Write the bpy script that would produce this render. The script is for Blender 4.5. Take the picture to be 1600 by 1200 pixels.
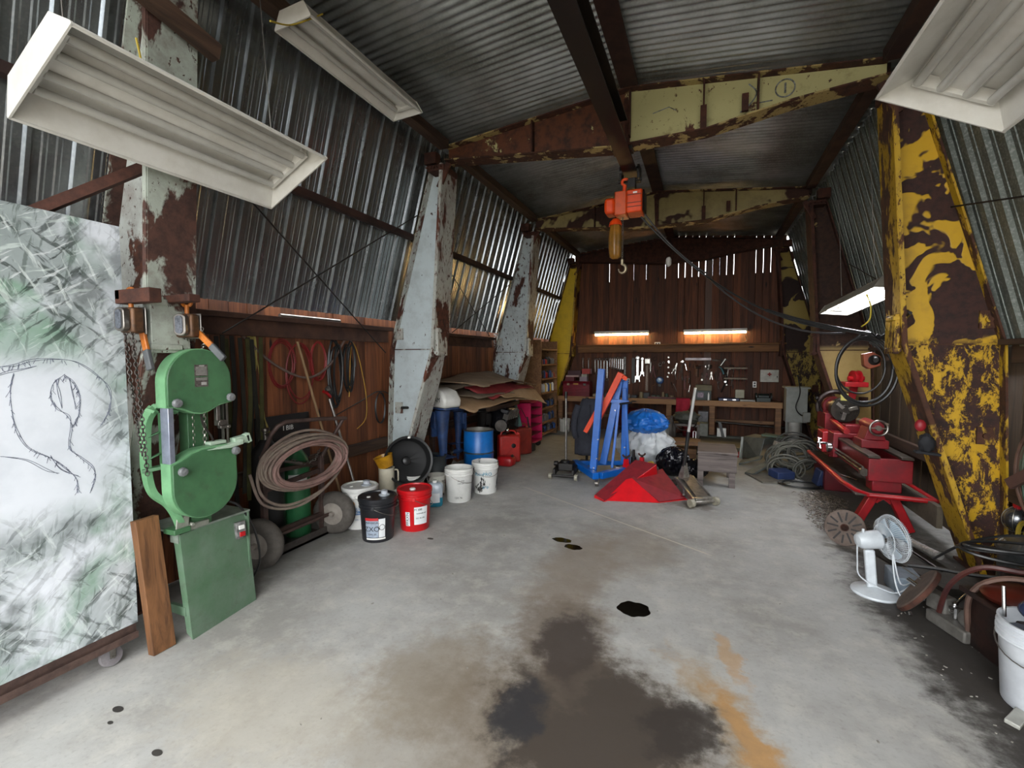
import bpy, math, random
from mathutils import Vector, Matrix, Euler, noise
random.seed(7)
PI = math.pi
SC = bpy.context.scene
COL = SC.collection
for o in list(bpy.data.objects):
    bpy.data.objects.remove(o)

# ------------------------------------------------------------------ camera
CAMZ = 1.6
F_PX, YAW, PITCH, ROLL = 724.5254, 0.3917, 0.0559, -0.001
cd = bpy.data.cameras.new('camera')
cd.sensor_fit = 'HORIZONTAL'; cd.sensor_width = 36.0; cd.lens = 36.0 * F_PX / 1600.0
cd.clip_start = 0.02; cd.clip_end = 300
cam = bpy.data.objects.new('camera', cd); COL.objects.link(cam)
_F = Vector((-math.sin(YAW) * math.cos(PITCH), math.cos(YAW) * math.cos(PITCH), -math.sin(PITCH)))
_R = Vector((math.cos(YAW), math.sin(YAW), 0)); _U = _R.cross(_F)
_R2 = _R * math.cos(ROLL) + _U * math.sin(ROLL); _U2 = _U * math.cos(ROLL) - _R * math.sin(ROLL)
cam.matrix_world = Matrix(((_R2.x, _U2.x, -_F.x, 0), (_R2.y, _U2.y, -_F.y, 0), (_R2.z, _U2.z, -_F.z, CAMZ), (0, 0, 0, 1)))
SC.camera = cam

# ------------------------------------------------------------------ world and exposure
SC.view_settings.view_transform = 'Standard'
SC.view_settings.look = 'None'
SC.view_settings.gamma = 1.0
SC.view_settings.use_curve_mapping = False
SC.view_settings.exposure = 1.42
w = bpy.data.worlds.new('sky'); SC.world = w; w.use_nodes = True
wn = w.node_tree
bg = wn.nodes['Background']
tc = wn.nodes.new('ShaderNodeTexCoord'); sx = wn.nodes.new('ShaderNodeSeparateXYZ')
cr = wn.nodes.new('ShaderNodeValToRGB')
wn.links.new(tc.outputs['Generated'], sx.inputs[0]); wn.links.new(sx.outputs['Z'], cr.inputs[0])
cr.color_ramp.elements[0].position = 0.0; cr.color_ramp.elements[0].color = (0.95, 0.975, 1.0, 1)
cr.color_ramp.elements[1].position = 0.9; cr.color_ramp.elements[1].color = (1.0, 1.0, 1.0, 1)
wn.links.new(cr.outputs[0], bg.inputs[0]); bg.inputs[1].default_value = 3.2

# ------------------------------------------------------------------ mesh builder
class MB:
    def __init__(s): s.v = []; s.f = []
    def add(s, vs, fs):
        b = len(s.v); s.v += [tuple(p) for p in vs]; s.f += [tuple(i + b for i in f) for f in fs]; return s
    def box(s, c, d, rot=None):
        x, y, z = (k / 2 for k in d)
        vs = [Vector((a * x, b * y, e * z)) for e in (-1, 1) for b in (-1, 1) for a in (-1, 1)]
        if rot: 
            R = Euler(rot).to_matrix(); vs = [R @ p for p in vs]
        c = Vector(c)
        return s.add([p + c for p in vs], [(0, 2, 3, 1), (4, 5, 7, 6), (0, 1, 5, 4), (2, 6, 7, 3), (0, 4, 6, 2), (1, 3, 7, 5)])
    def b2(s, a, b):
        a = Vector(a); b = Vector(b)
        return s.box((a + b) / 2, [abs(k) for k in (b - a)])
    def bar(s, p, q, w, h, up=(0, 0, 1)):
        p = Vector(p); q = Vector(q); d = (q - p).normalized(); up = Vector(up)
        if abs(d.dot(up)) > .98: up = Vector((0, 1, 0))
        r = d.cross(up).normalized(); u = r.cross(d)
        vs = [k + r * a * w / 2 + u * b * h / 2 for k in (p, q) for b in (-1, 1) for a in (-1, 1)]
        return s.add(vs, [(0, 1, 3, 2), (4, 6, 7, 5), (0, 4, 5, 1), (2, 3, 7, 6), (0, 2, 6, 4), (1, 5, 7, 3)])
    def tube(s, pts, r, n=8, closed=False, cap=True):
        pts = [Vector(p) for p in pts]; N = len(pts)
        rs = r if isinstance(r, (list, tuple)) else [r] * N
        vs = []; prev = None
        for i, p in enumerate(pts):
            if closed: d = pts[(i + 1) % N] - pts[i - 1]
            else: d = pts[min(i + 1, N - 1)] - pts[max(i - 1, 0)]
            if d.length < 1e-9: d = Vector((0, 0, 1))
            d.normalize()
            if prev is None:
                a = Vector((0, 0, 1)) if abs(d.z) < .9 else Vector((1, 0, 0))
                u = d.cross(a).normalized()
            else:
                u = (prev - d * prev.dot(d))
                u = u.normalized() if u.length > 1e-6 else d.orthogonal().normalized()
            prev = u; w_ = d.cross(u)
            for k in range(n):
                t = 2 * PI * k / n
                vs.append(p + (u * math.cos(t) + w_ * math.sin(t)) * rs[i])
        fs = []
        M = N if closed else N - 1
        for i in range(M):
            j = (i + 1) % N
            for k in range(n):
                l = (k + 1) % n
                fs.append((i * n + k, i * n + l, j * n + l, j * n + k))
        if cap and not closed:
            fs.append(tuple(range(n - 1, -1, -1))); fs.append(tuple((N - 1) * n + k for k in range(n)))
        return s.add(vs, fs)
    def cyl(s, p, q, r, r2=None, n=16):
        return s.tube([p, q], [r, r if r2 is None else r2], n)
    def lathe(s, prof, n=28, o=(0, 0, 0), ax=(0, 0, 1), cap=True):
        o = Vector(o); ax = Vector(ax).normalized()
        M = Vector((0, 0, 1)).rotation_difference(ax).to_matrix()
        vs = []; fs = []
        for r, z in prof:
            for k in range(n):
                t = 2 * PI * k / n
                vs.append(o + M @ Vector((r * math.cos(t), r * math.sin(t), z)))
        for i in range(len(prof) - 1):
            for k in range(n):
                l = (k + 1) % n
                fs.append((i * n + k, i * n + l, (i + 1) * n + l, (i + 1) * n + k))
        if not cap: return s.add(vs, fs)
        if prof[0][0] > 1e-4: fs.append(tuple(range(n - 1, -1, -1)))
        if prof[-1][0] > 1e-4: fs.append(tuple((len(prof) - 1) * n + k for k in range(n)))
        return s.add(vs, fs)
    def prism(s, poly, lo, hi, ax='y'):
        # poly: 2d points; ax = extrude axis ('y': poly is x,z; 'x': poly is y,z; 'z': poly is x,y)
        def P(a, b, t): return {'y': (a, t, b), 'x': (t, a, b), 'z': (a, b, t)}[ax]
        n = len(poly)
        vs = [P(a, b, lo) for a, b in poly] + [P(a, b, hi) for a, b in poly]
        fs = [tuple(range(n - 1, -1, -1)), tuple(range(n, 2 * n))]
        fs += [(i, (i + 1) % n, n + (i + 1) % n, n + i) for i in range(n)]
        return s.add(vs, fs)
    def grid(s, fn, nu, nv, cu=False, cv=False):
        vs = [fn(i / (nu if cu else nu - 1), j / (nv if cv else nv - 1)) for i in range(nu) for j in range(nv)]
        fs = []
        for i in range(nu if cu else nu - 1):
            for j in range(nv if cv else nv - 1):
                a = i; b = (i + 1) % nu; c = j; d = (j + 1) % nv
                fs.append((a * nv + c, b * nv + c, b * nv + d, a * nv + d))
        return s.add(vs, fs)
    def ball(s, c, r, n=12, m=8, jit=0, fr=3, sq=1.0):
        c = Vector(c); r = Vector((r, r, r)) if not hasattr(r, '__len__') else Vector(r)
        vs = [c + Vector((0, 0, -r.z))]
        for j in range(1, m):
            a = -PI / 2 + PI * j / m
            for k in range(n):
                t = 2 * PI * k / n
                d = Vector((math.cos(a) * math.cos(t), math.cos(a) * math.sin(t), math.sin(a)))
                if sq != 1.0: d = Vector([math.copysign(abs(q) ** sq, q) for q in d])
                k_ = 1 + (jit * noise.noise(d * fr + c * 7) if jit else 0)
                vs.append(c + Vector((d.x * r.x, d.y * r.y, d.z * r.z)) * k_)
        vs.append(c + Vector((0, 0, r.z)))
        fs = [(0, 1 + (k + 1) % n, 1 + k) for k in range(n)]
        for j in range(m - 2):
            for k in range(n):
                l = (k + 1) % n
                fs.append((1 + j * n + k, 1 + j * n + l, 1 + (j + 1) * n + l, 1 + (j + 1) * n + k))
        L = len(vs) - 1
        fs += [(L, 1 + (m - 2) * n + k, 1 + (m - 2) * n + (k + 1) % n) for k in range(n)]
        return s.add(vs, fs)
    def xf(s, loc=(0, 0, 0), rot=(0, 0, 0), sc=1):
        M = Matrix.Translation(loc) @ Euler(rot).to_matrix().to_4x4() @ Matrix.Scale(sc, 4)
        s.v = [tuple(M @ Vector(p)) for p in s.v]; return s
    def merge(s, o):
        return s.add(o.v, o.f)

def link(name, mb, m, parent=None, loc=(0, 0, 0), rot=(0, 0, 0), bev=0, sm=38, label=None, solid=0):
    me = bpy.data.meshes.new(name); me.from_pydata(mb.v, [], mb.f); me.update()
    me.materials.append(m)
    if sm:
        me.polygons.foreach_set('use_smooth', [True] * len(me.polygons))
        me.set_sharp_from_angle(angle=math.radians(sm))
    o = bpy.data.objects.new(name, me); COL.objects.link(o)
    o.location = loc; o.rotation_euler = rot
    if parent: o.parent = parent
    if solid:
        md = o.modifiers.new('solid', 'SOLIDIFY'); md.thickness = solid; md.offset = 0
    if bev:
        md = o.modifiers.new('bevel', 'BEVEL'); md.width = bev; md.segments = 2; md.limit_method = 'ANGLE'; md.angle_limit = math.radians(40)
    if label: o['label'] = label
    return o
def tag(o, label, cat, group=None, kind=None):
    o['label'] = label; o['category'] = cat
    if group: o['group'] = group
    if kind: o['kind'] = kind
    return o
def T(name, label, cat, loc=(0, 0, 0), rot=(0, 0, 0), group=None):
    o = bpy.data.objects.new(name, None); COL.objects.link(o); o.empty_display_size = .05
    if not hasattr(rot, '__len__'): rot = (0, 0, rot)
    o.location = loc; o.rotation_euler = rot
    return tag(o, label, cat, group)
def S(name, mb, m, parent=None, **k):
    o = link(name, mb, m, parent, **k)
    if not parent: o['kind'] = 'structure'
    return o
def kids(o): return [c for c in bpy.data.objects if c.parent == o]
def dup(root, loc, rot=None, label=None, sc=None):
    def rec(o, par):
        c = o.copy(); COL.objects.link(c)
        if par: c.parent = par
        for ch in kids(o): rec(ch, c)
        return c
    bpy.context.view_layer.update()
    r = rec(root, None); r.location = loc
    if rot is not None: r.rotation_euler = rot if hasattr(rot, '__len__') else (0, 0, rot)
    if sc: r.scale = sc
    if label: r['label'] = label
    return r
def arc(c, r, a0, a1, n, plane='xz', r2=None):
    r2 = r2 or r; o = []
    for i in range(n + 1):
        t = math.radians(a0 + (a1 - a0) * i / n); a, b = r * math.cos(t), r2 * math.sin(t)
        o.append({'xz': (c[0] + a, c[1], c[2] + b), 'yz': (c[0], c[1] + a, c[2] + b), 'xy': (c[0] + a, c[1] + b, c[2])}[plane])
    return o
def spl(pts, k=8, closed=False):
    P = [Vector(p) for p in pts]; N = len(P); out = []
    for i in range(N if closed else N - 1):
        if closed: a, b, c, d = P[i - 1], P[i], P[(i + 1) % N], P[(i + 2) % N]
        else: a, b, c, d = P[max(i - 1, 0)], P[i], P[i + 1], P[min(i + 2, N - 1)]
        for j in range(k):
            t = j / k
            out.append(.5 * ((2 * b) + (c - a) * t + (2 * a - 5 * b + 4 * c - d) * t * t + (3 * b - a - 3 * c + d) * t ** 3))
    if not closed: out.append(P[-1])
    return out
def coil(c, rx, ry, turns, wob, plane, pitch=0.0, seed=1, n=26, drift=0):
    rr = random.Random(seed); pts = []; N = int(turns * n)
    ph = [rr.uniform(0, 6.28) for _ in range(4)]
    for i in range(N + 1):
        t = 2 * PI * i / n; u = i / n
        k = 1 + wob * math.sin(t * .37 + ph[0]) + wob * .6 * math.sin(u * 5.1 + ph[1])
        a = rx * k * math.cos(t) + wob * rx * .5 * math.sin(u * 2.3 + ph[2]); b = ry * k * math.sin(t) + wob * ry * .5 * math.cos(u * 1.7 + ph[3])
        e = pitch * math.sin(u * 2.9 + ph[2]) + drift * u
        pts.append({'xz': (c[0] + a, c[1] + e, c[2] + b), 'yz': (c[0] + e, c[1] + a, c[2] + b), 'xy': (c[0] + a, c[1] + b, c[2] + e)}[plane])
    return pts

# ------------------------------------------------------------------ materials
def lin(h):
    if isinstance(h, str):
        c = [int(h[i:i + 2], 16) / 255 for i in (0, 2, 4)]
        return tuple(x / 12.92 if x < .04045 else ((x + .055) / 1.055) ** 2.4 for x in c) + (1,)
    return tuple(h) + (1,)
class NT:
    def __init__(s, name):
        s.m = bpy.data.materials.new(name); s.m.use_nodes = True; s.t = s.m.node_tree; s.b = s.t.nodes['Principled BSDF']
        s.co = s.n('ShaderNodeTexCoord').outputs['Object']
    def n(s, ty, **k):
        x = s.t.nodes.new(ty)
        for a, b in k.items(): setattr(x, a, b)
        return x
    def l(s, a, b): s.t.links.new(a, b)
    def mp(s, sc=(1, 1, 1), loc=(0, 0, 0), rot=(0, 0, 0)):
        m = s.n('ShaderNodeMapping'); m.inputs['Scale'].default_value = sc; m.inputs['Location'].default_value = loc
        m.inputs['Rotation'].default_value = rot; s.l(s.co, m.inputs[0]); return m.outputs[0]
    def noise(s, scale, det=4, rough=.6, vec=None, dist=0, out=0):
        x = s.n('ShaderNodeTexNoise'); x.inputs['Scale'].default_value = scale; x.inputs['Detail'].default_value = det
        x.inputs['Roughness'].default_value = rough; x.inputs['Distortion'].default_value = dist
        s.l(vec or s.co, x.inputs['Vector']); return x.outputs[out]
    def math(s, op, a, b=0, c=0, clamp=False):
        x = s.n('ShaderNodeMath', operation=op); x.use_clamp = clamp
        for i, q in enumerate((a, b, c)):
            if isinstance(q, (int, float)): x.inputs[i].default_value = q
            else: s.l(q, x.inputs[i])
        return x.outputs[0]
    def step(s, v, lo, hi):
        x = s.n('ShaderNodeMapRange', interpolation_type='SMOOTHSTEP'); s.l(v, x.inputs[0])
        x.inputs[1].default_value = lo; x.inputs[2].default_value = hi; return x.outputs[0]
    def mix(s, f, a, b):
        x = s.n('ShaderNodeMix', data_type='RGBA')
        for i, q in ((0, f), (6, a), (7, b)):
            if isinstance(q, (int, float)): x.inputs[i].default_value = q
            elif isinstance(q, (tuple, list)): x.inputs[i].default_value = q
            else: s.l(q, x.inputs[i])
        return x.outputs[2]
    def bump(s, h, st, d=.01):
        x = s.n('ShaderNodeBump'); x.inputs['Strength'].default_value = st; x.inputs['Distance'].default_value = d
        s.l(h, x.inputs['Height']); s.l(x.outputs[0], s.b.inputs['Normal'])
    def set(s, **k):
        for a, q in k.items():
            i = s.b.inputs[{'col': 'Base Color', 'rough': 'Roughness', 'metal': 'Metallic', 'em': 'Emission Color', 'es': 'Emission Strength', 'tr': 'Transmission Weight', 'al': 'Alpha', 'ior': 'IOR', 'coat': 'Coat Weight', 'spec': 'Specular IOR Level'}[a]]
            if isinstance(q, (int, float, tuple, list)): i.default_value = q
            else: s.l(q, i)
        return s.m
_mc = {}
def M(name, a, rough=.5, metal=0, b=None, sc=6, amt=.5, bump=.1, grime=0.0, **k):
    """plain surface with soft variation between colours a and b"""
    if name in _mc: return _mc[name]
    t = NT(name); a = lin(a); b = lin(b) if b else tuple(x * .72 for x in a[:3]) + (1,)
    nz = t.noise(sc, 5, .65)
    c = t.mix(t.step(nz, .5 - amt * .5, .5 + amt * .5), a, b)
    if grime:
        c = t.mix(t.math('MULTIPLY', t.step(t.noise(sc * 2.7, 6, .7), .5, .75), grime), c, lin('3a322a'))
    r = t.math('ADD', t.math('MULTIPLY', nz, .2), rough - .1)
    if bump: t.bump(t.noise(sc * 6, 4), bump, .004)
    _mc[name] = t.set(col=c, rough=r, metal=metal, **k); return _mc[name]
def peel(name, paint, rust='4a2416', rust2='2a150e', sc=3.0, cover=.5, soft=.02, det=6, stretch=(1, 1, 1), fine=0.0, dirt=.25, rr=.85, seed=0.0):
    """chipped paint over rusty steel"""
    if name in _mc: return _mc[name]
    t = NT(name); v = t.mp(sc=stretch, loc=(seed, seed * 1.7, seed * .6))
    n1 = t.noise(sc, det, .62, v, .3)
    f = t.step(n1, cover - soft, cover + soft)
    if fine:
        n2 = t.noise(sc * 9, 5, .7, v, .2); f = t.math('MAXIMUM', f, t.step(n2, 1 - fine, 1 - fine + .03))
    rc = t.mix(t.step(t.noise(14, 6, .7), .35, .7), lin(rust), lin(rust2))
    pc = t.mix(t.math('MULTIPLY', t.step(t.noise(5, 6, .7), .4, .75), dirt), lin(paint), lin(rust))
    c = t.mix(f, pc, rc)
    t.bump(t.math('SUBTRACT', t.noise(30, 4), t.math('MULTIPLY', f, 1.2)), .35, .004)
    _mc[name] = t.set(col=c, rough=t.math('ADD', t.math('MULTIPLY', f, rr - .5), .5)); return _mc[name]
def emis(name, col, s):
    if name in _mc: return _mc[name]
    t = NT(name); _mc[name] = t.set(col=lin(col), em=lin(col), es=s, rough=.4); return _mc[name]
def wood(name, a, b, axis='z', sc=1.0, bw=0, var=.35, baxis='y', rough=.75, knots=True, dark='1a0d08', grey=0.0):
    """wood grain along axis; bw > 0 gives every board of that width its own tone"""
    if name in _mc: return _mc[name]
    t = NT(name); s = {'x': (.9, 14, 14), 'y': (14, .9, 14), 'z': (14, 14, .9)}[axis]
    s = tuple(k * sc for k in s); v = t.mp(sc=s)
    g = t.noise(1.0, 5, .65, v, 1.2); c = t.mix(t.step(g, .3, .72), lin(a), lin(b))
    g2 = t.noise(3.2, 3, .6, v); c = t.mix(t.math('MULTIPLY', t.step(g2, .55, .75), .5), c, lin(dark))
    if bw:
        sp = t.n('ShaderNodeSeparateXYZ'); t.l(t.co, sp.inputs[0])
        k = t.math('FLOOR', t.math('DIVIDE', sp.outputs[{'x': 0, 'y': 1, 'z': 2}[baxis]], bw))
        wn_ = t.n('ShaderNodeTexWhiteNoise', noise_dimensions='1D'); t.l(k, wn_.inputs['W'])
        c = t.mix(t.math('MULTIPLY', wn_.outputs['Value'], var), c, lin(dark))
        if grey:
            wn2 = t.n('ShaderNodeTexWhiteNoise', noise_dimensions='1D'); t.l(t.math('ADD', k, .37), wn2.inputs['W'])
            c = t.mix(t.math('MULTIPLY', t.step(wn2.outputs['Value'], 1 - grey, 1 - grey + .01), .7), c, lin('6b625c'))
    if knots:
        vo = t.n('ShaderNodeTexVoronoi'); t.l(t.mp(sc={'x': (1.6, 6, 6), 'y': (6, 1.6, 6), 'z': (6, 6, 1.6)}[axis]), vo.inputs['Vector']); vo.inputs['Scale'].default_value = 1.0
        c = t.mix(t.step(vo.outputs['Distance'], .13, .05), c, lin(dark))
    t.bump(g, .25, .004)
    _mc[name] = t.set(col=c, rough=rough); return _mc[name]

BLACK = M('black_plastic', '101010', .4, b='1c1c1c', bump=.03)
BLACKM = M('black_steel', '121110', .5, .3, b='201b18')
STEEL = M('worn_steel', '9a9690', .35, .9, b='6d6862', sc=9)
CHROME = M('chrome', 'd8d8d8', .18, 1, b='b0b0b0', bump=0)
DSTEEL = M('dark_steel', '4a4642', .45, .8, b='2b2623', sc=9)
RUST = M('rusty_steel', '4e2a1b', .85, .1, b='2a1610', sc=11, bump=.4)
RUBBER = M('rubber', '57524c', .85, b='403b36', sc=12)
WHITEP = M('white_plastic', 'e4e4e0', .4, b='d2d1cb', bump=0, grime=.12)
REDP = M('red_paint', 'b01218', .4, b='8a0d12', grime=.25)
ORD = ['first', 'second', 'third', 'fourth', 'fifth', 'sixth', 'seventh', 'eighth', 'ninth', 'tenth', 'eleventh', 'twelfth', 'thirteenth', 'fourteenth', 'fifteenth', 'sixteenth', 'seventeenth', 'eighteenth', 'nineteenth', 'twentieth']
# ------------------------------------------------------------------ the shell
XC = -.675
FR = [-1.18, 1.67, 4.52, 7.376, 10.215]
YF, YB = -1.35, 10.47
# concrete floor with oil, rust and dirt stains
t = NT('concrete_floor')
n1 = t.noise(.9, 8, .68); n2 = t.noise(6, 8, .7); n3 = t.noise(45, 4, .6)
c = t.mix(t.step(n1, .35, .66), lin('aeaeab'), lin('918f8a'))
c = t.mix(t.math('MULTIPLY', t.step(n2, .45, .7), .45), c, lin('c2bfb6'))
c = t.mix(t.math('MULTIPLY', t.step(n3, .5, .8), .35), c, lin('6f6c66'))
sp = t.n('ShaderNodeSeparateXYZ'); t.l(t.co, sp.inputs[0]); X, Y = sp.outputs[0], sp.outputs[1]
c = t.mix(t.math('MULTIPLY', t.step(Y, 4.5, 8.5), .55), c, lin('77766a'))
dn = t.noise(2.6, 6, .6, out=1); dv = t.n('ShaderNodeVectorMath', operation='MULTIPLY_ADD'); t.l(dn, dv.inputs[0])
dv.inputs[1].default_value = (.5, .5, 0); t.l(t.co, dv.inputs[2]); WV = dv.outputs[0]
fn = t.noise(11, 5, .7)
def stain(c, x, y, rx, ry, col, amt, soft=.5, rot=0, brk=.9):
    m = t.n('ShaderNodeMapping', vector_type='TEXTURE'); m.inputs['Location'].default_value = (x + .25, y + .25, 0)
    m.inputs['Rotation'].default_value = (0, 0, rot); m.inputs['Scale'].default_value = (rx, ry, 1000); t.l(WV, m.inputs[0])
    ln = t.n('ShaderNodeVectorMath', operation='LENGTH'); t.l(m.outputs[0], ln.inputs[0])
    d = t.math('ADD', ln.outputs['Value'], t.math('MULTIPLY', t.math('SUBTRACT', fn, .5), brk))
    return t.mix(t.math('MULTIPLY', t.step(d, 1 + soft * .5, 1 - soft * .5), amt), c, lin(col))
c = stain(c, -1.8, 1.5, .5, .3, 'aea592', .4, .9, 0, 1.2)
c = stain(c, -1.25, 1.95, .3, .35, '7a6c58', .6, .8)
c = stain(c, -.85, 3.35, .28, .8, '7b6a58', .6, .9)
c = stain(c, -.5, 3.9, .3, .5, '84786a', .5, .9)
c = stain(c, -1.0, 1.6, .45, .4, '7d7465', .55, .9)
c = stain(c, .16, 2.15, .12, .42, 'a18a6a', .7, .9, .5, 1.9)
c = stain(c, .2, 2.1, .07, .25, 'b0803f', .7, .7, .5, 1.9)
c = stain(c, .17, 2.62, .04, .22, 'b08a58', .6, .9, .2, 1.8)
c = stain(c, -.05, 1.7, .35, .12, 'b5915c', .4, .8, 0, 1.4)
c = stain(c, -.5, 1.9, .62, .5, '6d6152', .75, .9, 0, 1.0)
c = stain(c, -.42, 1.95, .46, .40, '3a322b', .93, .45, 0, .9)
c = stain(c, -.72, 2.5, .24, .42, '6b5f52', .75, .8, .25, 1.0)
c = stain(c, -.66, 2.4, .15, .30, '3d3530', .9, .6, .25, 1.0)
c = stain(c, -.08, 2.05, .14, .2, '2f2925', .8, .5, 0, 1.0)
c = stain(c, -.76, 1.88, .09, .2, '27282c', .8, .6, .1, 1.0)
c = stain(c, -.1, 5.32, .3, .1, '5a5046', .7, .6)
c = stain(c, 1.72, 3.3, .68, 1.7, '2b2622', .95, .4, .1, .6)
c = stain(c, 1.6, 2.1, .5, 1.1, '302b26', .9, .5)
c = stain(c, 1.35, 4.9, .3, .5, '4a4238', .7, .8)
c = stain(c, 1.7, 6.5, .5, 1.6, '3c352e', .6, .8)
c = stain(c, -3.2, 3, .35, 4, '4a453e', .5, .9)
cr_ = t.math('ABSOLUTE', t.math('SUBTRACT', t.math('ADD', Y, t.math('MULTIPLY', X, .61)), 4.07))
inx = t.math('MULTIPLY', t.step(X, -2.1, -1.9), t.step(X, .15, 0))
c = t.mix(t.math('MULTIPLY', t.math('MULTIPLY', t.step(cr_, .016, .004), inx), .8), c, lin('c9c2b0'))
t.bump(t.math('ADD', n2, t.math('MULTIPLY', n3, .4)), .18, .006)
FLOORM = t.set(col=c, rough=t.math('ADD', .55, t.math('MULTIPLY', n1, .3)))
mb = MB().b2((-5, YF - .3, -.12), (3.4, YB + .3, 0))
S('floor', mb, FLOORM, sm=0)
# ground outside, seen by the light only
g = M('gravel_ground', '9b958a', .9, b='847d70', sc=2)
S('ground', MB().b2((-30, -30, -.3), (30, YF - .3, -.02)).b2((-30, YB + .3, -.3), (30, 30, -.02)).b2((-30, YF - .3, -.3), (-5, YB + .3, -.02)).b2((3.4, YF - .3, -.3), (30, YB + .3, -.02)), g, sm=0)

# puddles
OIL = M('wet_oil', '0b0a08', .08, b='15120e', bump=0)
def blob(name, x, y, rx, ry, sd, label):
    rr = random.Random(sd); pts = []
    ph = [rr.uniform(0, 6.3) for _ in range(3)]
    for i in range(40):
        a = 2 * PI * i / 40; k = 1 + .07 * math.sin(2 * a + ph[0]) + .05 * math.sin(5 * a + ph[1]) + .03 * math.sin(9 * a + ph[2])
        pts.append((x + rx * k * math.cos(a), y + ry * k * math.sin(a)))
    o = link(name, MB().prism(pts, .0004, .0028, 'z'), OIL)
    return tag(o, label, 'oil puddle')
blob('oil_puddle', -.38, 2.95, .095, .095, 3, 'large dark oil puddle on the floor, nearest and roundest of the wet ones')
blob('oil_puddle', -1.12, 3.86, .09, .045, 5, 'small oil puddle on the concrete, left one of the touching pair')
blob('oil_puddle', -.99, 3.75, .075, .05, 9, 'small oil puddle on the concrete, right one of the touching pair')
DOT = M('dark_drip', '3a3733', .7, b='2a2724')
for i, (x, y, r, lb) in enumerate(((-2.44, 1.19, .03, 'dark oval spot on the floor in front of the painted panel'), (-2.38, 1.13, .015, 'tiny dark oval spot beside a larger one before the painted panel'), (-2.02, 1.11, .026, 'dark oval spot at the near edge of the floor, lowest in the photo'), (-2.21, 3.45, .03, 'dark spot on the floor right of the red bucket'))):
    pts = [(x + r * math.cos(k * PI / 8), y + r * .55 * math.sin(k * PI / 8)) for k in range(16)]
    tag(link('floor_spot', MB().prism(pts, .0002, .0015, 'z'), DOT), lb, 'spot')

# corrugated roof: ridges run across the building
def metal(name, a, b, rough=.38, var=.5, met=.85):
    t = NT(name); n = t.noise(1.3, 6, .65, t.mp(sc=(1, 1, 1))); n2 = t.noise(60, 3, .6); n3 = t.noise(1.0, 5, .7, t.mp(sc=(1.5, 9, 1.5)))
    c = t.mix(t.step(n, .35, .68), lin(a), lin(b)); c = t.mix(t.math('MULTIPLY', t.step(n3, .5, .75), var), c, lin('4a4640'))
    c = t.mix(t.math('MULTIPLY', t.step(n2, .45, .7), .25), c, lin('cfd0cc'))
    return t.set(col=c, metal=met, rough=t.math('ADD', rough, t.math('MULTIPLY', n3, .12)))
GALV = metal('galvanised_roof', 'bcbfbd', '888a83', .28, .5, .75)
SIDING = metal('galvalume_siding', 'a4a8aa', '8c9092', .2, .15, .88)
GALVR = metal('galvanised_siding', '70766f', '565c56', .42, .4, .55)
ZR, ZE, HE = 4.17, 3.96, 2.2
xs = [XC - HE - .05, XC - 1.1, XC, XC + 1.1, XC + HE + .05]
def roofz(x): return ZR - abs(x - XC) / HE * (ZR - ZE)
P_ = .0762; NW = int((YB + .05 - YF) / P_ * 8)
mb = MB().grid(lambda u, v: (xs[int(round(v * 4))], YF + u * NW * P_ / 8, roofz(xs[int(round(v * 4))]) + .011 * math.sin(2 * PI * u * NW / 8)), NW + 1, 5)
mb.f = mb.f
S('ceiling', mb, GALV, sm=60, solid=.0015)
# ribbed steel siding on the leaning upper walls
def siding(name, side, m, zb, ob, zt, ot, prof, split):
    # profile: list of (y offset, depth) repeating
    mb = MB()
    for (s0, s1, ofs) in split:
        pts = []
        period = prof[-1][0]; y = YF + ofs
        while y < YB:
            for (dy, d) in prof[:-1]: pts.append((y + dy, d))
            y += period
        pts.append((YB, 0))
        nx, nz = (zt - zb), (ob - ot); L = math.hypot(nx, nz); nx /= L; nz /= L   # outward normal (offset, z)
        def P(k, v):
            yy, d = pts[k]; s_ = s0 + (s1 - s0) * v
            off = ob + (ot - ob) * s_; z = zb + (zt - zb) * s_
            d2 = -d + (.012 if s0 == 0 else 0)
            return (XC + side * (off + nx * d2), yy, z + nz * d2)
        n = len(pts)
        mb.add([P(k, v) for k in range(n) for v in (0, 1)], [(2 * k, 2 * k + 2, 2 * k + 3, 2 * k + 1) for k in range(n - 1)])
    return S(name, mb, m, sm=0, solid=.0012)
pl = [(0, 0), (.008, .022), (.026, .022), (.034, 0), (.070, 0), (.078, .003), (.092, .003), (.100, 0), (.130, 0), (.138, .003), (.1525, .003), (.160, 0), (.1965, 0)]
siding('wall_left', -1, SIDING, 2.03, 2.665, 3.975, 2.12, pl, ((0, .49, 0.06), (.47, 1, .115)))
pr = [(0, 0), (.02, .022), (.07, .022), (.09, 0), (.15, 0), (.152, .006), (.16, .006), (.162, 0), (.2, 0)]
siding('wall_right', 1, GALVR, 1.68, 2.72, 3.972, 2.12, pr, ((0, 1, 0.03),))
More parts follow.
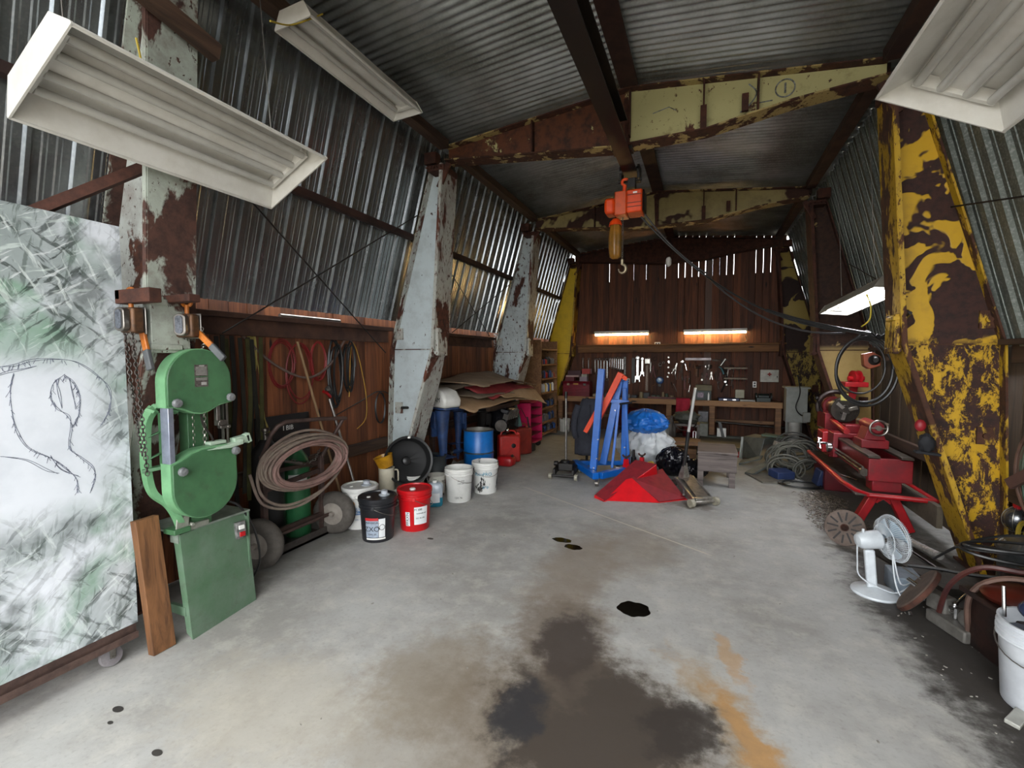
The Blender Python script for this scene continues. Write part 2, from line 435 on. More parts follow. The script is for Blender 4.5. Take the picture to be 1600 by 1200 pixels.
# plank walls below
RW = wood('red_planks', '8f5632', '5a2e18', 'z', 1, .16, .55, 'y', grey=.05)
RW2 = wood('back_planks', '6f3d22', '40220f', 'z', 1, .131, .6, 'x', grey=.03)
GW = wood('side_planks', '4d3c29', '2f2418', 'z', 1, .16, .5, 'y')
rr = random.Random(3)
def planks(name, side, off, z0, z1, m, wd=.16):
    mb = MB(); y = 0; k = math.floor(YF / wd)
    while k * wd < YB:
        x = XC + side * (off + rr.uniform(0, .012)); y0 = k * wd
        mb.b2((x, y0 + .0015, z0), (x + side * .022, y0 + wd - .0015 - rr.choice((0, 0, .002)), z1 + rr.uniform(-.01, .01))); k += 1
    mb.b2((XC + side * (off + .04), YF, z0), (XC + side * (off + .05), YB, z1 - .02))
    return S(name, mb, m, sm=0)
planks('wall_left_planks', -1, 2.8, .0, 2.12, RW)
planks('wall_right_planks', 1, 2.8, .0, 1.8, GW)
# back wall: planks with open slits near the top
mb = MB(); k = math.floor((XC - 2.86) / .131)
while k * .131 < XC + 2.86:
    x0 = k * .131; x1 = x0 + .131; xm = abs((x0 + x1) / 2 - XC)
    top = 2.1 if xm > 2.66 else min(roofz((x0 + x1) / 2) - .01, 2.03 + (2.665 - xm - .03) / (2.665 - 2.13) * 1.91)
    gap = rr.choice((0, 0, 0, .002, .005, .007, .008)) if x0 > -.7 else rr.choice((0, 0, 0, 0, .003, .006)); yj = rr.uniform(0, .01)
    if top > .3: mb.b2((x0 + .0005, YB - .05 + yj, 0), (x1 - .0005 - gap, YB - .028 + yj, top))
    if top > 3.3: mb.b2((x0 - .01, YB - .02, 0), (x1 + .01, YB, 3.28))
    elif top > .3: mb.b2((x0 - .01, YB - .02, 0), (x1 + .01, YB, top - .02))
    k += 1
S('wall_back', mb, RW2, sm=0)
# ------------------------------------------------------------------ tapered steel frames
YEL = None
def yellow_peel(name, paint, rust, blot=.5, low=.5, seed=0, big=2.6):
    t = NT(name); v = t.mp(loc=(seed, seed, seed)); sp = t.n('ShaderNodeSeparateXYZ'); t.l(t.co, sp.inputs[0])
    hz = t.step(sp.outputs[2], 1.78, 1.68)        # the repainted lower leg
    nb = t.noise(big, 3, .5, v, .6); fb = t.step(nb, blot - .012, blot + .012)
    nl = t.noise(6.5, 10, .82, t.mp(sc=(1.4, 1.4, .75), loc=(seed, 0, 0)), .3); fl = t.step(nl, low - .02, low + .02)
    f = t.n('ShaderNodeMix', data_type='FLOAT'); t.l(hz, f.inputs[0]); t.l(fb, f.inputs[2]); t.l(fl, f.inputs[3]); f = f.outputs[0]
    pc = t.mix(t.math('MULTIPLY', t.step(t.noise(4, 7, .7), .45, .8), .6), lin(paint), lin('7a5a18'))
    rc = t.mix(t.step(t.noise(16, 6, .7), .35, .7), lin(rust), lin('20110d'))
    t.bump(t.math('SUBTRACT', t.noise(30, 4), t.math('MULTIPLY', f, 1.5)), .4, .004)
    return t.set(col=t.mix(f, pc, rc), rough=t.math('ADD', .45, t.math('MULTIPLY', f, .35)))
YELW = yellow_peel('yellow_peeling_paint', 'bd9414', '3a1e16', .485, .485, 1.3, 3.2)
YELF = peel('yellow_flange_paint', 'b08c18', '4a2a18', sc=4.5, cover=.5, stretch=(1, 1, .4), fine=.42, dirt=.5)
TAN = yellow_peel('tan_paint', 'a58a50', '3c2416', .3, .68, 4)
YEL4 = peel('yellow_clean_paint', 'd8b514', sc=3, cover=.66, fine=.28)
OCHRE = yellow_peel('dim_yellow_paint', '8a7420', '2a1812', .5, .5, 6)
PALE = peel('pale_blue_paint', 'b9c4c6', sc=2.2, cover=.68, fine=.36, dirt=.25, stretch=(1, 1, .5))
PALEF = peel('pale_flange_paint', 'a9aba3', '5a2e1c', sc=3.4, cover=.53, stretch=(1, 1, .4), fine=.42, dirt=.5)
RUSTF = peel('rust_flange', '9fa69b', '4c3026', '2e1c17', sc=3.2, cover=.51, stretch=(1, 1, .5), fine=.4, dirt=.6, seed=3)
PEELG = peel('green_grey_peeling', 'b4b9b3', '54301f', '2a1a14', sc=4.5, cover=.5, stretch=(1, 1, .6), fine=.4, dirt=.5, seed=5)
def column(y, side, web, fl, label, tw=.014, hw=.16):
    if side < 0 and y < 2: hw = .125
    root = T('steel_column', label, 'steel column', (XC + side * 2.67, y, 0))
    ox, oy = XC + side * 2.67, y
    X = lambda o: XC + side * o - ox
    ip = [(2.59, .0), (2.06, 1.70), (1.925, 3.66)]; op = [(2.76, .0), (2.68, 1.70), (2.1, 3.72)]
    poly = [(X(a), z) for a, z in ip] + [(X(a), z) for a, z in reversed(op)]
    link('web', MB().prism(poly, -tw / 2, tw / 2), web, root)
    f = MB()
    for (a, b) in zip(ip[:-1], ip[1:]): f.bar((X(a[0]), 0, a[1]), (X(b[0]), 0, b[1]), 2 * hw if side > 0 else 2 * hw, .014, up=(side, 0, .2))
    link('inner_flange', f, fl, root)
    f = MB()
    for (a, b) in zip(op[:-1], op[1:]): f.bar((X(a[0]), 0, a[1]), (X(b[0]), 0, b[1]), .17, .014, up=(side, 0, .2))
    link('outer_flange', f, fl, root)
    # lipped edges, weld seams, splice brackets and bolt plates
    g = MB()
    for (a, b) in zip(ip[:-1], ip[1:]):
        g.bar((X(a[0] + .012), -hw, a[1]), (X(b[0] + .012), -hw, b[1]), .012, .03, up=(side, 0, .2))
    g.bar((X(2.06), -.016, 1.70), (X(2.68), -.016, 1.70), .012, .01)
    link('flange_lip', g, fl, root)
    b = MB(); b.box((X(2.03), -.03, 1.78), (.035, .2, .3)); b.box((X(2.03), -.06, 1.9), (.06, .16, .03)); b.box((X(2.03), -.06, 1.66), (.06, .16, .03))
    link('splice_bracket', b, fl, root, bev=.004)
    for (o_, z) in ((2.6, 1.88), (2.62, 1.02)):
        p = MB(); p.box((X(o_), -.016, z), (.1, .02, .13)); p.cyl((X(o_), -.02, z), (X(o_), -.045, z), .022, n=10)
        link('bolt_plate', p, fl, root)
    c_ = MB(); c_.box((X(2.0), -.02, 3.62), (.2, .3, .06)); c_.bar((X(1.86), -.13, 3.66), (X(1.98), -.13, 3.42), .03, .06); c_.box((X(2.08), -.1, 3.74), (.14, .1, .12))
    for k in range(5): c_.cyl((X(1.93 + k * .04), -.17, 3.62), (X(1.93 + k * .04), -.2, 3.62), .014, n=6)
    link('top_bracket', c_, RUST, root, bev=.003)
    link('base_plate', MB().box((X(2.67), 0, .008), (.24, .36, .016)), RUST, root)
    return root
column(FR[1] + .0, -1, PEELG, RUSTF, 'rusty green-grey steel column behind the painted panel')
column(FR[2], -1, PALE, PALEF, 'pale blue tapered steel column behind the buckets')
PALE3 = peel('pale_blue_worn', 'aab3b3', sc=2.6, cover=.6, fine=.42, dirt=.4, stretch=(1, 1, .5), seed=8)
c3 = column(FR[3], -1, PALE3, PALEF, 'pale tapered steel column beside the cardboard stack, lettering on it')
column(FR[4], -1, YEL4, YELF, 'bright yellow steel column at the left end of the workbench')
column(FR[2], 1, YELW, YELF, 'big rusty yellow steel column beside the red lathe')
column(FR[3], 1, TAN, RUST, 'tan steel column lit by the tube light behind the lathe')
column(FR[4], 1, OCHRE, RUST, 'dim yellow steel column in the back right corner')
# worn lettering on the third left column
def text(s, size, m, parent, loc, rot, name='lettering', ext=.0006, align='CENTER'):
    cu = bpy.data.curves.new(name, 'FONT'); cu.body = s; cu.size = size; cu.extrude = ext; cu.align_x = align; cu.align_y = 'CENTER'
    o = bpy.data.objects.new('tmp', cu); COL.objects.link(o)
    dg = bpy.context.evaluated_depsgraph_get(); me = bpy.data.meshes.new_from_object(o.evaluated_get(dg))
    bpy.data.objects.remove(o); me.materials.clear(); me.materials.append(m)
    q = bpy.data.objects.new(name, me); COL.objects.link(q); q.parent = parent; q.location = loc; q.rotation_euler = rot
    return q
INK = M('faded_ink', '3c3c3a', .8, b='8a9090', sc=30, amt=.3)
text('EDINWORK MONT', .125, INK, c3, (-.4 + .02, -.0085, 2.0), (PI / 2, PI / 2 - .0, 0))
text('CAMERON', .13, INK, c3, (.0 + .02 + .12 - .14, -.0085, 2.05), (PI / 2, PI / 2, 0))

def beam(y, web, fl, label):
    root = T('roof_beam', label, 'roof beam', (XC, y, 3.55))
    top = [(-1.93, 3.86), (0, 4.06), (1.93, 3.86)]; bot = [(-1.93, 3.72), (-.15, 3.555), (.65, 3.57), (1.3, 3.68), (1.93, 3.74)]
    z0 = 3.55
    link('web', MB().prism([(a, z - z0) for a, z in top] + [(a, z - z0) for a, z in reversed(bot)], -.006, .006), web, root)
    f = MB()
    for a, b in zip(top[:-1], top[1:]): f.bar((a[0], 0, a[1] - z0), (b[0], 0, b[1] - z0), .18, .012)
    link('top_flange', f, fl, root)
    f = MB()
    for a, b in zip(bot[:-1], bot[1:]): f.bar((a[0], 0, a[1] - z0), (b[0], 0, b[1] - z0), .2, .012)
    link('bottom_flange', f, fl, root)
    f = MB()
    for x in (0, .63, 1.05, -.95): f.box((x, -.04, (roofz(XC + x) - .1 + 3.62) / 2 - z0), (.014, .07, roofz(XC + x) - .12 - 3.64))
    f.box((.63, -.1, 3.66 - z0), (.05, .03, .2)); f.box((.95, -.1, 3.72 - z0), (.05, .03, .14))
    link('stiffener', f, RUST, root)
    f = MB(); f.prism([(.0, .02), (-.02, .46), (-.06, .45), (-.04, .02)], -.012, -.006)
    link('weld_seam', f, RUST, root)
    return root
BRUST = peel('beam_rust_web', 'a9a272', '4f2a1a', '301910', sc=2.2, cover=.5, fine=.3, dirt=.3, seed=2)
t = NT('beam_half_paint'); sp = t.n('ShaderNodeSeparateXYZ'); t.l(t.co, sp.inputs[0])
n = t.noise(3.2, 7, .7, None, .4); side_ = t.step(sp.outputs[0], -.03, .03)
thr = t.math('ADD', .38, t.math('MULTIPLY', side_, .26)); f = t.step(t.math('SUBTRACT', n, thr), -.015, .015); f = t.math('MAXIMUM', f, t.step(t.noise(14, 6, .75), .61, .64))
rc = t.mix(t.step(t.noise(9, 6, .7), .4, .7), lin('5a3018'), lin('2d170f')); pc = t.mix(t.step(t.noise(5, 6, .7), .55, .8), lin('b0aa78'), lin('6a5a30'))
t.bump(t.math('SUBTRACT', t.noise(30, 4), f), .35, .004)
BWEB = t.set(col=t.mix(f, pc, rc), rough=.7)
BFL = peel('beam_flange', 'a08c58', '4a2818', sc=5, cover=.47, fine=.4, dirt=.5)
BW3 = peel('beam_tan_web', '8f8050', '3a2016', sc=2.0, cover=.55, fine=.2, dirt=.4, seed=9, det=3)
bA = beam(FR[2], BWEB, BFL, 'rusty pale yellow roof beam nearest the camera')
link('painted_mark', MB().tube([(1.25 + .07 * math.cos(a), -.0075, .27 + .07 * math.sin(a)) for a in [2 * PI * k / 24 for k in range(24)]], .006, 5, closed=True).tube([(1.25, -.0075, .31), (1.25, -.0075, .23)], .008, 5).tube(spl([(.98, -.0075, .36), (1.04, -.0075, .28), (1.0, -.0075, .2), (.92, -.0075, .14)]), .006, 5).tube([(1.06, -.0075, .19), (1.16, -.0075, .19)], .005, 5).tube([(.2, -.0075, .27), (.34, -.0075, .3), (.4, -.0075, .26)], .004, 5), INK, bA)
beam(FR[3], BW3, BFL, 'blotchy tan roof beam behind the orange hoist')
beam(FR[4], RUST, RUST, 'dark rusty roof beam against the back wall')
beam(FR[1] , RUST, RUST, 'rusty roof beam overhead between the two near light fixtures')
# beam lettering, purlins, girts, bracing
PUR = M('purlin_steel', '3e241a', .8, .1, b='261611', sc=5)
DW = wood('dark_timber', '4a3526', '2c1c12', 'y', 1)
def purl(name, p, q, w, h, m, label, cat='purlin'):
    o = link(name, MB().bar(p, q, w, h), m, bev=.003); return tag(o, label, cat)
for i in range(4):
    a, b = FR[i] + .1, FR[i + 1] - .1
    bay = ['nearest', 'second', 'third', 'last'][i]
    purl('eave_purlin', (XC - 1.93, a, 3.87), (XC - 1.93, b, 3.87), .11, .09, DW, 'dark timber along the left eave, %s bay' % bay, 'timber')
    purl('eave_purlin', (XC + 1.93, a, 3.87), (XC + 1.93, b, 3.87), .11, .09, PUR, 'rusty purlin along the right eave, %s bay' % bay)
    o = MB(); o.box((0, 0, 0), (.16, b - a, .01)); o.box((-.03, 0, .04), (.008, b - a, .07)); 
    r_ = link('ridge_purlin', o, PUR, loc=(XC - .0, (a + b) / 2, 4.06)); tag(r_, 'rusty ridge purlin under the roof peak, %s bay' % bay, 'purlin')
    for sd, nm in ((-1, 'left'), (1, 'right')):
        if sd < 0:
            purl('wall_girt', (XC + sd * 2.31, a + .07, 2.92), (XC + sd * 2.31, b - .07, 2.92), .06, .06, PUR, 'rusty girt halfway up the %s metal siding, %s bay' % (nm, bay), 'girt')
        o = MB(); o.bar((XC + sd * 2.70, a - .02, 1.93), (XC + sd * 2.70, b + .02, 1.93), .14, .04); o.bar((XC + sd * 2.735, a - .02, 1.85), (XC + sd * 2.735, b + .02, 1.85), .05, .14)
        if sd > 0: o.xf(loc=(0, 0, -.22))
        tag(link('wall_rail', o, DW if sd > 0 else M('rail_wood', '55382a', .8, b='33201a', sc=5), bev=.003), 'timber rail above the %s planks, %s bay' % (nm, bay), 'rail')
        o = MB(); o.bar((XC + sd * 2.76, a - .02, .62), (XC + sd * 2.76, b + .02, .62), .05, .12)
        tag(link('wall_rail', o, DW, bev=.003), 'low timber rail on the %s planks, %s bay' % (nm, bay), 'rail')
WIRE = M('bracing_rod', '1c1917', .6, .3, b='2c2320')
def rod(p, q, label, r=.006):
    return tag(link('bracing_rod', MB().cyl(p, q, r, n=8), WIRE), label, 'rod')
rod((-2.97, 1.9, 3.05), (-3.24, 4.2, 1.66), 'thin brace rod falling rightwards across the second left bay')
rod((-3.2, 2.3, 1.78), (-2.9, 4.35, 3.15), 'thin brace rod rising rightwards across the second left bay')
rod((-2.97, 4.75, 2.95), (-3.24, 6.9, 1.95), 'thin brace rod falling rightwards across the third left bay')
rod((-3.2, 5.6, 1.95), (-2.98, 7.2, 2.85), 'thin brace rod rising rightwards across the third left bay')
rod((1.68, 4.5, 2.72), (1.85, 2.6, 2.3), 'thin brace rod running forward from the big yellow column')
rod((1.62, 6.9, 2.75), (1.85, 4.9, 1.9), 'thin brace rod behind the big yellow column')
# corner braces near the first column
tag(link('angle_brace', MB().bar((-3.02, 1.22, 2.3), (-2.8, 1.6, 2.62), .05, .05), RUST), 'short rusty angle brace above the painted panel', 'brace')
tag(link('angle_brace', MB().bar((-2.56, 1.40, 3.40), (-2.55, 1.86, 3.30), .06, .09), DW), 'rough timber brace across the first left column near the roof', 'brace')
def lw(name, mb, m, root, **k):
    """a part given in world coordinates, hung under its thing"""
    l = Vector((0, 0, 0)); o = root
    while o: l = l + o.location; o = o.parent
    mb.v = [tuple(Vector(p) - l) for p in mb.v]
    return link(name, mb, m, root, **k)
def solo(name, mb, m, label, cat, o=None, group=None, kind=None, **k):
    """a thing of one mesh, given in world coordinates; origin at o"""
    o = Vector(o) if o is not None else sum((Vector(p) for p in mb.v), Vector()) / len(mb.v)
    mb.v = [tuple(Vector(p) - o) for p in mb.v]
    return tag(link(name, mb, m, loc=o, **k), label, cat, group, kind)

# ------------------------------------------------------------------ painted panel on castors
t = NT('forest_painting'); sp = t.n('ShaderNodeSeparateXYZ'); t.l(t.co, sp.inputs[0]); Zp, Yp = sp.outputs[2], sp.outputs[1]
wv = t.noise(2.4, 5, .6, out=1); dv = t.n('ShaderNodeVectorMath', operation='MULTIPLY_ADD'); t.l(wv, dv.inputs[0]); dv.inputs[1].default_value = (.09, .09, .09); t.l(t.co, dv.inputs[2])
def m2(sc, rot):
    m = t.n('ShaderNodeMapping'); m.inputs['Scale'].default_value = sc; m.inputs['Rotation'].default_value = (rot, 0, 0)
    m0_ = t.n('ShaderNodeMapping'); m0_.inputs['Rotation'].default_value = (rot, 0, 0); t.l(dv.outputs[0], m0_.inputs[0]); m.inputs['Rotation'].default_value = (0, 0, 0); t.l(m0_.outputs[0], m.inputs[0]); return m.outputs[0]
big = t.noise(2.3, 5, .6, None, .4)
band = t.math('ADD', t.step(Zp, 1.50, 1.75), t.step(Zp, .95, .72), clamp=True)
band = t.math('MAXIMUM', band, t.math('MULTIPLY', t.step(Yp, -.02, .16), .8))
dens = t.math('MULTIPLY', t.step(big, .32, .58), band)
c = t.mix(t.math('MULTIPLY', t.step(t.noise(3, 5, .6), .4, .7), .35), lin('d8dce2'), lin('a9b0b8'))
c = t.mix(t.math('MULTIPLY', dens, .72), c, lin('6f7d76'))
c = t.mix(t.math('MULTIPLY', t.math('MULTIPLY', band, t.step(t.noise(4.4, 4, .6), .48, .66)), .6), c, lin('3f4744'))
c = t.mix(t.math('MULTIPLY', t.math('MULTIPLY', dens, t.step(t.noise(2.7, 3, .5, t.mp(loc=(3, 3, 3))), .5, .62)), .6), c, lin('6c9a78'))
for k_, (rt_, sc_, col_, lo_, hi_, am_) in enumerate(((.75, 26, '232c29', .55, .62, .85), (-.85, 24, '2c3531', .56, .63, .8), (.2, 34, '4a5650', .55, .62, .6), (-.4, 30, 'e6eeea', .57, .65, .5), (1.2, 28, 'dbe7e0', .58, .66, .45), (1.0, 44, 'f0f4f4', .58, .66, .5))):
    s_ = t.noise(1, 4, .6, m2((1, sc_, 4.5), rt_), .2)
    c = t.mix(t.math('MULTIPLY', t.math('MULTIPLY', t.step(s_, lo_, hi_), t.math('MAXIMUM', dens, t.math('MULTIPLY', band, .3))), am_), c, lin(col_))
PAINTING = t.set(col=c, rough=.35)
pn = T('painted_panel', 'tall white and green painted panel on a rusty castor rail', 'painting', (-2.83, 1.3, 0))
lw('canvas', MB().b2((-2.85, .1, .165), (-2.828, 1.49, 2.285)), PAINTING, pn)
lw('back_frame', MB().b2((-2.875, .1, .165), (-2.851, 1.485, 2.25)), BLACK, pn)
r_ = MB().b2((-2.87, .1, .10), (-2.79, 1.47, .112)).b2((-2.795, .1, .10), (-2.788, 1.47, .135)).b2((-2.86, .1, .112), (-2.835, 1.485, .165))
lw('castor_rail', r_, M('rail_brown', '57423a', .8, b='3a2b25', sc=12), pn)
for y in (1.36, .3):
    w_ = lw('castor', MB().lathe([(.012, -.014), (.048, -.014), (.05, -.008), (.05, .008), (.048, .014), (.012, .014)], 20, (-2.83, y, .05), (1, 0, .3)), M('castor_wheel', '8e8a8c', .5, b='4f4a4b'), pn)
    lw('fork', MB().b2((-2.853, y - .012, .045), (-2.849, y + .012, .1)).b2((-2.811, y - .012, .045), (-2.807, y + .012, .1)).cyl((-2.86, y, .05), (-2.80, y, .05), .006, n=8), STEEL, w_)
SK = M('charcoal_line', '3b4152', .8, b='6b7080', sc=40, amt=.2, bump=0)
L = [[(1.01, 1.56), (1.06, 1.57), (1.11, 1.59), (1.19, 1.6), (1.28, 1.58), (1.36, 1.52), (1.41, 1.44), (1.41, 1.34), (1.37, 1.26)],
     [(1.06, 1.53), (1.04, 1.46), (1.04, 1.35), (1.06, 1.26), (1.1, 1.19), (1.17, 1.13), (1.22, 1.08), (1.26, 1.01), (1.26, .94)],
     [(1.23, 1.52), (1.19, 1.48), (1.18, 1.42), (1.2, 1.36), (1.24, 1.32), (1.25, 1.26), (1.24, 1.17), (1.28, 1.11), (1.33, 1.05), (1.33, 1.0), (1.31, .93)],
     [(1.23, 1.52), (1.27, 1.48), (1.29, 1.41), (1.28, 1.32), (1.25, 1.26)], [(1.0, 1.17), (1.08, 1.14), (1.15, 1.08), (1.19, 1.05)],
     [(1.2, 1.5), (1.21, 1.44), (1.22, 1.36)], [(1.25, 1.5), (1.26, 1.43), (1.27, 1.35)], [(1.16, 1.14), (1.2, 1.07), (1.27, 1.02)], [(.8, 1.45), (.95, 1.5), (1.03, 1.54), (1.08, 1.55), (1.14, 1.57)]]
sk = MB(); rr = random.Random(5)
for ln in L:
    for k in range(2):
        pts = [(-2.8275, y + rr.uniform(-.006, .006), z + rr.uniform(-.006, .006)) for y, z in ln]
        sk.tube(spl(pts, 6), .0011, 4)
for i in range(150):   # hatching along the outline
    ln = rr.choice(L[:4]); k = rr.randrange(len(ln) - 1); q = rr.random()
    y = ln[k][0] + (ln[k + 1][0] - ln[k][0]) * q; z = ln[k][1] + (ln[k + 1][1] - ln[k][1]) * q
    a = rr.uniform(-.6, .6); l_ = rr.uniform(.008, .03)
    sk.tube([(-2.8275, y, z), (-2.8275, y + l_ * math.sin(a), z - l_ * math.cos(a))], .0009, 4)
lw('sketch_lines', sk, SK, pn, sm=0)

# narrow board leaning by the panel
solo('wooden_board', MB().bar((-2.72, 1.545, 0), (-2.80, 1.53, .73), .05, .115, up=(0, 1, 0)), wood('varnished_board', '7a5230', '46290f', 'z', 1, knots=True), 'short varnished wooden board standing between the painted panel and the bandsaw', 'board', (-2.72, 1.545, 0), bev=.003)

# ------------------------------------------------------------------ green bandsaw
GRN = M('saw_green', '436c48', .42, b='35583b', sc=5, grime=.3)
GRN_LIT = M('saw_green_lit', '6f9f74', .45, b='5a8760', sc=6, grime=.15)  # same saw green, with daylight on its side edges put into the colour
CAB = M('saw_cabinet_green', '456648', .5, b='677a69', sc=5, amt=.7, grime=.3)
bs = T('bandsaw', 'green metal bandsaw standing on a green sheet steel cabinet', 'bandsaw', (-2.7, 1.85, 0))
# cabinet: folded sheet, leaning slightly
cb = MB()
F0, F1_ = (-2.655, 1.67), (-2.715, 2.12)     # front bottom corners x,y
G0, G1 = (-2.725, 1.665), (-2.765, 2.105)    # front top corners
def quadslab(mb, pts, th):
    a, b, c_, d = [Vector(p) for p in pts]; n = (b - a).cross(d - a).normalized() * th
    v = [a, b, c_, d, a + n, b + n, c_ + n, d + n]
    return mb.add(v, [(0, 1, 2, 3), (7, 6, 5, 4), (0, 4, 5, 1), (1, 5, 6, 2), (2, 6, 7, 3), (3, 7, 4, 0)])
zt = .6
quadslab(cb, [(*F0, .0), (*F1_, .0), (*G1, zt), (*G0, zt)], -.004)
quadslab(cb, [(F0[0] - .05, F0[1], .03), (F0[0], F0[1], .0), (G0[0], G0[1], zt), (G0[0] - .06, G0[1], zt)], .004)
lw('cabinet_front', cb, CAB, bs)
cb = MB(); cb.b2((-3.06, 1.66, zt), (-2.735, 2.11, zt + .012)); cb.b2((-2.80, 1.655, zt - .05), (-2.73, 1.66, zt + .012))
lw('cabinet_top', cb, M('saw_top_grey', '7f8a7e', .6, b='5f675e', sc=9), bs)
cb = MB().b2((-3.05, 1.98, 0), (-3.0, 2.1, zt)).b2((-3.05, 1.86, 0.0), (-3.04, 2.1, zt)).b2((-3.02, 1.85, .12), (-2.72, 1.90, .15)).b2((-2.84, 1.66, .13), (-2.7, 1.68, .18)).b2((-3.04, 2.09, 0), (-2.73, 2.1, zt))
lw('cabinet_frame', cb, CAB, bs)
sw = lw('switch_box', MB().box((-2.733, 2.035, .50), (.03, .062, .105), (0, -.1, -.1)), M('switch_grey', '30302e', .5, b='8b8b88', sc=30), bs, bev=.004)
lw('switch_button', MB().box((-2.716, 2.037, .475), (.014, .036, .03), (0, -.1, -.1)), REDP, sw, bev=.003)
lw('switch_button', MB().box((-2.717, 2.034, .52), (.012, .034, .025), (0, -.1, -.1)), WHITEP, sw, bev=.002, label='white upper button')
# wheel covers
def inset(poly, d):
    n = len(poly); out = []
    cx = sum(p[0] for p in poly) / n; cz = sum(p[1] for p in poly) / n
    return [(cx + (y - cx) * (1 - d), cz + (z - cz) * (1 - d)) for y, z in poly]
yc, r0 = 1.745, .185
up = [(yc + r0 * math.cos(a), 1.47 + r0 * math.sin(a)) for a in [PI * k / 24 for k in range(25)]]
up += [(1.56, 1.335), (1.60, 1.333), (1.65, 1.315), (1.70, 1.292), (1.745, 1.285), (1.79, 1.295), (1.85, 1.325), (1.90, 1.335), (1.93, 1.34)]
lo = [(1.57, 1.03), (1.62, 1.045), (1.68, 1.075), (1.74, 1.09), (1.80, 1.09), (1.95, 1.085)]
lo += [(1.76 + .19 * math.cos(a), .88 + .19 * math.sin(a)) for a in [-PI * k / 24 for k in range(25)]]
for nm, pl_ in (('upper_wheel_cover', up), ('lower_wheel_cover', lo)):
    o = lw(nm, MB().prism(pl_, -2.71, -2.628, 'x'), GRN_LIT, bs, sm=30)
    lw('cover_face', MB().prism(inset(pl_, .035), -2.629, -2.619, 'x'), GRN, o, bev=.003)
for (y, z) in ((1.60, 1.36), (1.905, 1.37), (1.615, .985), (1.925, 1.045)):
    lw('knob', MB().lathe([(.008, 0), (.008, .012), (.024, .014), (.026, .024), (.02, .036), (.0, .04)], 10, (-2.619, y, z), (1, 0, 0)), M('knob_grey', '4a4b4c', .4, b='7d7f80', sc=30), bs)
pl8 = lw('name_plate', MB().b2((-2.62, 1.71, 1.50), (-2.617, 1.785, 1.565)).b2((-2.62, 1.71, 1.44), (-2.617, 1.785, 1.495)), M('plate_dark', '3a3431', .4, .3, b='6b645f', sc=60), bs)
ln = MB()
for i in range(6): ln.b2((-2.6168, 1.716, 1.508 + i * .008), (-2.6164, 1.779, 1.511 + i * .008))
for i in range(2): ln.b2((-2.6168, 1.716, 1.478 + i * .008), (-2.6164, 1.779, 1.481 + i * .008))
ln.b2((-2.6168, 1.735, 1.555), (-2.6164, 1.765, 1.561)); ln.b2((-2.6168, 1.745, 1.45), (-2.6164, 1.775, 1.466))
lw('plate_print', ln, M('plate_print', 'a8a6a0', .5, b='8d8b86', bump=0), pl8, sm=0)
lw('blade_guard', MB().b2((-2.70, 1.572, 1.03), (-2.632, 1.60, 1.335)), M('guard_steel', 'a9afc0', .3, .7, b='8c92a3', sc=12), bs, bev=.002)
lw('blade', MB().b2((-2.69, 1.905, 1.08), (-2.668, 1.907, 1.34)).b2((-2.66, 1.915, 1.08), (-2.655, 1.925, 1.33)), STEEL, bs)
gd = MB().b2((-2.69, 1.862, 1.2), (-2.665, 1.885, 1.33)); gd.box((-2.67, 1.885, 1.215), (.04, .05, .03)); gd.box((-2.66, 1.90, 1.19), (.03, .06, .016)); gd.cyl((-2.66, 1.87, 1.225), (-2.64, 1.87, 1.225), .012, n=8); gd.cyl((-2.66, 1.92, 1.19), (-2.64, 1.92, 1.19), .01, n=8)
lw('blade_guide', gd, STEEL, bs, bev=.002)
lw('coolant_pipe', MB().tube(spl([(-2.70, 1.79, 1.32), (-2.70, 1.80, 1.22), (-2.69, 1.84, 1.14), (-2.68, 1.86, 1.06)]), .006, 8), DSTEEL, bs)
tb = MB(); tb.prism([(1.76, 1.075), (1.95, 1.09), (1.98, 1.105), (1.98, 1.075), (1.9, 1.065)], -2.70, -2.60, 'x'); tb.box((-2.66, 2.0, 1.095), (.05, .1, .045), (.1, 0, 0)); tb.box((-2.655, 2.045, 1.10), (.04, .03, .06), (.3, 0, 0)); tb.box((-2.68, 1.86, 1.10), (.05, .1, .02))
lw('table', tb, M('table_pale_green', '8fae93', .5, b='a8b5a4', sc=8), bs, bev=.004)
# the cast frame behind
am = MB()
path = spl([(-2.76, 1.70, 1.30), (-2.79, 1.62, 1.335), (-2.80, 1.565, 1.27), (-2.80, 1.55, 1.12), (-2.80, 1.55, .98), (-2.79, 1.57, .86), (-2.765, 1.63, .78), (-2.75, 1.665, .70), (-2.75, 1.69, .62)], 6)
for a, b in zip(path[:-1], path[1:]): am.bar(a, b + (b - a) * .15, .05, .03, up=(0, .5, .5))
lw('frame_arm', am, GRN_LIT, bs, sm=50)
ri = MB(); ri.b2((-2.78, 1.605, .98), (-2.745, 1.64, 1.3)); 
for z in (1.2, 1.08): ri.bar((-2.79, 1.555, z - .03), (-2.77, 1.62, z), .03, .008)
ri.bar((-2.80, 1.53, .99), (-2.72, 1.66, 1.01), .06, .02); ri.b2((-2.82, 1.74, .61), (-2.74, 1.86, 1.3))
ri.b2((-2.80, 1.62, .612), (-2.70, 1.71, .64))
lw('frame_rib', ri, GRN, bs, bev=.003)
lw('base_bracket', MB().bar((-2.735, 1.69, .70), (-2.72, 1.67, .612), .07, .01, up=(1, 0, 0)).box((-2.75, 1.76, .625), (.06, .14, .03)).cyl((-2.74, 1.73, .64), (-2.71, 1.73, .64), .012, n=8), M('bracket_grey', '9a9c90', .5, .3, b='74766c'), bs, bev=.003)
lw('motor_cable', MB().tube(spl([(-2.75, 1.98, .70), (-2.74, 2.05, .64), (-2.76, 2.16, .45), (-2.8, 2.22, .2), (-2.9, 2.2, .02)]), .007, 8), BLACK, bs)

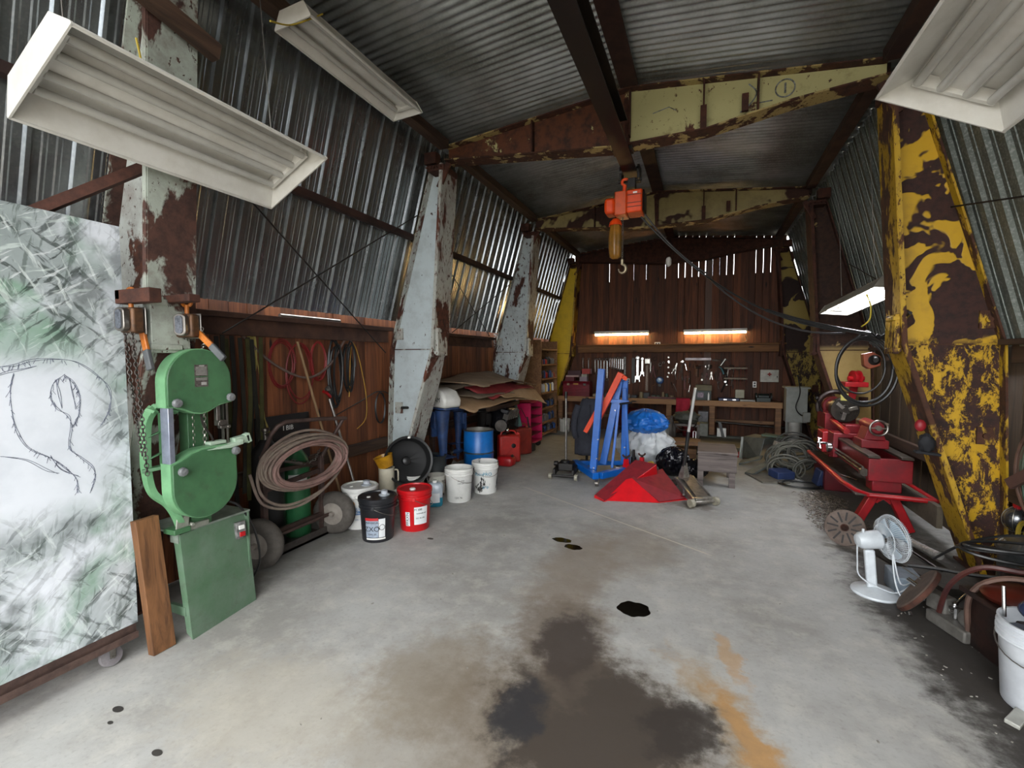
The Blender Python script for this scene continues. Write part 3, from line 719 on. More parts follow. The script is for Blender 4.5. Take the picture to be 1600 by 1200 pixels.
# ------------------------------------------------------------------ lever hoists hung on the first column
def chain(pts, r=.0028, L_=.022, Wd=.009):
    """links along a polyline"""
    mb = MB(); P = [Vector(p) for p in pts]; acc = 0; i = 0; flip = 0
    cum = [0]
    for a, b in zip(P[:-1], P[1:]): cum.append(cum[-1] + (b - a).length)
    s = 0
    while s < cum[-1]:
        while i < len(P) - 2 and cum[i + 1] < s: i += 1
        q = (s - cum[i]) / max(cum[i + 1] - cum[i], 1e-6); c_ = P[i].lerp(P[i + 1], q); d = (P[i + 1] - P[i]).normalized()
        u = d.orthogonal().normalized(); v = d.cross(u)
        if flip: u, v = v, u
        ring = [c_ + d * (L_ * .62 * math.cos(t)) + u * (Wd * math.sin(t)) for t in [2 * PI * k / 10 for k in range(10)]]
        mb.tube(ring, r, 5, closed=True); flip ^= 1; s += L_ * .92
    return mb
OR = M('hoist_orange', 'c2701c', .5, b='7a3f16', sc=14, grime=.4)
def lever_hoist(loc, rz, lever_to, chains, label, chm):
    h = T('lever_hoist', label, 'hoist', loc, rz)
    link('hook', MB().tube(arc((0, 0, .13), .028, 250, -60, 14, 'xz'), .009, 8).cyl((0, 0, .06), (0, 0, .11), .011, n=10), OR, h)
    b = link('body', MB().b2((-.05, -.03, -.07), (.05, .03, .06)), M('hoist_dark', '3a2d24', .5, .4, b='6b4a30', sc=20), h, bev=.012)
    cv = MB(); cv.prism([(.035 * math.cos(a), .028 * math.sin(a) + (.03 if math.sin(a) > 0 else -.035)) for a in [2 * PI * k / 24 for k in range(24)]], -.062, -.03, 'y')
    link('gear_cover', cv, STEEL, h, bev=.004)
    link('cover_badge', MB().prism([(.02 * math.cos(a), .016 * math.sin(a) + (.03 if math.sin(a) > 0 else -.035)) for a in [2 * PI * k / 20 for k in range(20)]], -.066, -.06, 'y'), M('badge', '2c3038', .4, b='62666e', sc=80), h)
    d = Vector(lever_to); 
    link('side_plate', MB().b2((-.055, .03, -.075), (.055, .036, .065)), STEEL, h, bev=.01)
    lv = link('lever', MB().bar((0, .04, -.01), d * .62 + Vector((0, .015, 0)), .035, .018, up=(0, 1, 0)), OR, h, bev=.005)
    link('grip', MB().bar(d * .6 + Vector((0, .015, 0)), d, .038, .024, up=(0, 1, 0)), M('grip_grey', '3c3e40', .6, b='55585a'), lv, bev=.006)
    for c_ in chains: link('chain', chain(c_), chm, h)
    return h
lever_hoist((-2.645, 1.70, 1.785), .35, (.2, .0, -.19), [[(-.03, 0.02, -.07), (-.06, .09, -.11), (-.07, .10, -.5), (-.07, .10, -.9)], [(.05, .04, -.02), (.02, .10, -.1), (-.02, .13, -.14), (-.03, .14, -.95)]], 'orange lever hoist with silver chains hanging just above the bandsaw', M('chain_silver', 'a8a49c', .35, .9, b='77736c', sc=20))
lever_hoist((-2.72, 1.47, 1.80), .1, (.09, .02, -.26), [[(-.02, -.02, -.07), (.0, -.02, -.3), (.03, .0, -.7)], [(.03, -.02, -.07), (.03, 0, -.4), (.06, 0, -.8)]], 'dirty orange lever hoist hanging nearer the painted panel', DSTEEL)
tag(link('steel_bracket', MB().b2((-2.80, 1.44, 1.88), (-2.52, 1.50, 1.95)).b2((-2.8, 1.44, 1.9), (-2.76, 1.72, 1.95)).b2((-2.76, 1.62, 1.90), (-2.5, 1.68, 1.94)), RUST, bev=.004), 'rusty steel bracket on the first column holding two lever hoists', 'bracket')
tag(link('hanging_wire', MB().tube(spl([(-2.74, 1.56, 3.25), (-2.74, 1.58, 3.1), (-2.755, 1.56, 2.9), (-2.74, 1.55, 2.7)]), .006, 6), M('yellow_cord', 'b8a032', .6)), 'short yellow wire on the first left column', 'wire')
tag(link('hanging_wire', MB().tube(spl([(-2.3, 2.0, 3.5), (-2.35, 2.2, 3.62), (-2.3, 2.4, 3.8)]), .005, 6), M('yellow_cord', 'b8a032', .6)), 'yellow wire looping by the roof edge at the top of the photo', 'wire')
# ------------------------------------------------------------------ gas bottle cart with hose
BRN = M('cart_brown', '5a4640', .55, .3, b='3c2f2b', sc=12, grime=.2)
ct = T('gas_bottle_cart', 'brown steel gas bottle cart with two rubber tyred wheels', 'cart', (-3.17, 2.9, 0))
hp = spl([(-3.17, 3.16, .70), (-3.08, 3.21, .9), (-3.0, 3.27, 1.05)], 4) 
lw('handle', MB().tube([(-3.17, 3.16, .70), (-3.0, 3.28, 1.07)], .017, 10).tube([(-3.0, 3.30, 1.055), (-3.0, 3.0, 1.085), (-3.0, 2.65, 1.105), (-3.02, 2.59, 1.08), (-3.06, 2.565, 1.02), (-3.17, 2.56, .82)], .017, 10), BRN, ct)
for y in (2.57, 3.16):
    lw('post', MB().b2((-3.19, y - .02, .02), (-3.15, y + .02, .84 if y < 3 else .73)), BRN, ct, bev=.003)
lw('crossbar', MB().bar((-3.17, 2.57, .70), (-3.2, 3.16, .66), .03, .03), BRN, ct)
lw('crossbar', MB().bar((-3.17, 2.57, .56), (-3.17, 3.16, .60), .02, .04), BRN, ct)
lw('crossbar', MB().bar((-3.17, 2.57, .2), (-3.17, 3.16, .2), .03, .03), BRN, ct)
lw('foot_plate', MB().b2((-3.46, 2.55, .01), (-3.12, 3.18, .03)).b2((-3.13, 2.55, .01), (-3.12, 3.18, .085)), M('cart_plate', '4f4944', .6, .3, b='37322f', sc=12), ct)
lw('axle', MB().cyl((-3.11, 2.46, .19), (-3.11, 3.2, .19), .016, n=10), BRN, ct)
for y, lb in ((3.23, None), (2.45, None)):
    w_ = lw('wheel', MB().lathe([(.10, -.05), (.125, -.055), (.165, -.05), (.188, -.03), (.195, 0), (.188, .03), (.165, .05), (.125, .055), (.10, .05)], 32, (-3.09, y, .195), (-.3, 1, 0), cap=False), RUBBER, ct)
    lw('hub', MB().lathe([(0, -.075), (.018, -.075), (.025, -.05), (.05, -.04), (.10, -.048), (.10, .048), (.05, .04), (.025, .05), (.018, .075), (0, .075)], 24, (-3.09, y, .195), (-.3, 1, 0)), M('hub_grey', '9a938a', .6, .2, b='756d65'), w_)
ch = lw('safety_chain', chain([(-3.17, 3.15, .78), (-3.12, 3.05, .72), (-3.13, 2.95, .7), (-3.2, 2.85, .75)], .003, .03, .011), STEEL, ct)
gr = M('oxygen_green', '2c6a40', .4, b='245636', grime=.2)
cy = T('gas_cylinder', 'green gas cylinder standing in the cart under the coiled hose', 'gas cylinder', (-3.33, 3.03, .03))
link('bottle', MB().lathe([(.1, 0), (.115, .02), (.115, .62), (.1, .69), (.06, .75), (.035, .78), (.035, .80)], 28), gr, cy)
link('valve', MB().lathe([(.02, .80), (.02, .86), (.03, .87), (.03, .89), (0, .9)], 12).cyl((0, 0, .84), (.07, -.05, .84), .012, n=8).cyl((.07, -.05, .84), (.1, -.07, .90), .028, n=14), STEEL, cy)
link('paper_label', MB().grid(lambda u, v: (.1165 * math.cos(-1.3 + u * 1.4), .1165 * math.sin(-1.3 + u * 1.4), .50 + v * .06), 8, 2), WHITEP, cy, label='white torn label')
cy = T('gas_cylinder', 'black gas cylinder standing behind the green one in the cart', 'gas cylinder', (-3.34, 2.74, .03))
link('bottle', MB().lathe([(.12, 0), (.135, .02), (.135, .72), (.12, .8), (.07, .86), (.04, .9)], 28), BLACK, cy)
link('valve', MB().lathe([(.02, .9), (.02, .96), (.035, .97), (.035, .99), (0, 1.0)], 12).cyl((0, 0, .94), (.08, -.02, .95), .012, n=8), STEEL, cy)
reg = T('torch_handle', 'chromed cutting torch lying across the coiled hose', 'torch', (-3.12, 2.85, .74))
link('barrel', MB().cyl((0, -.13, .03), (0, .05, -.03), .012, n=10), STEEL, reg)
link('tip', MB().tube([(0, .05, -.03), (.0, .12, -.04), (.01, .16, -.07)], .006, 8), CHROME, reg)
HOSE = M('hose_tan', '857a6c', .75, b='6e5a52', sc=9); HOSEP = M('hose_pink', '8f6f68', .75, b='6e5850', sc=9)
for i, (mt, nm, cc, rx, ry, tn, sd) in enumerate(((HOSE, 'grey-brown welding hose coiled on the gas bottle cart, outer loops', (-2.98, 2.82, .76), .40, .2, 7, 3), (HOSEP, 'pinkish welding hose coiled on the gas bottle cart, inner loops', (-2.95, 2.82, .75), .36, .16, 9, 8))):
    pts = coil(cc, rx, ry, tn, .07, 'yz', .05, sd, 30)
    if i == 0: pts += spl([pts[-1], (-2.98, 3.2, .62), (-2.97, 2.95, .48), (-2.98, 2.6, .46), (-3.02, 2.42, .6), (-3.02, 2.44, .85), (-3.0, 2.7, 1.0), (-2.98, 3.0, .98), (-2.96, 3.26, .8), (-2.97, 3.1, .55), (-2.98, 2.75, .42), (-3.02, 2.45, .5), (-3.05, 2.36, .75)], 8)[1:]
    solo('welding_hose', MB().tube(pts, .0115, 7), mt, nm, 'hose', (-2.98, 2.82, .5))
# small black sign with white marks behind the cart
sg = T('black_board', 'black board with white marks behind the gas cylinders', 'board', (-3.43, 3.0, .98))
link('panel', MB().b2((-.01, -.28, -.33), (.01, .28, .12)), BLACK, sg)
text('I BIB', .06, WHITEP, sg, (.0105, .04, .0), (PI / 2, 0, PI / 2))
# ------------------------------------------------------------------ things hung on the left planks
def hung(name, pts, r, m, label, cat='hose', n=6): return solo(name, MB().tube(pts, r, n), m, label, cat)
xw = -3.445
hung('hung_hose', coil((xw + .02, 3.0, 1.55), .13, .2, 3, .06, 'yz', .01, 4), .006, M('hose_red', '7a1c1c', .5), 'dark red air hose coiled on the left planks, left one', 'hose')
hung('hung_hose', coil((xw + .02, 3.19, 1.48), .15, .26, 2.2, .08, 'yz', .01, 5), .007, M('hose_red', '7a1c1c', .5), 'dark red air hose coiled on the left planks, hanging lower')
hung('hung_hose', coil((xw + .02, 3.42, 1.58), .09, .18, 3, .06, 'yz', .01, 6), .006, M('hose_red2', '8a2220', .5), 'bright red hose coil beside the black jumper cables')
hung('long_hose', spl([(xw + .03, 2.62, 1.78), (xw + .04, 2.9, 1.55), (xw + .05, 3.25, 1.42), (xw + .05, 3.55, 1.55), (xw + .04, 3.75, 1.78), (xw + .03, 3.85, 1.78)]), .011, M('hose_brown', '6b5850', .7), 'brown hose sagging in one wide swag over the red coils')
hung('jumper_cable', coil((xw + .05, 3.62, 1.45), .07, .3, 5, .14, 'yz', .03, 7), .010, BLACK, 'thick bunch of black cables hanging on the left planks', 'cable')
hung('jumper_cable', coil((xw + .05, 3.80, 1.5), .06, .24, 4, .14, 'yz', .03, 9), .009, BLACK, 'smaller bunch of black cables hanging right of the thick bunch', 'cable')
hung('extension_lead', spl([(xw + .06, 3.78, 1.2), (xw + .05, 3.82, 1.6), (xw + .05, 3.86, 1.76), (xw + .05, 3.95, 1.6), (xw + .05, 4.05, 1.2), (xw + .05, 4.04, .95), (xw + .05, 3.9, .85)]), .005, M('cord_yellow', 'b5892e', .6), 'yellow cord looped over the black cables on the left planks', 'cord')
hung('rope', spl([(xw + .03, 2.66, 1.80), (xw + .03, 2.7, 1.6), (xw + .04, 2.68, 1.35), (xw + .03, 2.75, 1.2), (xw + .03, 2.85, .95), (xw + .03, 2.92, .6)]) + spl([(xw + .03, 2.92, .6), (xw + .03, 2.8, 1.1), (xw + .03, 2.76, 1.5), (xw + .03, 2.68, 1.80)]) + coil((xw + .03, 2.70, 1.62), .03, .18, 4, .2, 'yz', .01, 3), .005, M('rope_yellow', '9c8c4c', .8), 'yellow rope hanging from the left rail beside the dark straps', 'rope')
hung('lasso_cable', coil((xw + .02, 4.33, 1.03), .085, .17, 2, .05, 'yz', .006, 2) + spl([(xw + .02, 4.42, 1.1), (xw + .02, 4.3, 1.22), (xw + .03, 4.0, 1.14), (xw + .03, 3.6, 1.02)], 6), .006, BLACK, 'thin black cable looped low on the planks left of the pale column', 'cable')
hung('lasso_cable', spl([(xw + .03, 4.25, 1.22), (xw + .03, 4.4, 1.21), (xw + .06, 4.55, 1.1), (xw + .06, 4.56, .9), (xw + .05, 4.5, .75)], 6), .006, BLACK, 'thin black cable bending down against the pale column', 'cable')
torch = T('blow_torch', 'red handled tool hooked under the black cables', 'tool', (xw + .06, 3.48, 1.28))
link('handle', MB().tube([(0, -.05, 0), (0, 0, -.02), (0, .04, -.06)], .015, 8), REDP, torch)
link('head', MB().lathe([(.02, 0), (.03, .02), (.012, .05)], 12, (0, .0, .0), (0, .3, 1)), STEEL, torch)
# dark straps / belts
rr = random.Random(11)
for i in range(9):
    y = 2.36 + i * .047; z0 = rr.uniform(.35, .75)
    mb = MB(); xo = xw + .05 + rr.uniform(0, .05)
    pts = [(xo, y + rr.uniform(-.01, .01), 1.78 - rr.uniform(0, .03)), (xo + .02, y + rr.uniform(-.02, .02), 1.3), (xo + .01, y + rr.uniform(-.03, .03), .9), (xo, y + rr.uniform(-.03, .03), z0)]
    P = spl(pts, 4)
    for a, b in zip(P[:-1], P[1:]): mb.bar(a, b, .034, .006, up=(1, 0, 0))
    solo('strap', mb, M('strap_dark%d' % (i % 3), ['1e1d19', '2b2a22', '4c4a20'][i % 3], .8, b=['12110f', '1c1b16', '2e2c14'][i % 3]), '%s dark strap from the left among those hanging behind the bandsaw' % ORD[i], 'strap', group='straps behind the bandsaw')
# pipe on the rail
solo('metal_pipe', MB().tube([(-3.38, 2.95, 1.965), (-3.37, 3.65, 1.965)], .02, 12), STEEL, 'grey metal pipe lying on the left timber rail', 'pipe')
# long poles leaning
bp = T('broom', 'broom with a bare wooden shaft leaning on the cart', 'broom', (-3.3, 3.5, 0))
link('shaft', MB().cyl((0.02, .02, .25), (-.09, -.36, 1.75), .012, n=10), wood('pole_wood', '9a7b58', '735a3e', 'z', 1, knots=False), bp)
link('brush', MB().box((.02, .03, .14), (.06, .3, .24)), M('bristle', '3a3128', .9), bp, bev=.01)
solo('metal_pole', MB().cyl((-3.12, 3.66, .01), (-3.40, 3.52, 1.2), .014, n=12), STEEL, 'silver metal pole leaning beside the white lidded bucket', 'pole')
# ------------------------------------------------------------------ buckets
def bucket(loc, body, label, h=.37, r=.15, lid=None, rz=0, bail=True, cat='bucket', ribs=3, inner=None, bail_m=None, liddet=None):
    b = T('bucket', label, cat, loc, rz)
    rb = r * .87
    pr = [(rb * .97, 0), (rb, .008), (rb + (r - rb) * .8, h * .76)]
    z = h * .78
    for k in range(ribs): pr += [(r * 1.0, z), (r * 1.045, z + .004), (r * 1.045, z + .011), (r * 1.0, z + .015)]; z += h * .065
    pr += [(r, h - .008), (r * 1.03, h - .004), (r * 1.03, h)]
    if lid: pr += [(0, h)]
    else: pr += [(r * .97, h), (r * .95, h * .8), (rb * .93, .02), (0, .02)]
    link('shell', MB().lathe(pr, 36), body, b, sm=40)
    if lid:
        l = link('lid', MB().lathe([(r * 1.07, h - .03), (r * 1.09, h - .025), (r * 1.09, h + .006), (r * 1.05, h + .012), (r * .96, h + .010), (r * .93, h - .004), (0, h - .004)], 36), lid, b, sm=40)
        if liddet: liddet(l, r, h)
    if bail:
        m = bail_m or STEEL; y = r * 1.04
        pts = [(0, -y, h * .82)] + arc((0, 0, h * .82), y, 180, 360, 16, 'yz', r2=r * .95)[1:-1] + [(0, y, h * .82)]
        pts = [(abs(math.sin(math.acos(max(-1, min(1, p[1] / y))))) * (r * 1.08), p[1], h * .82 - abs(math.sin(math.acos(max(-1, min(1, p[1] / y))))) * .09) for p in pts]
        link('bail', MB().tube(pts, .003, 6), m, b)
        e = MB()
        for s_ in (-1, 1): e.box((0, s_ * y, h * .82), (.03, .012, .03))
        link('bail_ear', e, body, b, bev=.003)
    return b
def wrap(parent, name, r, a0, a1, z0, z1, m, k=.004):
    return link(name, MB().grid(lambda u, v: ((r(z0 + v * (z1 - z0)) + k) * math.cos(a0 + u * (a1 - a0)), (r(z0 + v * (z1 - z0)) + k) * math.sin(a0 + u * (a1 - a0)), z0 + v * (z1 - z0)), 14, 4), m, parent)
def rfun(r, h): return lambda z: r * .87 + (r - r * .87) * .8 * z / (h * .76)
def curved_text(parent, s, size, r, a, z, m, name='lettering', rotz=0):
    """flat letters bent round a bucket wall"""
    cu = bpy.data.curves.new(name, 'FONT'); cu.body = s; cu.size = size; cu.extrude = .0004; cu.align_x = 'CENTER'; cu.align_y = 'CENTER'
    o = bpy.data.objects.new('tmp', cu); COL.objects.link(o); dg = bpy.context.evaluated_depsgraph_get(); me = bpy.data.meshes.new_from_object(o.evaluated_get(dg)); bpy.data.objects.remove(o)
    ca, sa = math.cos(rotz), math.sin(rotz)
    for v in me.vertices:
        x, y = v.co.x * ca - v.co.y * sa, v.co.x * sa + v.co.y * ca; rr_ = r(z + y) + .006 + v.co.z; an = a + x / r(z)
        v.co = (rr_ * math.cos(an), rr_ * math.sin(an), z + y)
    me.materials.clear(); me.materials.append(m); me.name = name
    q = bpy.data.objects.new(name, me); COL.objects.link(q); q.parent = parent; return q
BLU = M('print_blue', '1f5f9a', .5, bump=0); BLK = M('print_black', '1a1a1c', .5, bump=0); RDP = M('print_red', 'b3262a', .5, bump=0)
WB = M('bucket_white', 'dcdcd8', .38, b='c9c9c4', bump=0, grime=.1); RB = M('bucket_red', 'c01018', .36, b='a50c14', bump=0); BB = M('bucket_black', '17181b', .35, b='222327', bump=0)
LBL = M('label_paper', 'd9dbdb', .5, b='c8cccd', bump=0)
CLEAR = M('lid_spout_clear', 'c4cad0', .2, b='8d949b', bump=0)
def spout(l, r, h):
    link('spout', MB().lathe([(.045, 0), (.05, .012), (.03, .02), (.028, .045), (.033, .05), (.0, .055)], 18, (r * .35, .03, h - .004)), CLEAR, l)
    link('cap', MB().lathe([(.018, 0), (.018, .01), (0, .012)], 14, (-r * .45, -.03, h - .004)), WHITEP, l)
def redcap(l, r, h):
    link('cap', MB().lathe([(.028, 0), (.028, .014), (.02, .02), (0, .02)], 16, (-r * .1, -r * .3, h - .004)), WHITEP, l, label='white cap')
va = lambda x, y: math.atan2(-y, -x)     # angle facing the camera
# 1 white lidded
p = (-3.02, 3.49, 0); b = bucket(p, WB, 'white lidded bucket with blue print between the cart wheel and the black bucket', .38, .155, WB, va(*p[:2]) + 1.2, liddet=spout)
R_ = rfun(.155, .38); a = -1.2
curved_text(b, 'ELLE', .035, R_, a - .1, .2, BLU); wrap(b, 'blue_band', R_, a - .45, a + .5, .145, .18, BLU, .005); curved_text(b, 'Blue', .03, R_, a - .1, .163, WHITEP); curved_text(b, '5 GAL 18.9L', .02, R_, a - .1, .1, BLU)
link('print_spot', MB().lathe([(.022, 0), (.022, .001), (0, .001)], 20, ((R_(.25) + .005) * math.cos(a - .45), (R_(.25) + .005) * math.sin(a - .45), .25), (math.cos(a - .45), math.sin(a - .45), 0)), M('print_orange', 'd08a2a', .5, bump=0), b)
# 2 black
p = (-2.66, 3.30, 0); b = bucket(p, BB, 'black lidded bucket with grey label, nearest of the row of buckets', .375, .155, BB, va(*p[:2]) + 1.3, liddet=spout)
R_ = rfun(.155, .375); a = -1.3 + .0
GL = M('label_greyblue', '9aa6b4', .5, b='7d8896', sc=30, bump=0)
wrap(b, 'label', R_, a - .75, a + .02, .05, .215, GL); wrap(b, 'label', R_, a + .04, a + .42, .05, .215, LBL); wrap(b, 'label_stripe', R_, a - .75, a + .45, .03, .045, WHITEP)
wrap(b, 'label_stripe', R_, a - .75, a + .02, .2, .225, RDP, .005)
curved_text(b, 'UNIVERSAL', .026, R_, a - .36, .182, BLK); curved_text(b, 'ZXO', .06, R_, a - .36, .125, BLK); curved_text(b, '10W-30', .022, R_, a - .36, .08, BLK)
link('label_ring', MB().tube([((R_(.14 + .024 * math.sin(q)) + .007) * math.cos(a + .23 + .15 * math.cos(q)), (R_(.14) + .007) * math.sin(a + .23 + .15 * math.cos(q)), .14 + .024 * math.sin(q)) for q in [2 * PI * k / 18 for k in range(18)]], .002, 5, closed=True), BLK, b)
# 3 red
p = (-2.5, 3.64, 0); b = bucket(p, RB, 'red lidded bucket with white labels at the front of the row', .375, .152, RB, va(*p[:2]) + 1.5, liddet=redcap)
R_ = rfun(.152, .375); a = -1.5 + .0
wrap(b, 'label', R_, a - .05, a + .85, .07, .235, LBL); wrap(b, 'label', R_, a - .62, a - .33, .06, .19, LBL)
curved_text(b, 'M 308', .028, R_, a + .2, .21, BLK); curved_text(b, 'hydraulic oil', .018, R_, a + .4, .175, BLK); curved_text(b, 'ISO 46 20L', .018, R_, a + .35, .13, BLK); curved_text(b, 'PFRXN', .04, R_, a - .475, .125, BLK, rotz=PI / 2)
# 4 white open front with bail
p = (-2.53, 4.55, 0); b = bucket(p, WB, 'clean white open bucket between the washer fluid jug and the paint-dripped bucket', .375, .153, None, va(*p[:2]) + .9)
R_ = rfun(.153, .375); a = -.9
curved_text(b, '20 LITRE', .02, R_, a + .15, .25, BLK); curved_text(b, 'KEEP DRY', .016, R_, a + .15, .22, BLK); curved_text(b, '120 76', .03, R_, a - .05, .06, BLK)
# 5 paint-dripped
DRIP = peel('bucket_dripped', 'd4d4d0', '1d1c1b', '2a2826', sc=7, cover=.6, stretch=(1, 1, .5), dirt=.1, rr=.6)
p = (-2.40, 4.96, 0); b = bucket(p, DRIP, 'white bucket with black drips and blue lettering, rightmost of the row', .37, .155, None, va(*p[:2]) + .3)
R_ = rfun(.155, .37); TE = M('print_teal', '2a8aa8', .5, bump=0)
curved_text(b, 'RainPRO', .055, R_, -.45, .24, TE); curved_text(b, 'grip', .045, R_, -.25, .09, TE)
link('contents', MB().lathe([(.14, .30), (0, .30)], 24), BLACK, b)
# 6 small white behind
GRIMY = peel('bucket_grimy', 'c9c7bd', '4b4236', '2d261f', sc=6, cover=.58, dirt=.3, rr=.6)
bucket((-2.87, 4.62, 0), GRIMY, 'small grimy white bucket half hidden behind the clean open one', .24, .11, None, 1.0)
# 7 grimy lidded bucket carrying jug, 8 nested white pails
bucket((-3.18, 4.08, 0), GRIMY, 'grimy white tub under the translucent measuring jug', .2, .17, None, .5)
bucket((-2.98, 4.33, 0), WB, 'ribbed white pail behind the red bucket, lower one of a nested pair', .30, .115, None, .5, bail=False, ribs=3)
jg = T('measuring_jug', 'translucent plastic oil measuring jug standing on the grimy white tub', 'jug', (-3.10, 4.0, .205), .9)
JP = M('jug_plastic', 'c9c3ae', .35, b='b5ae98', bump=0)
link('shell', MB().lathe([(.078, 0), (.08, .01), (.083, .23), (.086, .235), (.08, .236), (.076, .02), (0, .02)], 28), JP, jg)
link('jug_handle', MB().tube(spl([(.08, 0, .2), (.12, 0, .19), (.125, 0, .12), (.12, 0, .07), (.08, 0, .06)], 5), .009, 8), JP, jg)
fu = T('funnel', 'amber plastic funnel sitting in the measuring jug', 'funnel', (-3.10, 4.0, .445), (.15, -.25, 0))
link('cone', MB().lathe([(.076, 0), (.083, .03), (.1, .12), (.104, .125), (.1, .127), (.078, .04), (.012, .01), (0, .01)], 28), M('amber', 'c08c1e', .35, b='8f6414', sc=14), fu)
# washer fluid jug
wj = T('washer_fluid_jug', 'clear plastic jug half full of blue washer fluid beside the red bucket', 'jug', (-2.66, 4.25, 0), .5)
JC = M('jug_clear', 'b9c3cc', .2, b='a3aeb8', bump=0)
link('body', MB().ball((0, 0, .13), (.085, .065, .13), 20, 12, sq=.45), JC, wj)
link('fluid', MB().ball((0, 0, .065), (.088, .068, .065), 20, 10, sq=.45), M('fluid_blue', '2c7f95', .2, b='1f6a80', bump=0), wj, label='blue fluid in the lower half')
link('neck', MB().lathe([(.06, .2), (.03, .25), (.02, .26)], 18), JC, wj)
link('cap', MB().lathe([(.024, .255), (.024, .285), (0, .286)], 16), WHITEP, wj)
link('jug_handle', MB().tube(spl([(.03, 0, .25), (.07, 0, .24), (.08, 0, .19), (.07, 0, .15)], 5), .011, 8), JC, wj)
wrap(wj, 'label', lambda z: .087, -2.2, -.9, .06, .16, LBL, .002)
# black oil drain pan on edge, ribbed bin
dp = T('drain_pan', 'round black oil drain pan leaning on edge against the pale column', 'pan', (-2.94, 4.17, .32), (0, 0, .1)); dp.scale = (.85, .85, .85)
link('dish', MB().lathe([(.30, 0), (.305, .02), (.29, .03), (.265, -.11), (.24, -.13), (0, -.13)], 40, (0, 0, .2), (.66, -.72, .22), cap=False), M('pan_black', '0c0c0d', .7, b='151516'), dp, sm=40, solid=.004)
link('rim', MB().lathe([(.285, .015), (.31, .015), (.315, .025), (.31, .035), (.285, .03), (.285, .015)], 40, (0, 0, .2), (.66, -.72, .22), cap=False), BLACK, dp)
link('centre_hub', MB().lathe([(.06, -.13), (.05, -.09), (.03, -.08), (0, -.08)], 20, (0, 0, .2), (.66, -.72, .22)), BLACK, dp)
link('grip_slot', MB().box((.02, -.0, .505), (.03, .09, .02), (0, 0, .4)), WHITEP, dp, label='white sticker on the rim')
rbm = MB(); n = 48
pr = []
rbm.grid(lambda u, v: ((.15 + .02 * v + (.005 if int(round(u * n)) % 2 else 0)) * math.cos(2 * PI * u), (.12 + .015 * v + (.005 if int(round(u * n)) % 2 else 0)) * math.sin(2 * PI * u), .4 * v), n, 2, cu=True)
rt = T('waste_bin', 'dark grey ribbed plastic bin beside the drain pan', 'bin', (-3.08, 4.88, 0))
link('shell', rbm, M('bin_grey', '33383a', .6, b='262a2c'), rt, sm=15, solid=.004); link('rim', MB().tube([(.175 * math.cos(a), .14 * math.sin(a), .4) for a in [2 * PI * k / 32 for k in range(32)]], .008, 8, closed=True), M('bin_grey', '33383a'), rt)
# blue drum
BDR = M('drum_blue', '1272c4', .35, b='0f62ad', bump=0, grime=.12)
dr = T('drum', 'small bright blue open steel drum behind the paint-dripped bucket', 'drum', (-2.93, 5.85, 0))
link('shell', MB().lathe([(.2, 0), (.21, .01), (.21, .27), (.218, .28), (.21, .29), (.21, .585), (.203, .585), (.2, .02), (0, .02)], 40), BDR, dr, sm=50)
link('rim', MB().lathe([(.205, .582), (.216, .585), (.217, .598), (.208, .602), (.2, .596)], 40, cap=False), STEEL, dr)
link('hoop', MB().lathe([(.211, .27), (.2195, .274), (.2195, .287), (.211, .291)], 40, cap=False), STEEL, dr)
link('lining', MB().lathe([(.198, .59), (.197, .35), (0, .35)], 40, cap=False), M('lining_grey', 'a9a79f', .4, .5, b='8b8981'), dr, label='bare grey inside')
# red petrol cans
def jerry(loc, rz, label, s=1, m=REDP):
    j = T('petrol_can', label, 'petrol can', loc, rz)
    link('body', MB().b2((-.09 * s, -.17 * s, 0), (.09 * s, .17 * s, .42 * s)), m, j, bev=.03 * s)
    link('can_handle', MB().tube(spl([(0, -.13 * s, .41 * s), (0, -.11 * s, .47 * s), (0, -.05 * s, .48 * s), (0, .05 * s, .48 * s), (0, .10 * s, .46 * s), (0, .12 * s, .41 * s)], 4), .014 * s, 8), m, j)
    link('cap', MB().lathe([(.03 * s, 0), (.03 * s, .03 * s), (.02 * s, .04 * s), (0, .04 * s)], 14, (0, .14 * s, .41 * s), (0, .5, 1)), m, j)
    link('crease', MB().bar((.092 * s, -.1 * s, .08 * s), (.092 * s, .1 * s, .3 * s), .015 * s, .008 * s, up=(1, 0, 0)), m, j)
    return j
RC = M('can_red', 'b5241c', .5, b='8c1a14', grime=.35)
j = jerry((-2.76, 6.55, 0), -.9, 'red petrol can with a round dial, tallest of the red cans', 1, RC)
link('dial', MB().lathe([(.035, 0), (.035, .01), (.02, .014), (0, .014)], 16, (.09, .05, .26), (1, 0, 0)), BLACKM, j)
jerry((-2.80, 7.15, 0), -.6, 'dull red petrol can behind the one with the dial', 1.05, M('can_dull_red', '8c2a1e', .6, b='6c2018', grime=.4))
j = T('petrol_can', 'small bright red petrol can on the floor in front of the taller ones', 'petrol can', (-2.68, 6.27, 0))
link('body', MB().ball((0, 0, .075), (.13, .1, .075), 20, 10, sq=.5), REDP, j); link('spout', MB().cyl((.08, 0, .13), (.1, 0, .17), .02, n=10), BLACK, j)
solo('red_pan', MB().lathe([(.18, 0), (.2, .04), (.19, .045), (.1, .09), (0, .1)], 24, (-2.98, 5.2, .0)), REDP, 'red domed lid lying behind the clean white bucket', 'lid', (-2.98, 5.2, 0))
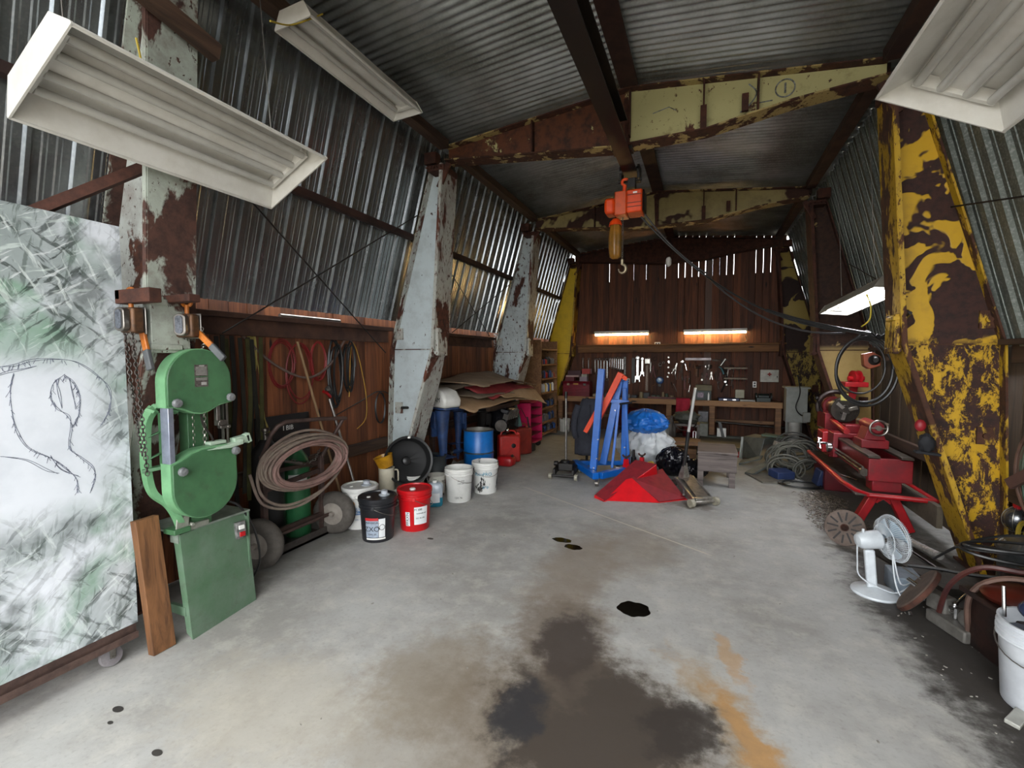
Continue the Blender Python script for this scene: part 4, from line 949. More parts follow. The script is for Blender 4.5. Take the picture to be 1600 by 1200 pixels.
# ------------------------------------------------------------------ outboard motors
def outboard(loc, rz, cowl, leg, label, lean=(0, 0), s=1):
    o = T('outboard_motor', label, 'outboard motor', loc, (lean[0], lean[1], rz)); o.scale = (s, s, s)
    link('cowling', MB().prism([(-.185, .035), (-.2, .12), (-.13, .21), (.02, .245), (.15, .20), (.2, .10), (.185, .035)], -.115, .115, 'y'), cowl, o, bev=.028, sm=60)
    link('cowl_seam', MB().grid(lambda u, v: (.192 * math.copysign(abs(math.cos(2 * PI * u)) ** .4, math.cos(2 * PI * u)), .119 * math.copysign(abs(math.sin(2 * PI * u)) ** .4, math.sin(2 * PI * u)), .02 + .016 * v), 32, 2, cu=True), leg, o)
    link('tiller', MB().tube([(.12, .02, .05), (.28, .03, .1), (.34, .03, .2)], .018, 8), BLACK, o)
    link('bracket', MB().b2((.02, -.09, -.2), (.1, .09, -.02)).b2((.08, -.08, -.3), (.11, .08, -.05)), leg, o, bev=.006)
    link('drive_leg', MB().tube([(0, 0, .0), (0, 0, -.1), (0, 0, -.3), (-.01, 0, -.5), (0, 0, -.62)], [.09, .075, .055, .04, .035], 14), leg, o)
    link('cavitation_plate', MB().box((-.05, 0, -.5), (.24, .12, .008)), leg, o)
    link('gear_case', MB().ball((-.02, 0, -.63), (.12, .035, .04), 16, 8).prism([(.02, -.66), (-.04, -.66), (-.02, -.76), (.0, -.76)], -.006, .006, 'y'), leg, o)
    pr_ = MB()
    for k in range(3):
        a = 2 * PI * k / 3; d = Vector((0, math.cos(a), math.sin(a)))
        pr_.bar(Vector((-.15, 0, -.63)) + d * .01, Vector((-.15, 0, -.63)) + d * .1, .05, .006, up=(1, .5 * math.cos(a), .4))
    link('propeller', pr_.cyl((-.17, 0, -.63), (-.12, 0, -.63), .025, n=12), STEEL, o)
    return o
OBW = M('cowl_white', 'd0cfc9', .35, b='bab8b0', bump=0, grime=.15); OBB = M('leg_blue', '2f4a78', .4, b='1f2c48', sc=10)
o = outboard((-3.02, 5.02, .95), 2.75, OBW, OBB, 'white outboard motor with a blue leg clamped beside the pale column', s=1.15)
text('60 YAM', .07, BLK, o, (.0, .1165, .12), (PI / 2, 0, PI)); text('60 YAM', .07, BLK, o, (0, -.1165, .12), (PI / 2, 0, 0))
outboard((-3.2, 5.75, .85), 1.2, M('cowl_blue', '22345c', .4, b='16213a'), OBB, 'dark blue outboard motor behind the blue drum', s=.9)
outboard((-3.1, 6.35, .80), .8, BLACK, BLACKM, 'black outboard motor hanging under the cardboard', lean=(.2, 0), s=1.05)
tag(link('clamp_bar', MB().tube([(-3.2, 4.42, 1.03), (-3.1, 4.85, 1.0)], .016, 8), DSTEEL), 'steel bar tying the white outboard to the pale column', 'bar')
tag(link('motor_rail', MB().b2((-3.3, 4.72, .78), (-3.24, 7.2, .88)).b2((-3.3, 4.75, 0), (-3.24, 4.81, .78)).b2((-3.3, 6.9, 0), (-3.24, 6.96, .78)), DW), 'dark timber stand the outboard motors hang on', 'stand')
# engine under the cardboard
en = T('engine', 'black engine with ribbed covers under the cardboard stack', 'engine', (-2.95, 6.75, .62))
EB = M('engine_black', '0d0d0f', .25, .3, b='1c1c20', sc=12)
link('block', MB().box((0, 0, 0), (.36, .5, .36)).box((0, -.05, .2), (.3, .4, .08)), EB, en, bev=.02)
link('head_cover', MB().box((.12, -.1, .17), (.14, .44, .07), (0, .3, .2)), EB, en, bev=.015)
fm = MB()
for k in range(6): fm.box((.17, -.25 + k * .08, .1), (.08, .02, .13), (0, .3, 0))
link('fin', fm, STEEL, en); link('pulley', MB().lathe([(.09, 0), (.09, .015), (.07, .025), (.09, .035), (.09, .05), (0, .05)], 24, (.1, -.3, -.05), (.5, -1, 0)), DSTEEL, en)
link('engine_stand', MB().b2((-.15, -.22, -.62), (-.1, .22, -.18)).b2((.1, -.22, -.62), (.15, -.17, -.18)).b2((.1, .17, -.62), (.15, .22, -.18)), DSTEEL, en)
link('bolt_cap', MB().ball((.2, -.28, -.12), .03, 12, 8), CHROME, en)
# cardboard stack, sheet by sheet
CBD = [M('cardboard_%d' % i, c1, .85, b=c2, sc=3, bump=.15) for i, (c1, c2) in enumerate((('86715a', '6b5946'), ('a08363', '86694a'), ('6f6150', '574b3d'), ('a88b69', '917250')))]
def sheet(x0, x1, y0, y1, z, m, label, wav=.05, droop=.0, rot=0, seed=1, th=.008):
    rr_ = random.Random(seed); cx, cy = (x0 + x1) / 2, (y0 + y1) / 2
    jg_ = [rr_.uniform(-.03, .03) for _ in range(60)]
    def f(u, v):
        x = (u - .5) * (x1 - x0); y = (v - .5) * (y1 - y0)
        if u > .99: x += jg_[int(v * 14)]
        if v < .01: y += jg_[20 + int(u * 14)]
        if v > .99: y += jg_[40 + int(u * 14)]
        zz = wav * math.sin(x * 3 + seed) * math.cos(y * 2.3 + seed * 2) + wav * .4 * math.sin(x * 9 + y * 5 + seed) - droop * max(0, u - .45) ** 1.6 * 2.2
        c_, s_ = math.cos(rot), math.sin(rot)
        return (cx + x * c_ - y * s_, cy + x * s_ + y * c_, z + zz)
    return solo('cardboard_sheet', MB().grid(f, 15, 15), m, label, 'cardboard', (cx, cy, z), solid=th, sm=50, group='cardboard pile')
def qsheet(a, b, c_, d, m, label, wav=.02, seed=1, arch=0, th=.008):
    a, b, c_, d = map(Vector, (a, b, c_, d)); rr_ = random.Random(seed); jg = [rr_.uniform(-.03, .03) for _ in range(80)]
    def f(u, v):
        p = a.lerp(b, u).lerp(d.lerp(c_, u), v); L_ = 19
        if u > .999: p = p + Vector((jg[int(v * L_)], 0, 0))
        if v < .001: p = p + Vector((0, jg[20 + int(u * L_)], 0))
        if v > .999: p = p + Vector((0, jg[40 + int(u * L_)] * .4 - .02, 0))
        p.z += wav * math.sin(u * 5 + seed) * math.cos(v * 4 + seed * 2) + wav * .4 * math.sin(v * 13 + u * 5 + seed) + arch * math.sin(PI * v) * (.4 + u)
        return p
    return solo('cardboard_sheet', MB().grid(f, 20, 20), m, label, 'cardboard', a, solid=th, sm=50, group='cardboard pile')
CR_ = M('cardboard_red', '8a2a2c', .7, b='6c2224', sc=3)
qsheet((-3.36, 4.98, 1.19), (-2.78, 5.35, .89), (-2.42, 7.1, .93), (-3.36, 7.1, 1.14), CBD[1], 'long brown cardboard sheet at the bottom, its corner drooping by the blue drum', .02, 2, .04)
qsheet((-3.32, 5.2, 1.22), (-2.80, 5.65, 1.02), (-2.5, 7.08, 1.0), (-3.32, 7.1, 1.19), CBD[2], 'olive brown cardboard sheet with a ragged front edge, second from the bottom', .02, 3, .05)
qsheet((-3.1, 5.5, 1.26), (-2.74, 5.95, 1.00), (-2.5, 7.05, 1.10), (-2.95, 7.12, 1.24), CR_, 'red printed cardboard sheet sandwiched in the pile', .015, 4, .06)
qsheet((-2.98, 6.25, 1.22), (-2.66, 6.1, 1.03), (-2.33, 7.1, .87), (-2.6, 7.14, 1.17), CBD[3], 'pale brown cardboard sheet drooping over the engine at the right', .012, 5, .03)
qsheet((-3.36, 4.95, 1.26), (-2.92, 5.15, 1.20), (-2.78, 6.8, 1.25), (-3.36, 6.9, 1.33), CBD[2], 'grey-brown cardboard sheet near the top, left side of the pile', .025, 7)
qsheet((-3.34, 5.25, 1.31), (-2.66, 5.5, 1.22), (-2.52, 7.12, 1.16), (-3.34, 7.14, 1.36), CBD[0], 'topmost brown cardboard sheet of the pile, arched in the middle', .02, 8, .05)
tag(link('trestle', MB().b2((-3.40, 5.2, .98), (-3.32, 7.1, 1.04)).b2((-3.40, 5.3, 0), (-3.34, 5.36, 1)).b2((-3.40, 7.0, 0), (-3.34, 7.06, 1)).b2((-2.86, 5.95, .84), (-2.80, 7.1, .90)).b2((-3.4, 7.02, .86), (-2.8, 7.08, .9)), DW), 'timber trestle carrying the cardboard pile', 'trestle')
# pink cabinet
PK = M('cabinet_pink', 'b80f4c', .4, b='a00c40', bump=0)
pk = T('tool_cabinet', 'bright pink steel tool cabinet under the cardboard', 'cabinet', (-2.75, 7.75, 0), (0, 0, 0))
lw('carcass', MB().b2((-3.0, 7.42, .12), (-2.72, 7.44, .84)).b2((-3.0, 8.02, .12), (-2.72, 8.04, .84)).b2((-3.0, 7.42, .82), (-2.72, 8.04, .84)).b2((-3.0, 7.42, .12), (-2.98, 8.04, .84)).b2((-3.0, 7.42, .1), (-2.72, 8.04, .13)), PK, pk, bev=.003)
for k in range(4): lw('shelf', MB().b2((-2.99, 7.44, .25 + k * .15), (-2.73, 8.02, .262 + k * .15)), M('cab_inside', '5c1028', .5), pk, label='darker inside shelf')
lw('castor', MB().cyl((-2.78, 7.46, .05), (-2.78, 7.5, .05), .05, n=16).cyl((-2.78, 7.96, .05), (-2.78, 8.0, .05), .05, n=16).b2((-2.83, 7.45, .05), (-2.73, 7.52, .12)), BLACKM, pk)
solo('sack_truck_base', MB().tube([(-2.68, 7.3, .02), (-2.66, 7.25, .3), (-2.7, 7.2, .62)], .014, 8).tube([(-2.72, 7.2, .60), (-2.78, 7.1, .78)], .006, 6).box((-2.66, 7.3, .1), (.1, .12, .12)), BLACKM, 'black jack stand with a thin rod before the pink cabinet', 'stand', (-2.68, 7.3, 0))
solo('plywood_board', MB().bar((-2.85, 6.98, .45), (-3.05, 7.1, 1.02), .3, .02, up=(0, 1, 0)), M('panel_green', '33504a', .5, b='24403a'), 'dark green board wedged between the engine and pink cabinet', 'board')
# shelf rack with cans
sh = T('shelf_rack', 'open wooden shelf rack full of spray cans by the yellow left column', 'shelf', (-3.05, 9.0, 0))
SW = wood('shelf_wood', '8a6440', '64452a', 'y', 1)
lw('upright', MB().b2((-3.4, 9.46, 0), (-2.88, 9.5, 1.95)), SW, sh); lw('upright', MB().b2((-3.4, 8.42, 0), (-2.88, 8.46, 1.95)).b2((-3.42, 8.42, 0), (-3.4, 9.5, 1.95)), SW, sh)
SZ = [.12, .34, .62, .92, 1.2, 1.48, 1.78]
for z in SZ: lw('shelf_board', MB().b2((-3.4, 8.46, z - .03), (-2.86, 9.46, z)), SW, sh, bev=.003)
rr = random.Random(21)
canproto = {}
def can_mesh(r, h):
    k = (r, h)
    if k not in canproto:
        mb = MB().lathe([(r * .95, 0), (r, .005), (r, h * .8), (r * .7, h * .88), (r * .5, h * .9), (r * .5, h), (0, h)], 12); canproto[k] = mb
    return canproto[k]
CC = [('white', 'd6d6d2'), ('silver', '9fa2a5'), ('yellow', 'b89a2c'), ('blue', '27457a'), ('black', '1c1c1e'), ('red', '94201f'), ('grey', '6b6b6b')]
for zi, z in enumerate(SZ[:-1]):
    y = 8.53; n_ = 0
    while y < 9.42:
        if zi == 3: nm, hx = rr.choice(CC[:4] + [CC[0], CC[1]])
        else: nm, hx = rr.choice(CC[3:])
        r_, h_ = ((.033, .17) if zi == 3 else rr.choice(((.033, .15), (.05, .12), (.04, .1))))
        m_ = can_mesh(r_, h_); mm = MB(); mm.v = list(m_.v); mm.f = list(m_.f)
        o = link('paint_can' if zi != 3 else 'spray_can', mm, M('can_' + nm, hx, .4, b=hx, bump=0), loc=(-2.93 - rr.uniform(0, .03), y, z))
        tag(o, '%s can, %s from the left on the %s of the wooden rack' % (nm, ORD[min(n_, 19)], ['lowest shelf', 'second lowest shelf', 'third lowest shelf', 'spray can shelf', 'second highest shelf', 'topmost shelf'][zi]), 'can', 'cans on the wooden shelf rack'); n_ += 1; y += r_ * 2 + rr.uniform(.004, .03)
bucket((-2.78, 9.75, 0), GRIMY, 'small speckled white pail on the floor left of the workbench', .28, .12, None, .4)
# ------------------------------------------------------------------ workbench along the back wall
BW = wood('bench_wood', '8c6644', '5f422c', 'x', 1, rough=.7)
BWL = wood('bench_lip', 'a27a52', '7a5536', 'x', 1, rough=.7)
wb = T('workbench', 'long timber workbench across the back wall', 'workbench', (-.8, 10.1, 0))
lw('worktop', MB().b2((-3.0, 9.78, .715), (1.36, 10.41, .76)), BW, wb, bev=.003)
lw('front_board', MB().b2((-3.0, 9.74, .665), (1.36, 9.778, .775)), BWL, wb, bev=.004)
for x in (-2.9, -.63, .17, 1.3):
    lw('leg', MB().b2((x - .05, 9.79, 0), (x + .05, 9.88, .715)), BW, wb, bev=.003)
lw('brace', MB().b2((-2.9, 10.2, .3), (1.3, 10.25, .36)), BW, wb)
# wall ledge above the tools
LW = wood('ledge_wood', '7d542c', '523318', 'x', 1)
solo('wall_ledge', MB().b2((-2.62, 10.24, 1.72), (1.45, 10.41, 1.86)).b2((-2.62, 10.16, 1.86), (1.45, 10.41, 1.89)), LW, 'heavy timber ledge across the back wall above the hung tools', 'ledge', bev=.004)
solo('under_rail', MB().cyl((.25, 9.95, .34), (1.5, 9.95, .28), .022, n=10), DSTEEL, 'grey pipe rail under the right half of the workbench', 'pipe')
solo('plinth', MB().b2((-.2, 9.7, .0), (1.5, 9.82, .10)), M('plinth_grey', '5c5f57', .8, b='45463e'), 'low grey plinth along the floor under the workbench', 'plinth')
# tool making helpers, each hung at y = 10.385
YT = 10.385
def wrench(L_, w, m, ring=True):
    mb = MB(); mb.bar((0, 0, -L_ * .12), (0, 0, -L_ * .88), w * .5, .008, up=(0, 1, 0))
    mb.tube([(w * .55 * math.cos(a), 0, -L_ * .06 + w * .55 * math.sin(a)) for a in [2 * PI * k / 12 for k in range(12)]], w * .22, 6, closed=True)
    mb.tube([(w * .6 * math.cos(a), 0, -L_ * .94 + w * .6 * math.sin(a)) for a in [math.radians(q) for q in range(-60 + 180 - 180 + 0, 241 - 0, 30)]][2:-2] if False else arc((0, 0, -L_ * .94), w * .6, -230, 50, 9, 'xz'), w * .24, 6)
    return mb
WR = M('wrench_chrome', 'd5d5d2', .22, .9, b='b5b5b2', bump=0)
def wr(x, z, L_, w, label, grp, m=None):
    return tag(link('wrench', wrench(L_, w, m), m or WR, loc=(x, YT, z)), label, 'wrench', grp)
rowx = [-2.54, -2.41, -2.26, -2.19, -2.13, -2.06, -1.99]; od = ['leftmost', 'second', 'third', 'middle', 'fifth', 'sixth', 'rightmost']
for k, x in enumerate(rowx): wr(x, 1.60, .30 + .035 * k, .036 + .003 * k, '%s wrench of the tall row hanging above the red toolbox' % od[k], 'tall wrenches on the left')
for k in range(7): wr(-1.93 + k * .047, 1.62, .24 + k * .012, .026 + .002 * k, '%s wrench of the short close-set row left of the adjustable wrenches' % od[k], 'short wrenches in a row')
def adj(x, z, L_, w, label):
    o = T('adjustable_wrench', label, 'wrench', (x, YT, z))
    link('shaft', MB().bar((0, 0, 0), (0, 0, -L_ * .78), w * .42, .012, up=(0, 1, 0)).tube([(w * .3 * math.cos(a), 0, -.02 + w * .3 * math.sin(a)) for a in [2 * PI * k / 12 for k in range(12)]], w * .12, 6, closed=True), WR, o, bev=.003)
    link('jaw', MB().box((0, 0, -L_ * .82), (w * .9, .016, w * .7)).box((-w * .4, 0, -L_ * .94), (w * .3, .014, L_ * .14), (0, .2, 0)).box((w * .35, 0, -L_ * .93), (w * .25, .014, L_ * .12), (0, -.2, 0)), WR, o, bev=.004)
adj(-1.33, 1.62, .55, .12, 'largest chrome adjustable wrench hanging in the middle of the tool wall'); adj(-1.23, 1.60, .40, .09, 'smaller chrome adjustable wrench right of the largest one')
# the rest of the tool wall
DK = M('tool_dark', '4a3b30', .5, .6, b='2a221d', sc=20); RT = M('tool_red', '7a1f1c', .5, b='4f1513'); OLDW = M('tool_wood', '7a4f30', .6, b='563620'); LT = M('tool_light', 'b5b2aa', .3, .8, b='8f8c85', sc=20)
def plier(L_=.2, s=.03, a=.12): 
    return MB().bar((0, 0, 0), (-s, 0, -L_ * .7), .014, .012, up=(0, 1, 0)).bar((0, 0, 0), (s, 0, -L_ * .7), .014, .012, up=(0, 1, 0)).bar((-.008, 0, 0), (-.004, 0, L_ * .3), .014, .012, up=(0, 1, 0)).bar((.008, 0, 0), (.004, 0, L_ * .3), .014, .012, up=(0, 1, 0)).cyl((0, -.01, 0), (0, .01, 0), .014, n=8)
def hammer(L_=.3): return MB().cyl((0, 0, 0), (0, 0, -L_), .012, n=8), MB().cyl((-.05, 0, .005), (.045, 0, .005), .016, n=10).bar((-.05, 0, .005), (-.09, 0, .0), .02, .01)
def ring(r=.04): return MB().tube([(r * math.cos(a), 0, r * math.sin(a)) for a in [2 * PI * k / 18 for k in range(18)]], .007, 6, closed=True)
def clamp(L_=.28): return MB().bar((0, 0, 0), (0, 0, -L_), .022, .012, up=(0, 1, 0)).bar((0, 0, 0), (.09, 0, 0), .02, .014).bar((0, 0, -L_), (.09, 0, -L_), .02, .014).cyl((.08, 0, -L_ - .05), (.08, 0, -L_ + .1), .008, n=8)
def tool(nm, mb, m, x, z, label, cat, rot=0): return tag(link(nm, mb, m, loc=(x, YT - .005, z), rot=(0, rot, 0), bev=.0), label, cat)
tool('pulley_block', MB().b2((-.05, -.02, -.1), (.05, .0, .0)).tube([(0, -.03, 0), (.03, -.03, .03), (.06, -.03, 0)], .006, 6), LT, -1.12, 1.58, 'pale square pulley block right of the adjustable wrenches', 'tool')
tool('chain_strip', MB().bar((0, 0, 0), (0, 0, -.5), .04, .01, up=(0, 1, 0)), M('chain_dark', '1f1d1b', .5, .6, b='8d8a86', sc=60, amt=.2), -1.60, 1.62, 'dark chain hanging left of the adjustable wrenches, by the post', 'chain')
tool('chain_strip', MB().bar((0, 0, 0), (0, 0, -.55), .07, .008, up=(0, 1, 0)), M('strip_dark', '262624', .5, .5, b='4c4b48', sc=40), -1.42, 1.60, 'wide dark metal strip beside the largest adjustable wrench', 'strip')
tool('socket_rail', MB().bar((0, 0, 0), (0, 0, -.55), .05, .012, up=(0, 1, 0)), M('rail_brown2', '5a4436', .5, .5, b='7d7268', sc=40), -1.13, 1.44, 'brown socket rail hanging below the pale pulley block', 'rail')
rr = random.Random(31)
tool('ring_tool', ring(.04), DK, -.97, 1.58, 'dark ring hanging right of the pulley block', 'ring')
tool('snips', plier(.26, .05), RT, -1.0, 1.36, 'red handled tin snips hanging left of the blue wall lamp', 'snips')
tool('brace_drill', MB().tube(spl([(0, 0, .05), (0, 0, 0), (.05, 0, -.03), (.05, 0, -.13), (0, 0, -.16), (0, 0, -.3)]), .009, 6), OLDW, -1.02, 1.15, 'old hand brace hanging low on the tool wall', 'brace')
tool('shackle', MB().tube(arc((0, 0, 0), .03, -60, 240, 10, 'xz'), .01, 6).cyl((-.03, 0, -.03), (.03, 0, -.03), .01, n=8), LT, -.86, 1.46, 'pale shackle hanging above the blue wall lamp', 'shackle')
tool('shackle', MB().tube(arc((0, 0, 0), .022, -60, 240, 10, 'xz'), .008, 6), LT, -.79, 1.50, 'small pale shackle up and right of the blue wall lamp', 'shackle')
lp = T('wall_lamp', 'round blue and white lamp hanging in the middle of the tool wall', 'lamp', (-.86, YT - .01, 1.12))
link('shade', MB().lathe([(.075, 0), (.08, .02), (.06, .06), (0, .07)], 20, (0, 0, 0), (0, -1, 0)), M('lamp_blue', '2d5f9c', .3, b='1c3d6b'), lp)
link('lens', MB().lathe([(.05, .055), (.045, .075), (0, .08)], 18, (-.01, 0, .01), (0, -1, 0)), M('lens_pale', 'a9c4da', .2, b='7d9cb5'), lp); link('base', MB().b2((-.03, -.05, -.13), (.03, 0, -.07)), M('lamp_base', '12161c', .5), lp)
for k, (x, z) in enumerate(((-.69, 1.61), (-.68, 1.5), (-.69, 1.4), (-.68, 1.28), (-.7, 1.2))):
    tool('socket', MB().cyl((0, -.03, 0), (0, .0, 0), .018, n=12), LT, x, z, '%s socket in the column right of the blue wall lamp' % ['topmost', 'second', 'middle', 'fourth', 'lowest'][k], 'socket')
tool('level_bar', MB().b2((0, -.02, -.05), (.5, 0, 0)), M('level_grey', '8d8686', .4, .5, b='6a6262'), -.36, 1.60, 'long grey spirit level on the wall under the ledge', 'level')
tool('bit_holder', MB().b2((0, -.02, -.04), (.14, 0, 0)).b2((.10, -.02, -.02), (.3, 0, 0)), DK, .16, 1.57, 'dark bracket at the right end of the grey level', 'bracket')
tool('vise_grip', plier(.24, .04), LT, -.54, 1.42, 'locking pliers left of centre with a pale jaw', 'pliers', .3)
tool('vise_grip', plier(.28, .05), DK, -.44, 1.34, 'long dark pliers beside the pale-jawed pair', 'pliers')
tool('clamp_tool', clamp(.34), DK, -.42, 1.48, 'dark G-clamp on the tool wall above the red cloth', 'clamp')
tool('clamp_tool', clamp(.26), RT, -.36, 1.2, 'reddish G-clamp hanging low above the red cloth', 'clamp')
tool('axe_handle', MB().tube(spl([(0, 0, .12), (.02, 0, 0), (.05, 0, -.15), (.04, 0, -.26)]), .014, 8), OLDW, -.2, 1.5, 'curved brown wooden handle hanging below the level', 'handle')
tool('claw_bar', MB().tube(spl([(0, 0, 0), (.03, 0, .02), (.05, 0, 0), (.05, 0, -.3)]), .01, 6), DK, -.30, 1.3, 'dark crook-ended pry bar on the tool wall', 'pry bar')
tool('cutters', plier(.55, .035), OLDW, -.13, 1.22, 'long wooden handled cutters hanging over the red cloth', 'cutters')
tool('mallet', MB().cyl((0, 0, 0), (0, 0, -.2), .012, n=8).cyl((-.05, 0, 0), (.05, 0, 0), .025, n=12), DK, -.1, 1.4, 'small dark mallet above the wooden handled cutters', 'mallet')
sp_ = T('saucepan', 'small steel saucepan hung on the tool wall by its handle', 'pan', (.1, YT - .03, 1.42))
link('pot', MB().lathe([(.05, 0), (.055, .01), (.055, .08), (.05, .08), (.045, .01), (0, .01)], 20, (0, 0, -.04)), STEEL, sp_); link('pan_handle', MB().cyl((-.05, 0, .02), (-.2, 0, .03), .007, n=8), STEEL, sp_)
for k in range(5): tool('pliers', plier(.16, .025), [DK, RT, LT][k % 3], -.02 + k * .085, 1.27 + rr.uniform(-.02, .02), '%s of the short pliers in a row above the green box' % od[k if k < 3 else k + 0].replace('middle', 'fourth'), 'pliers')
rr = random.Random(91)
HT = sorted(rr.uniform(-1.2, .5) for _ in range(34))
for k, x in enumerate(HT):
    x = x; z = rr.uniform(1.02, 1.58)
    if abs(x + .86) < .12 and z < 1.3: continue
    L_ = rr.uniform(.05, .16); kind = rr.choice(('socket', 'spanner', 'punch'))
    mb = {'socket': lambda: MB().cyl((0, -.03, 0), (0, 0, 0), rr.uniform(.012, .024), n=10), 'spanner': lambda: wrench(L_ * 1.6, .022, None), 'punch': lambda: MB().cyl((0, 0, 0), (0, 0, -L_), .007, n=8).cyl((0, 0, 0), (0, 0, .03), .012, n=8)}[kind]()
    tag(link('hand_tool', mb, rr.choice((LT, LT, DK, WR)), loc=(x, YT - .01, z), rot=(0, rr.uniform(-.4, .4), 0)), 'small steel hand tool crowding the tool wall, %s from the left of its kind' % ('%d%s' % (k + 1, {1: 'st', 2: 'nd', 3: 'rd'}.get((k + 1) % 10 if (k + 1) // 10 != 1 else 0, 'th'))), 'tool', 'small tools crowding the wall')
gg = T('grease_gun', 'teal and black grease gun with a hose hanging on the tool wall', 'grease gun', (.34, YT - .03, 1.38))
link('head', MB().tube([(-.05, 0, .04), (.0, 0, .0), (.03, 0, -.08)], .014, 8).ball((.035, 0, -.1), .018, 10, 6), M('gun_teal', '7fb3bd', .3, .5, b='4e828c'), gg)
link('barrel', MB().cyl((-.02, 0, .06), (.07, 0, .2), .022, n=12), LT, gg); link('hose', MB().tube(spl([(.02, 0, 0), (.08, 0, -.1), (.11, 0, -.25), (.04, 0, -.38), (.0, .0, -.48)]), .014, 8), BLACK, gg)
hs = T('hacksaw', 'hacksaw with a thin steel frame hanging right of the grease gun', 'saw', (.52, YT, 1.4), (0, .12, 0))
link('frame', MB().tube([(-.05, 0, 0), (.05, 0, 0), (.05, 0, -.36), (-.05, 0, -.36)], .007, 6), LT, hs); link('blade', MB().b2((-.055, -.002, -.36), (-.045, .002, 0)), STEEL, hs); link('handle', MB().tube([(-.05, 0, 0), (-.02, 0, .05), (.03, 0, .04), (.05, 0, 0)], .012, 8), DK, hs)
for j, (z, lb) in enumerate(((1.395, 'upper'), (1.185, 'lower'))):
    rk = T('screwdriver_rack', '%s pale timber screwdriver rack on the right of the tool wall' % lb, 'rack', (.6, YT - .02, z))
    link('board', MB().b2((-.215, -.04, -.02), (.215, .015, .015)), M('rack_pale', '8f8270', .7, b='6f6454', sc=14), rk, bev=.003)
    for k in range(12): tag(link('screwdriver', MB().cyl((0, 0, .03), (0, 0, -.05), .010, n=8).cyl((0, 0, -.05), (0, 0, -.14), .003, n=6), [DK, BLACK, RT][k % 3], loc=(.41 + k * .035, YT - .045, z + .0)), '%s screwdriver from the left in the %s pale rack' % (ORD[k], lb), 'screwdriver', 'screwdrivers in the %s rack' % lb)
# sockets / outlets, first-aid box
def outlet(x, z, label, horiz):
    o = T('wall_outlet', label, 'outlet', (x, YT - .02, z), (0, PI / 2 if horiz else 0, 0))
    link('plate', MB().b2((-.035, -.012, -.06), (.035, .012, .06)), WHITEP, o, bev=.003)
    for s_ in (-1, 1): link('socket_face', MB().b2((-.018, -.0135, s_ * .026 - .016), (.018, -.0115, s_ * .026 + .016)), BLACK, o)
outlet(-.92, 1.90, 'white double outlet above the ledge between the two tube lights', True); outlet(.83, 1.80, 'white double outlet below the right tube light', True)
outlet(.945, 1.07, 'white upright outlet below and left of the first-aid box', False); outlet(-1.52, 1.09, 'white upright outlet beside the blue hoist on the tool wall', False)
fa = T('first_aid_box', 'white metal first-aid box with a red cross on the back wall', 'first-aid box', (1.195, YT - .03, 1.245))
link('case', MB().b2((-.16, -.05, -.12), (.16, .04, .12)), M('aid_white', 'b8b5ab', .5, b='8f8b80', sc=8), fa, bev=.005)
link('red_cross', MB().b2((-.035, -.053, .02), (.035, -.05, .045)).b2((-.0125, -.053, -.003), (.0125, -.05, .068)), M('cross_red', '9c2418', .6), fa); link('latch', MB().b2((.125, -.06, -.03), (.14, -.05, .0)), BLACK, fa)
# fluorescents on the back wall
TUBE = emis('tube_warm', 'ffd890', 30)
FIX = M('fixture_white', 'c9c7bf', .4, b='b3b0a6', bump=0)
for (xa, xb, lb) in ((-2.26, -1.09, 'left'), (-.40, .78, 'right')):
    o = T('tube_light', 'lit warm tube light on the back wall, %s one' % lb, 'light', ((xa + xb) / 2, 10.3, 2.13))
    h_ = (xb - xa) / 2
    link('housing', MB().b2((-h_, -.05, .0), (h_, .12, .055)), FIX, o, bev=.006)
    link('tube', MB().cyl((-h_ + .02, -.015, -.02), (h_ - .02, -.015, -.02), .019, n=14), TUBE, o, label='glowing warm tube')
    link('tube_holder', MB().b2((-h_, -.03, -.045), (-h_ + .02, .0, .0)), FIX, o); link('tube_holder', MB().b2((h_ - .02, -.03, -.045), (h_, .0, .0)), FIX, o)
solo('light_cable', MB().tube(spl([(.74, 10.36, 2.1), (.78, 10.34, 1.95), (.72, 10.3, 1.9), (.5, 10.27, 1.9), (.3, 10.25, 1.905)]), .008, 6), BLACK, 'black cable drooping from the right tube light to the ledge', 'cable')
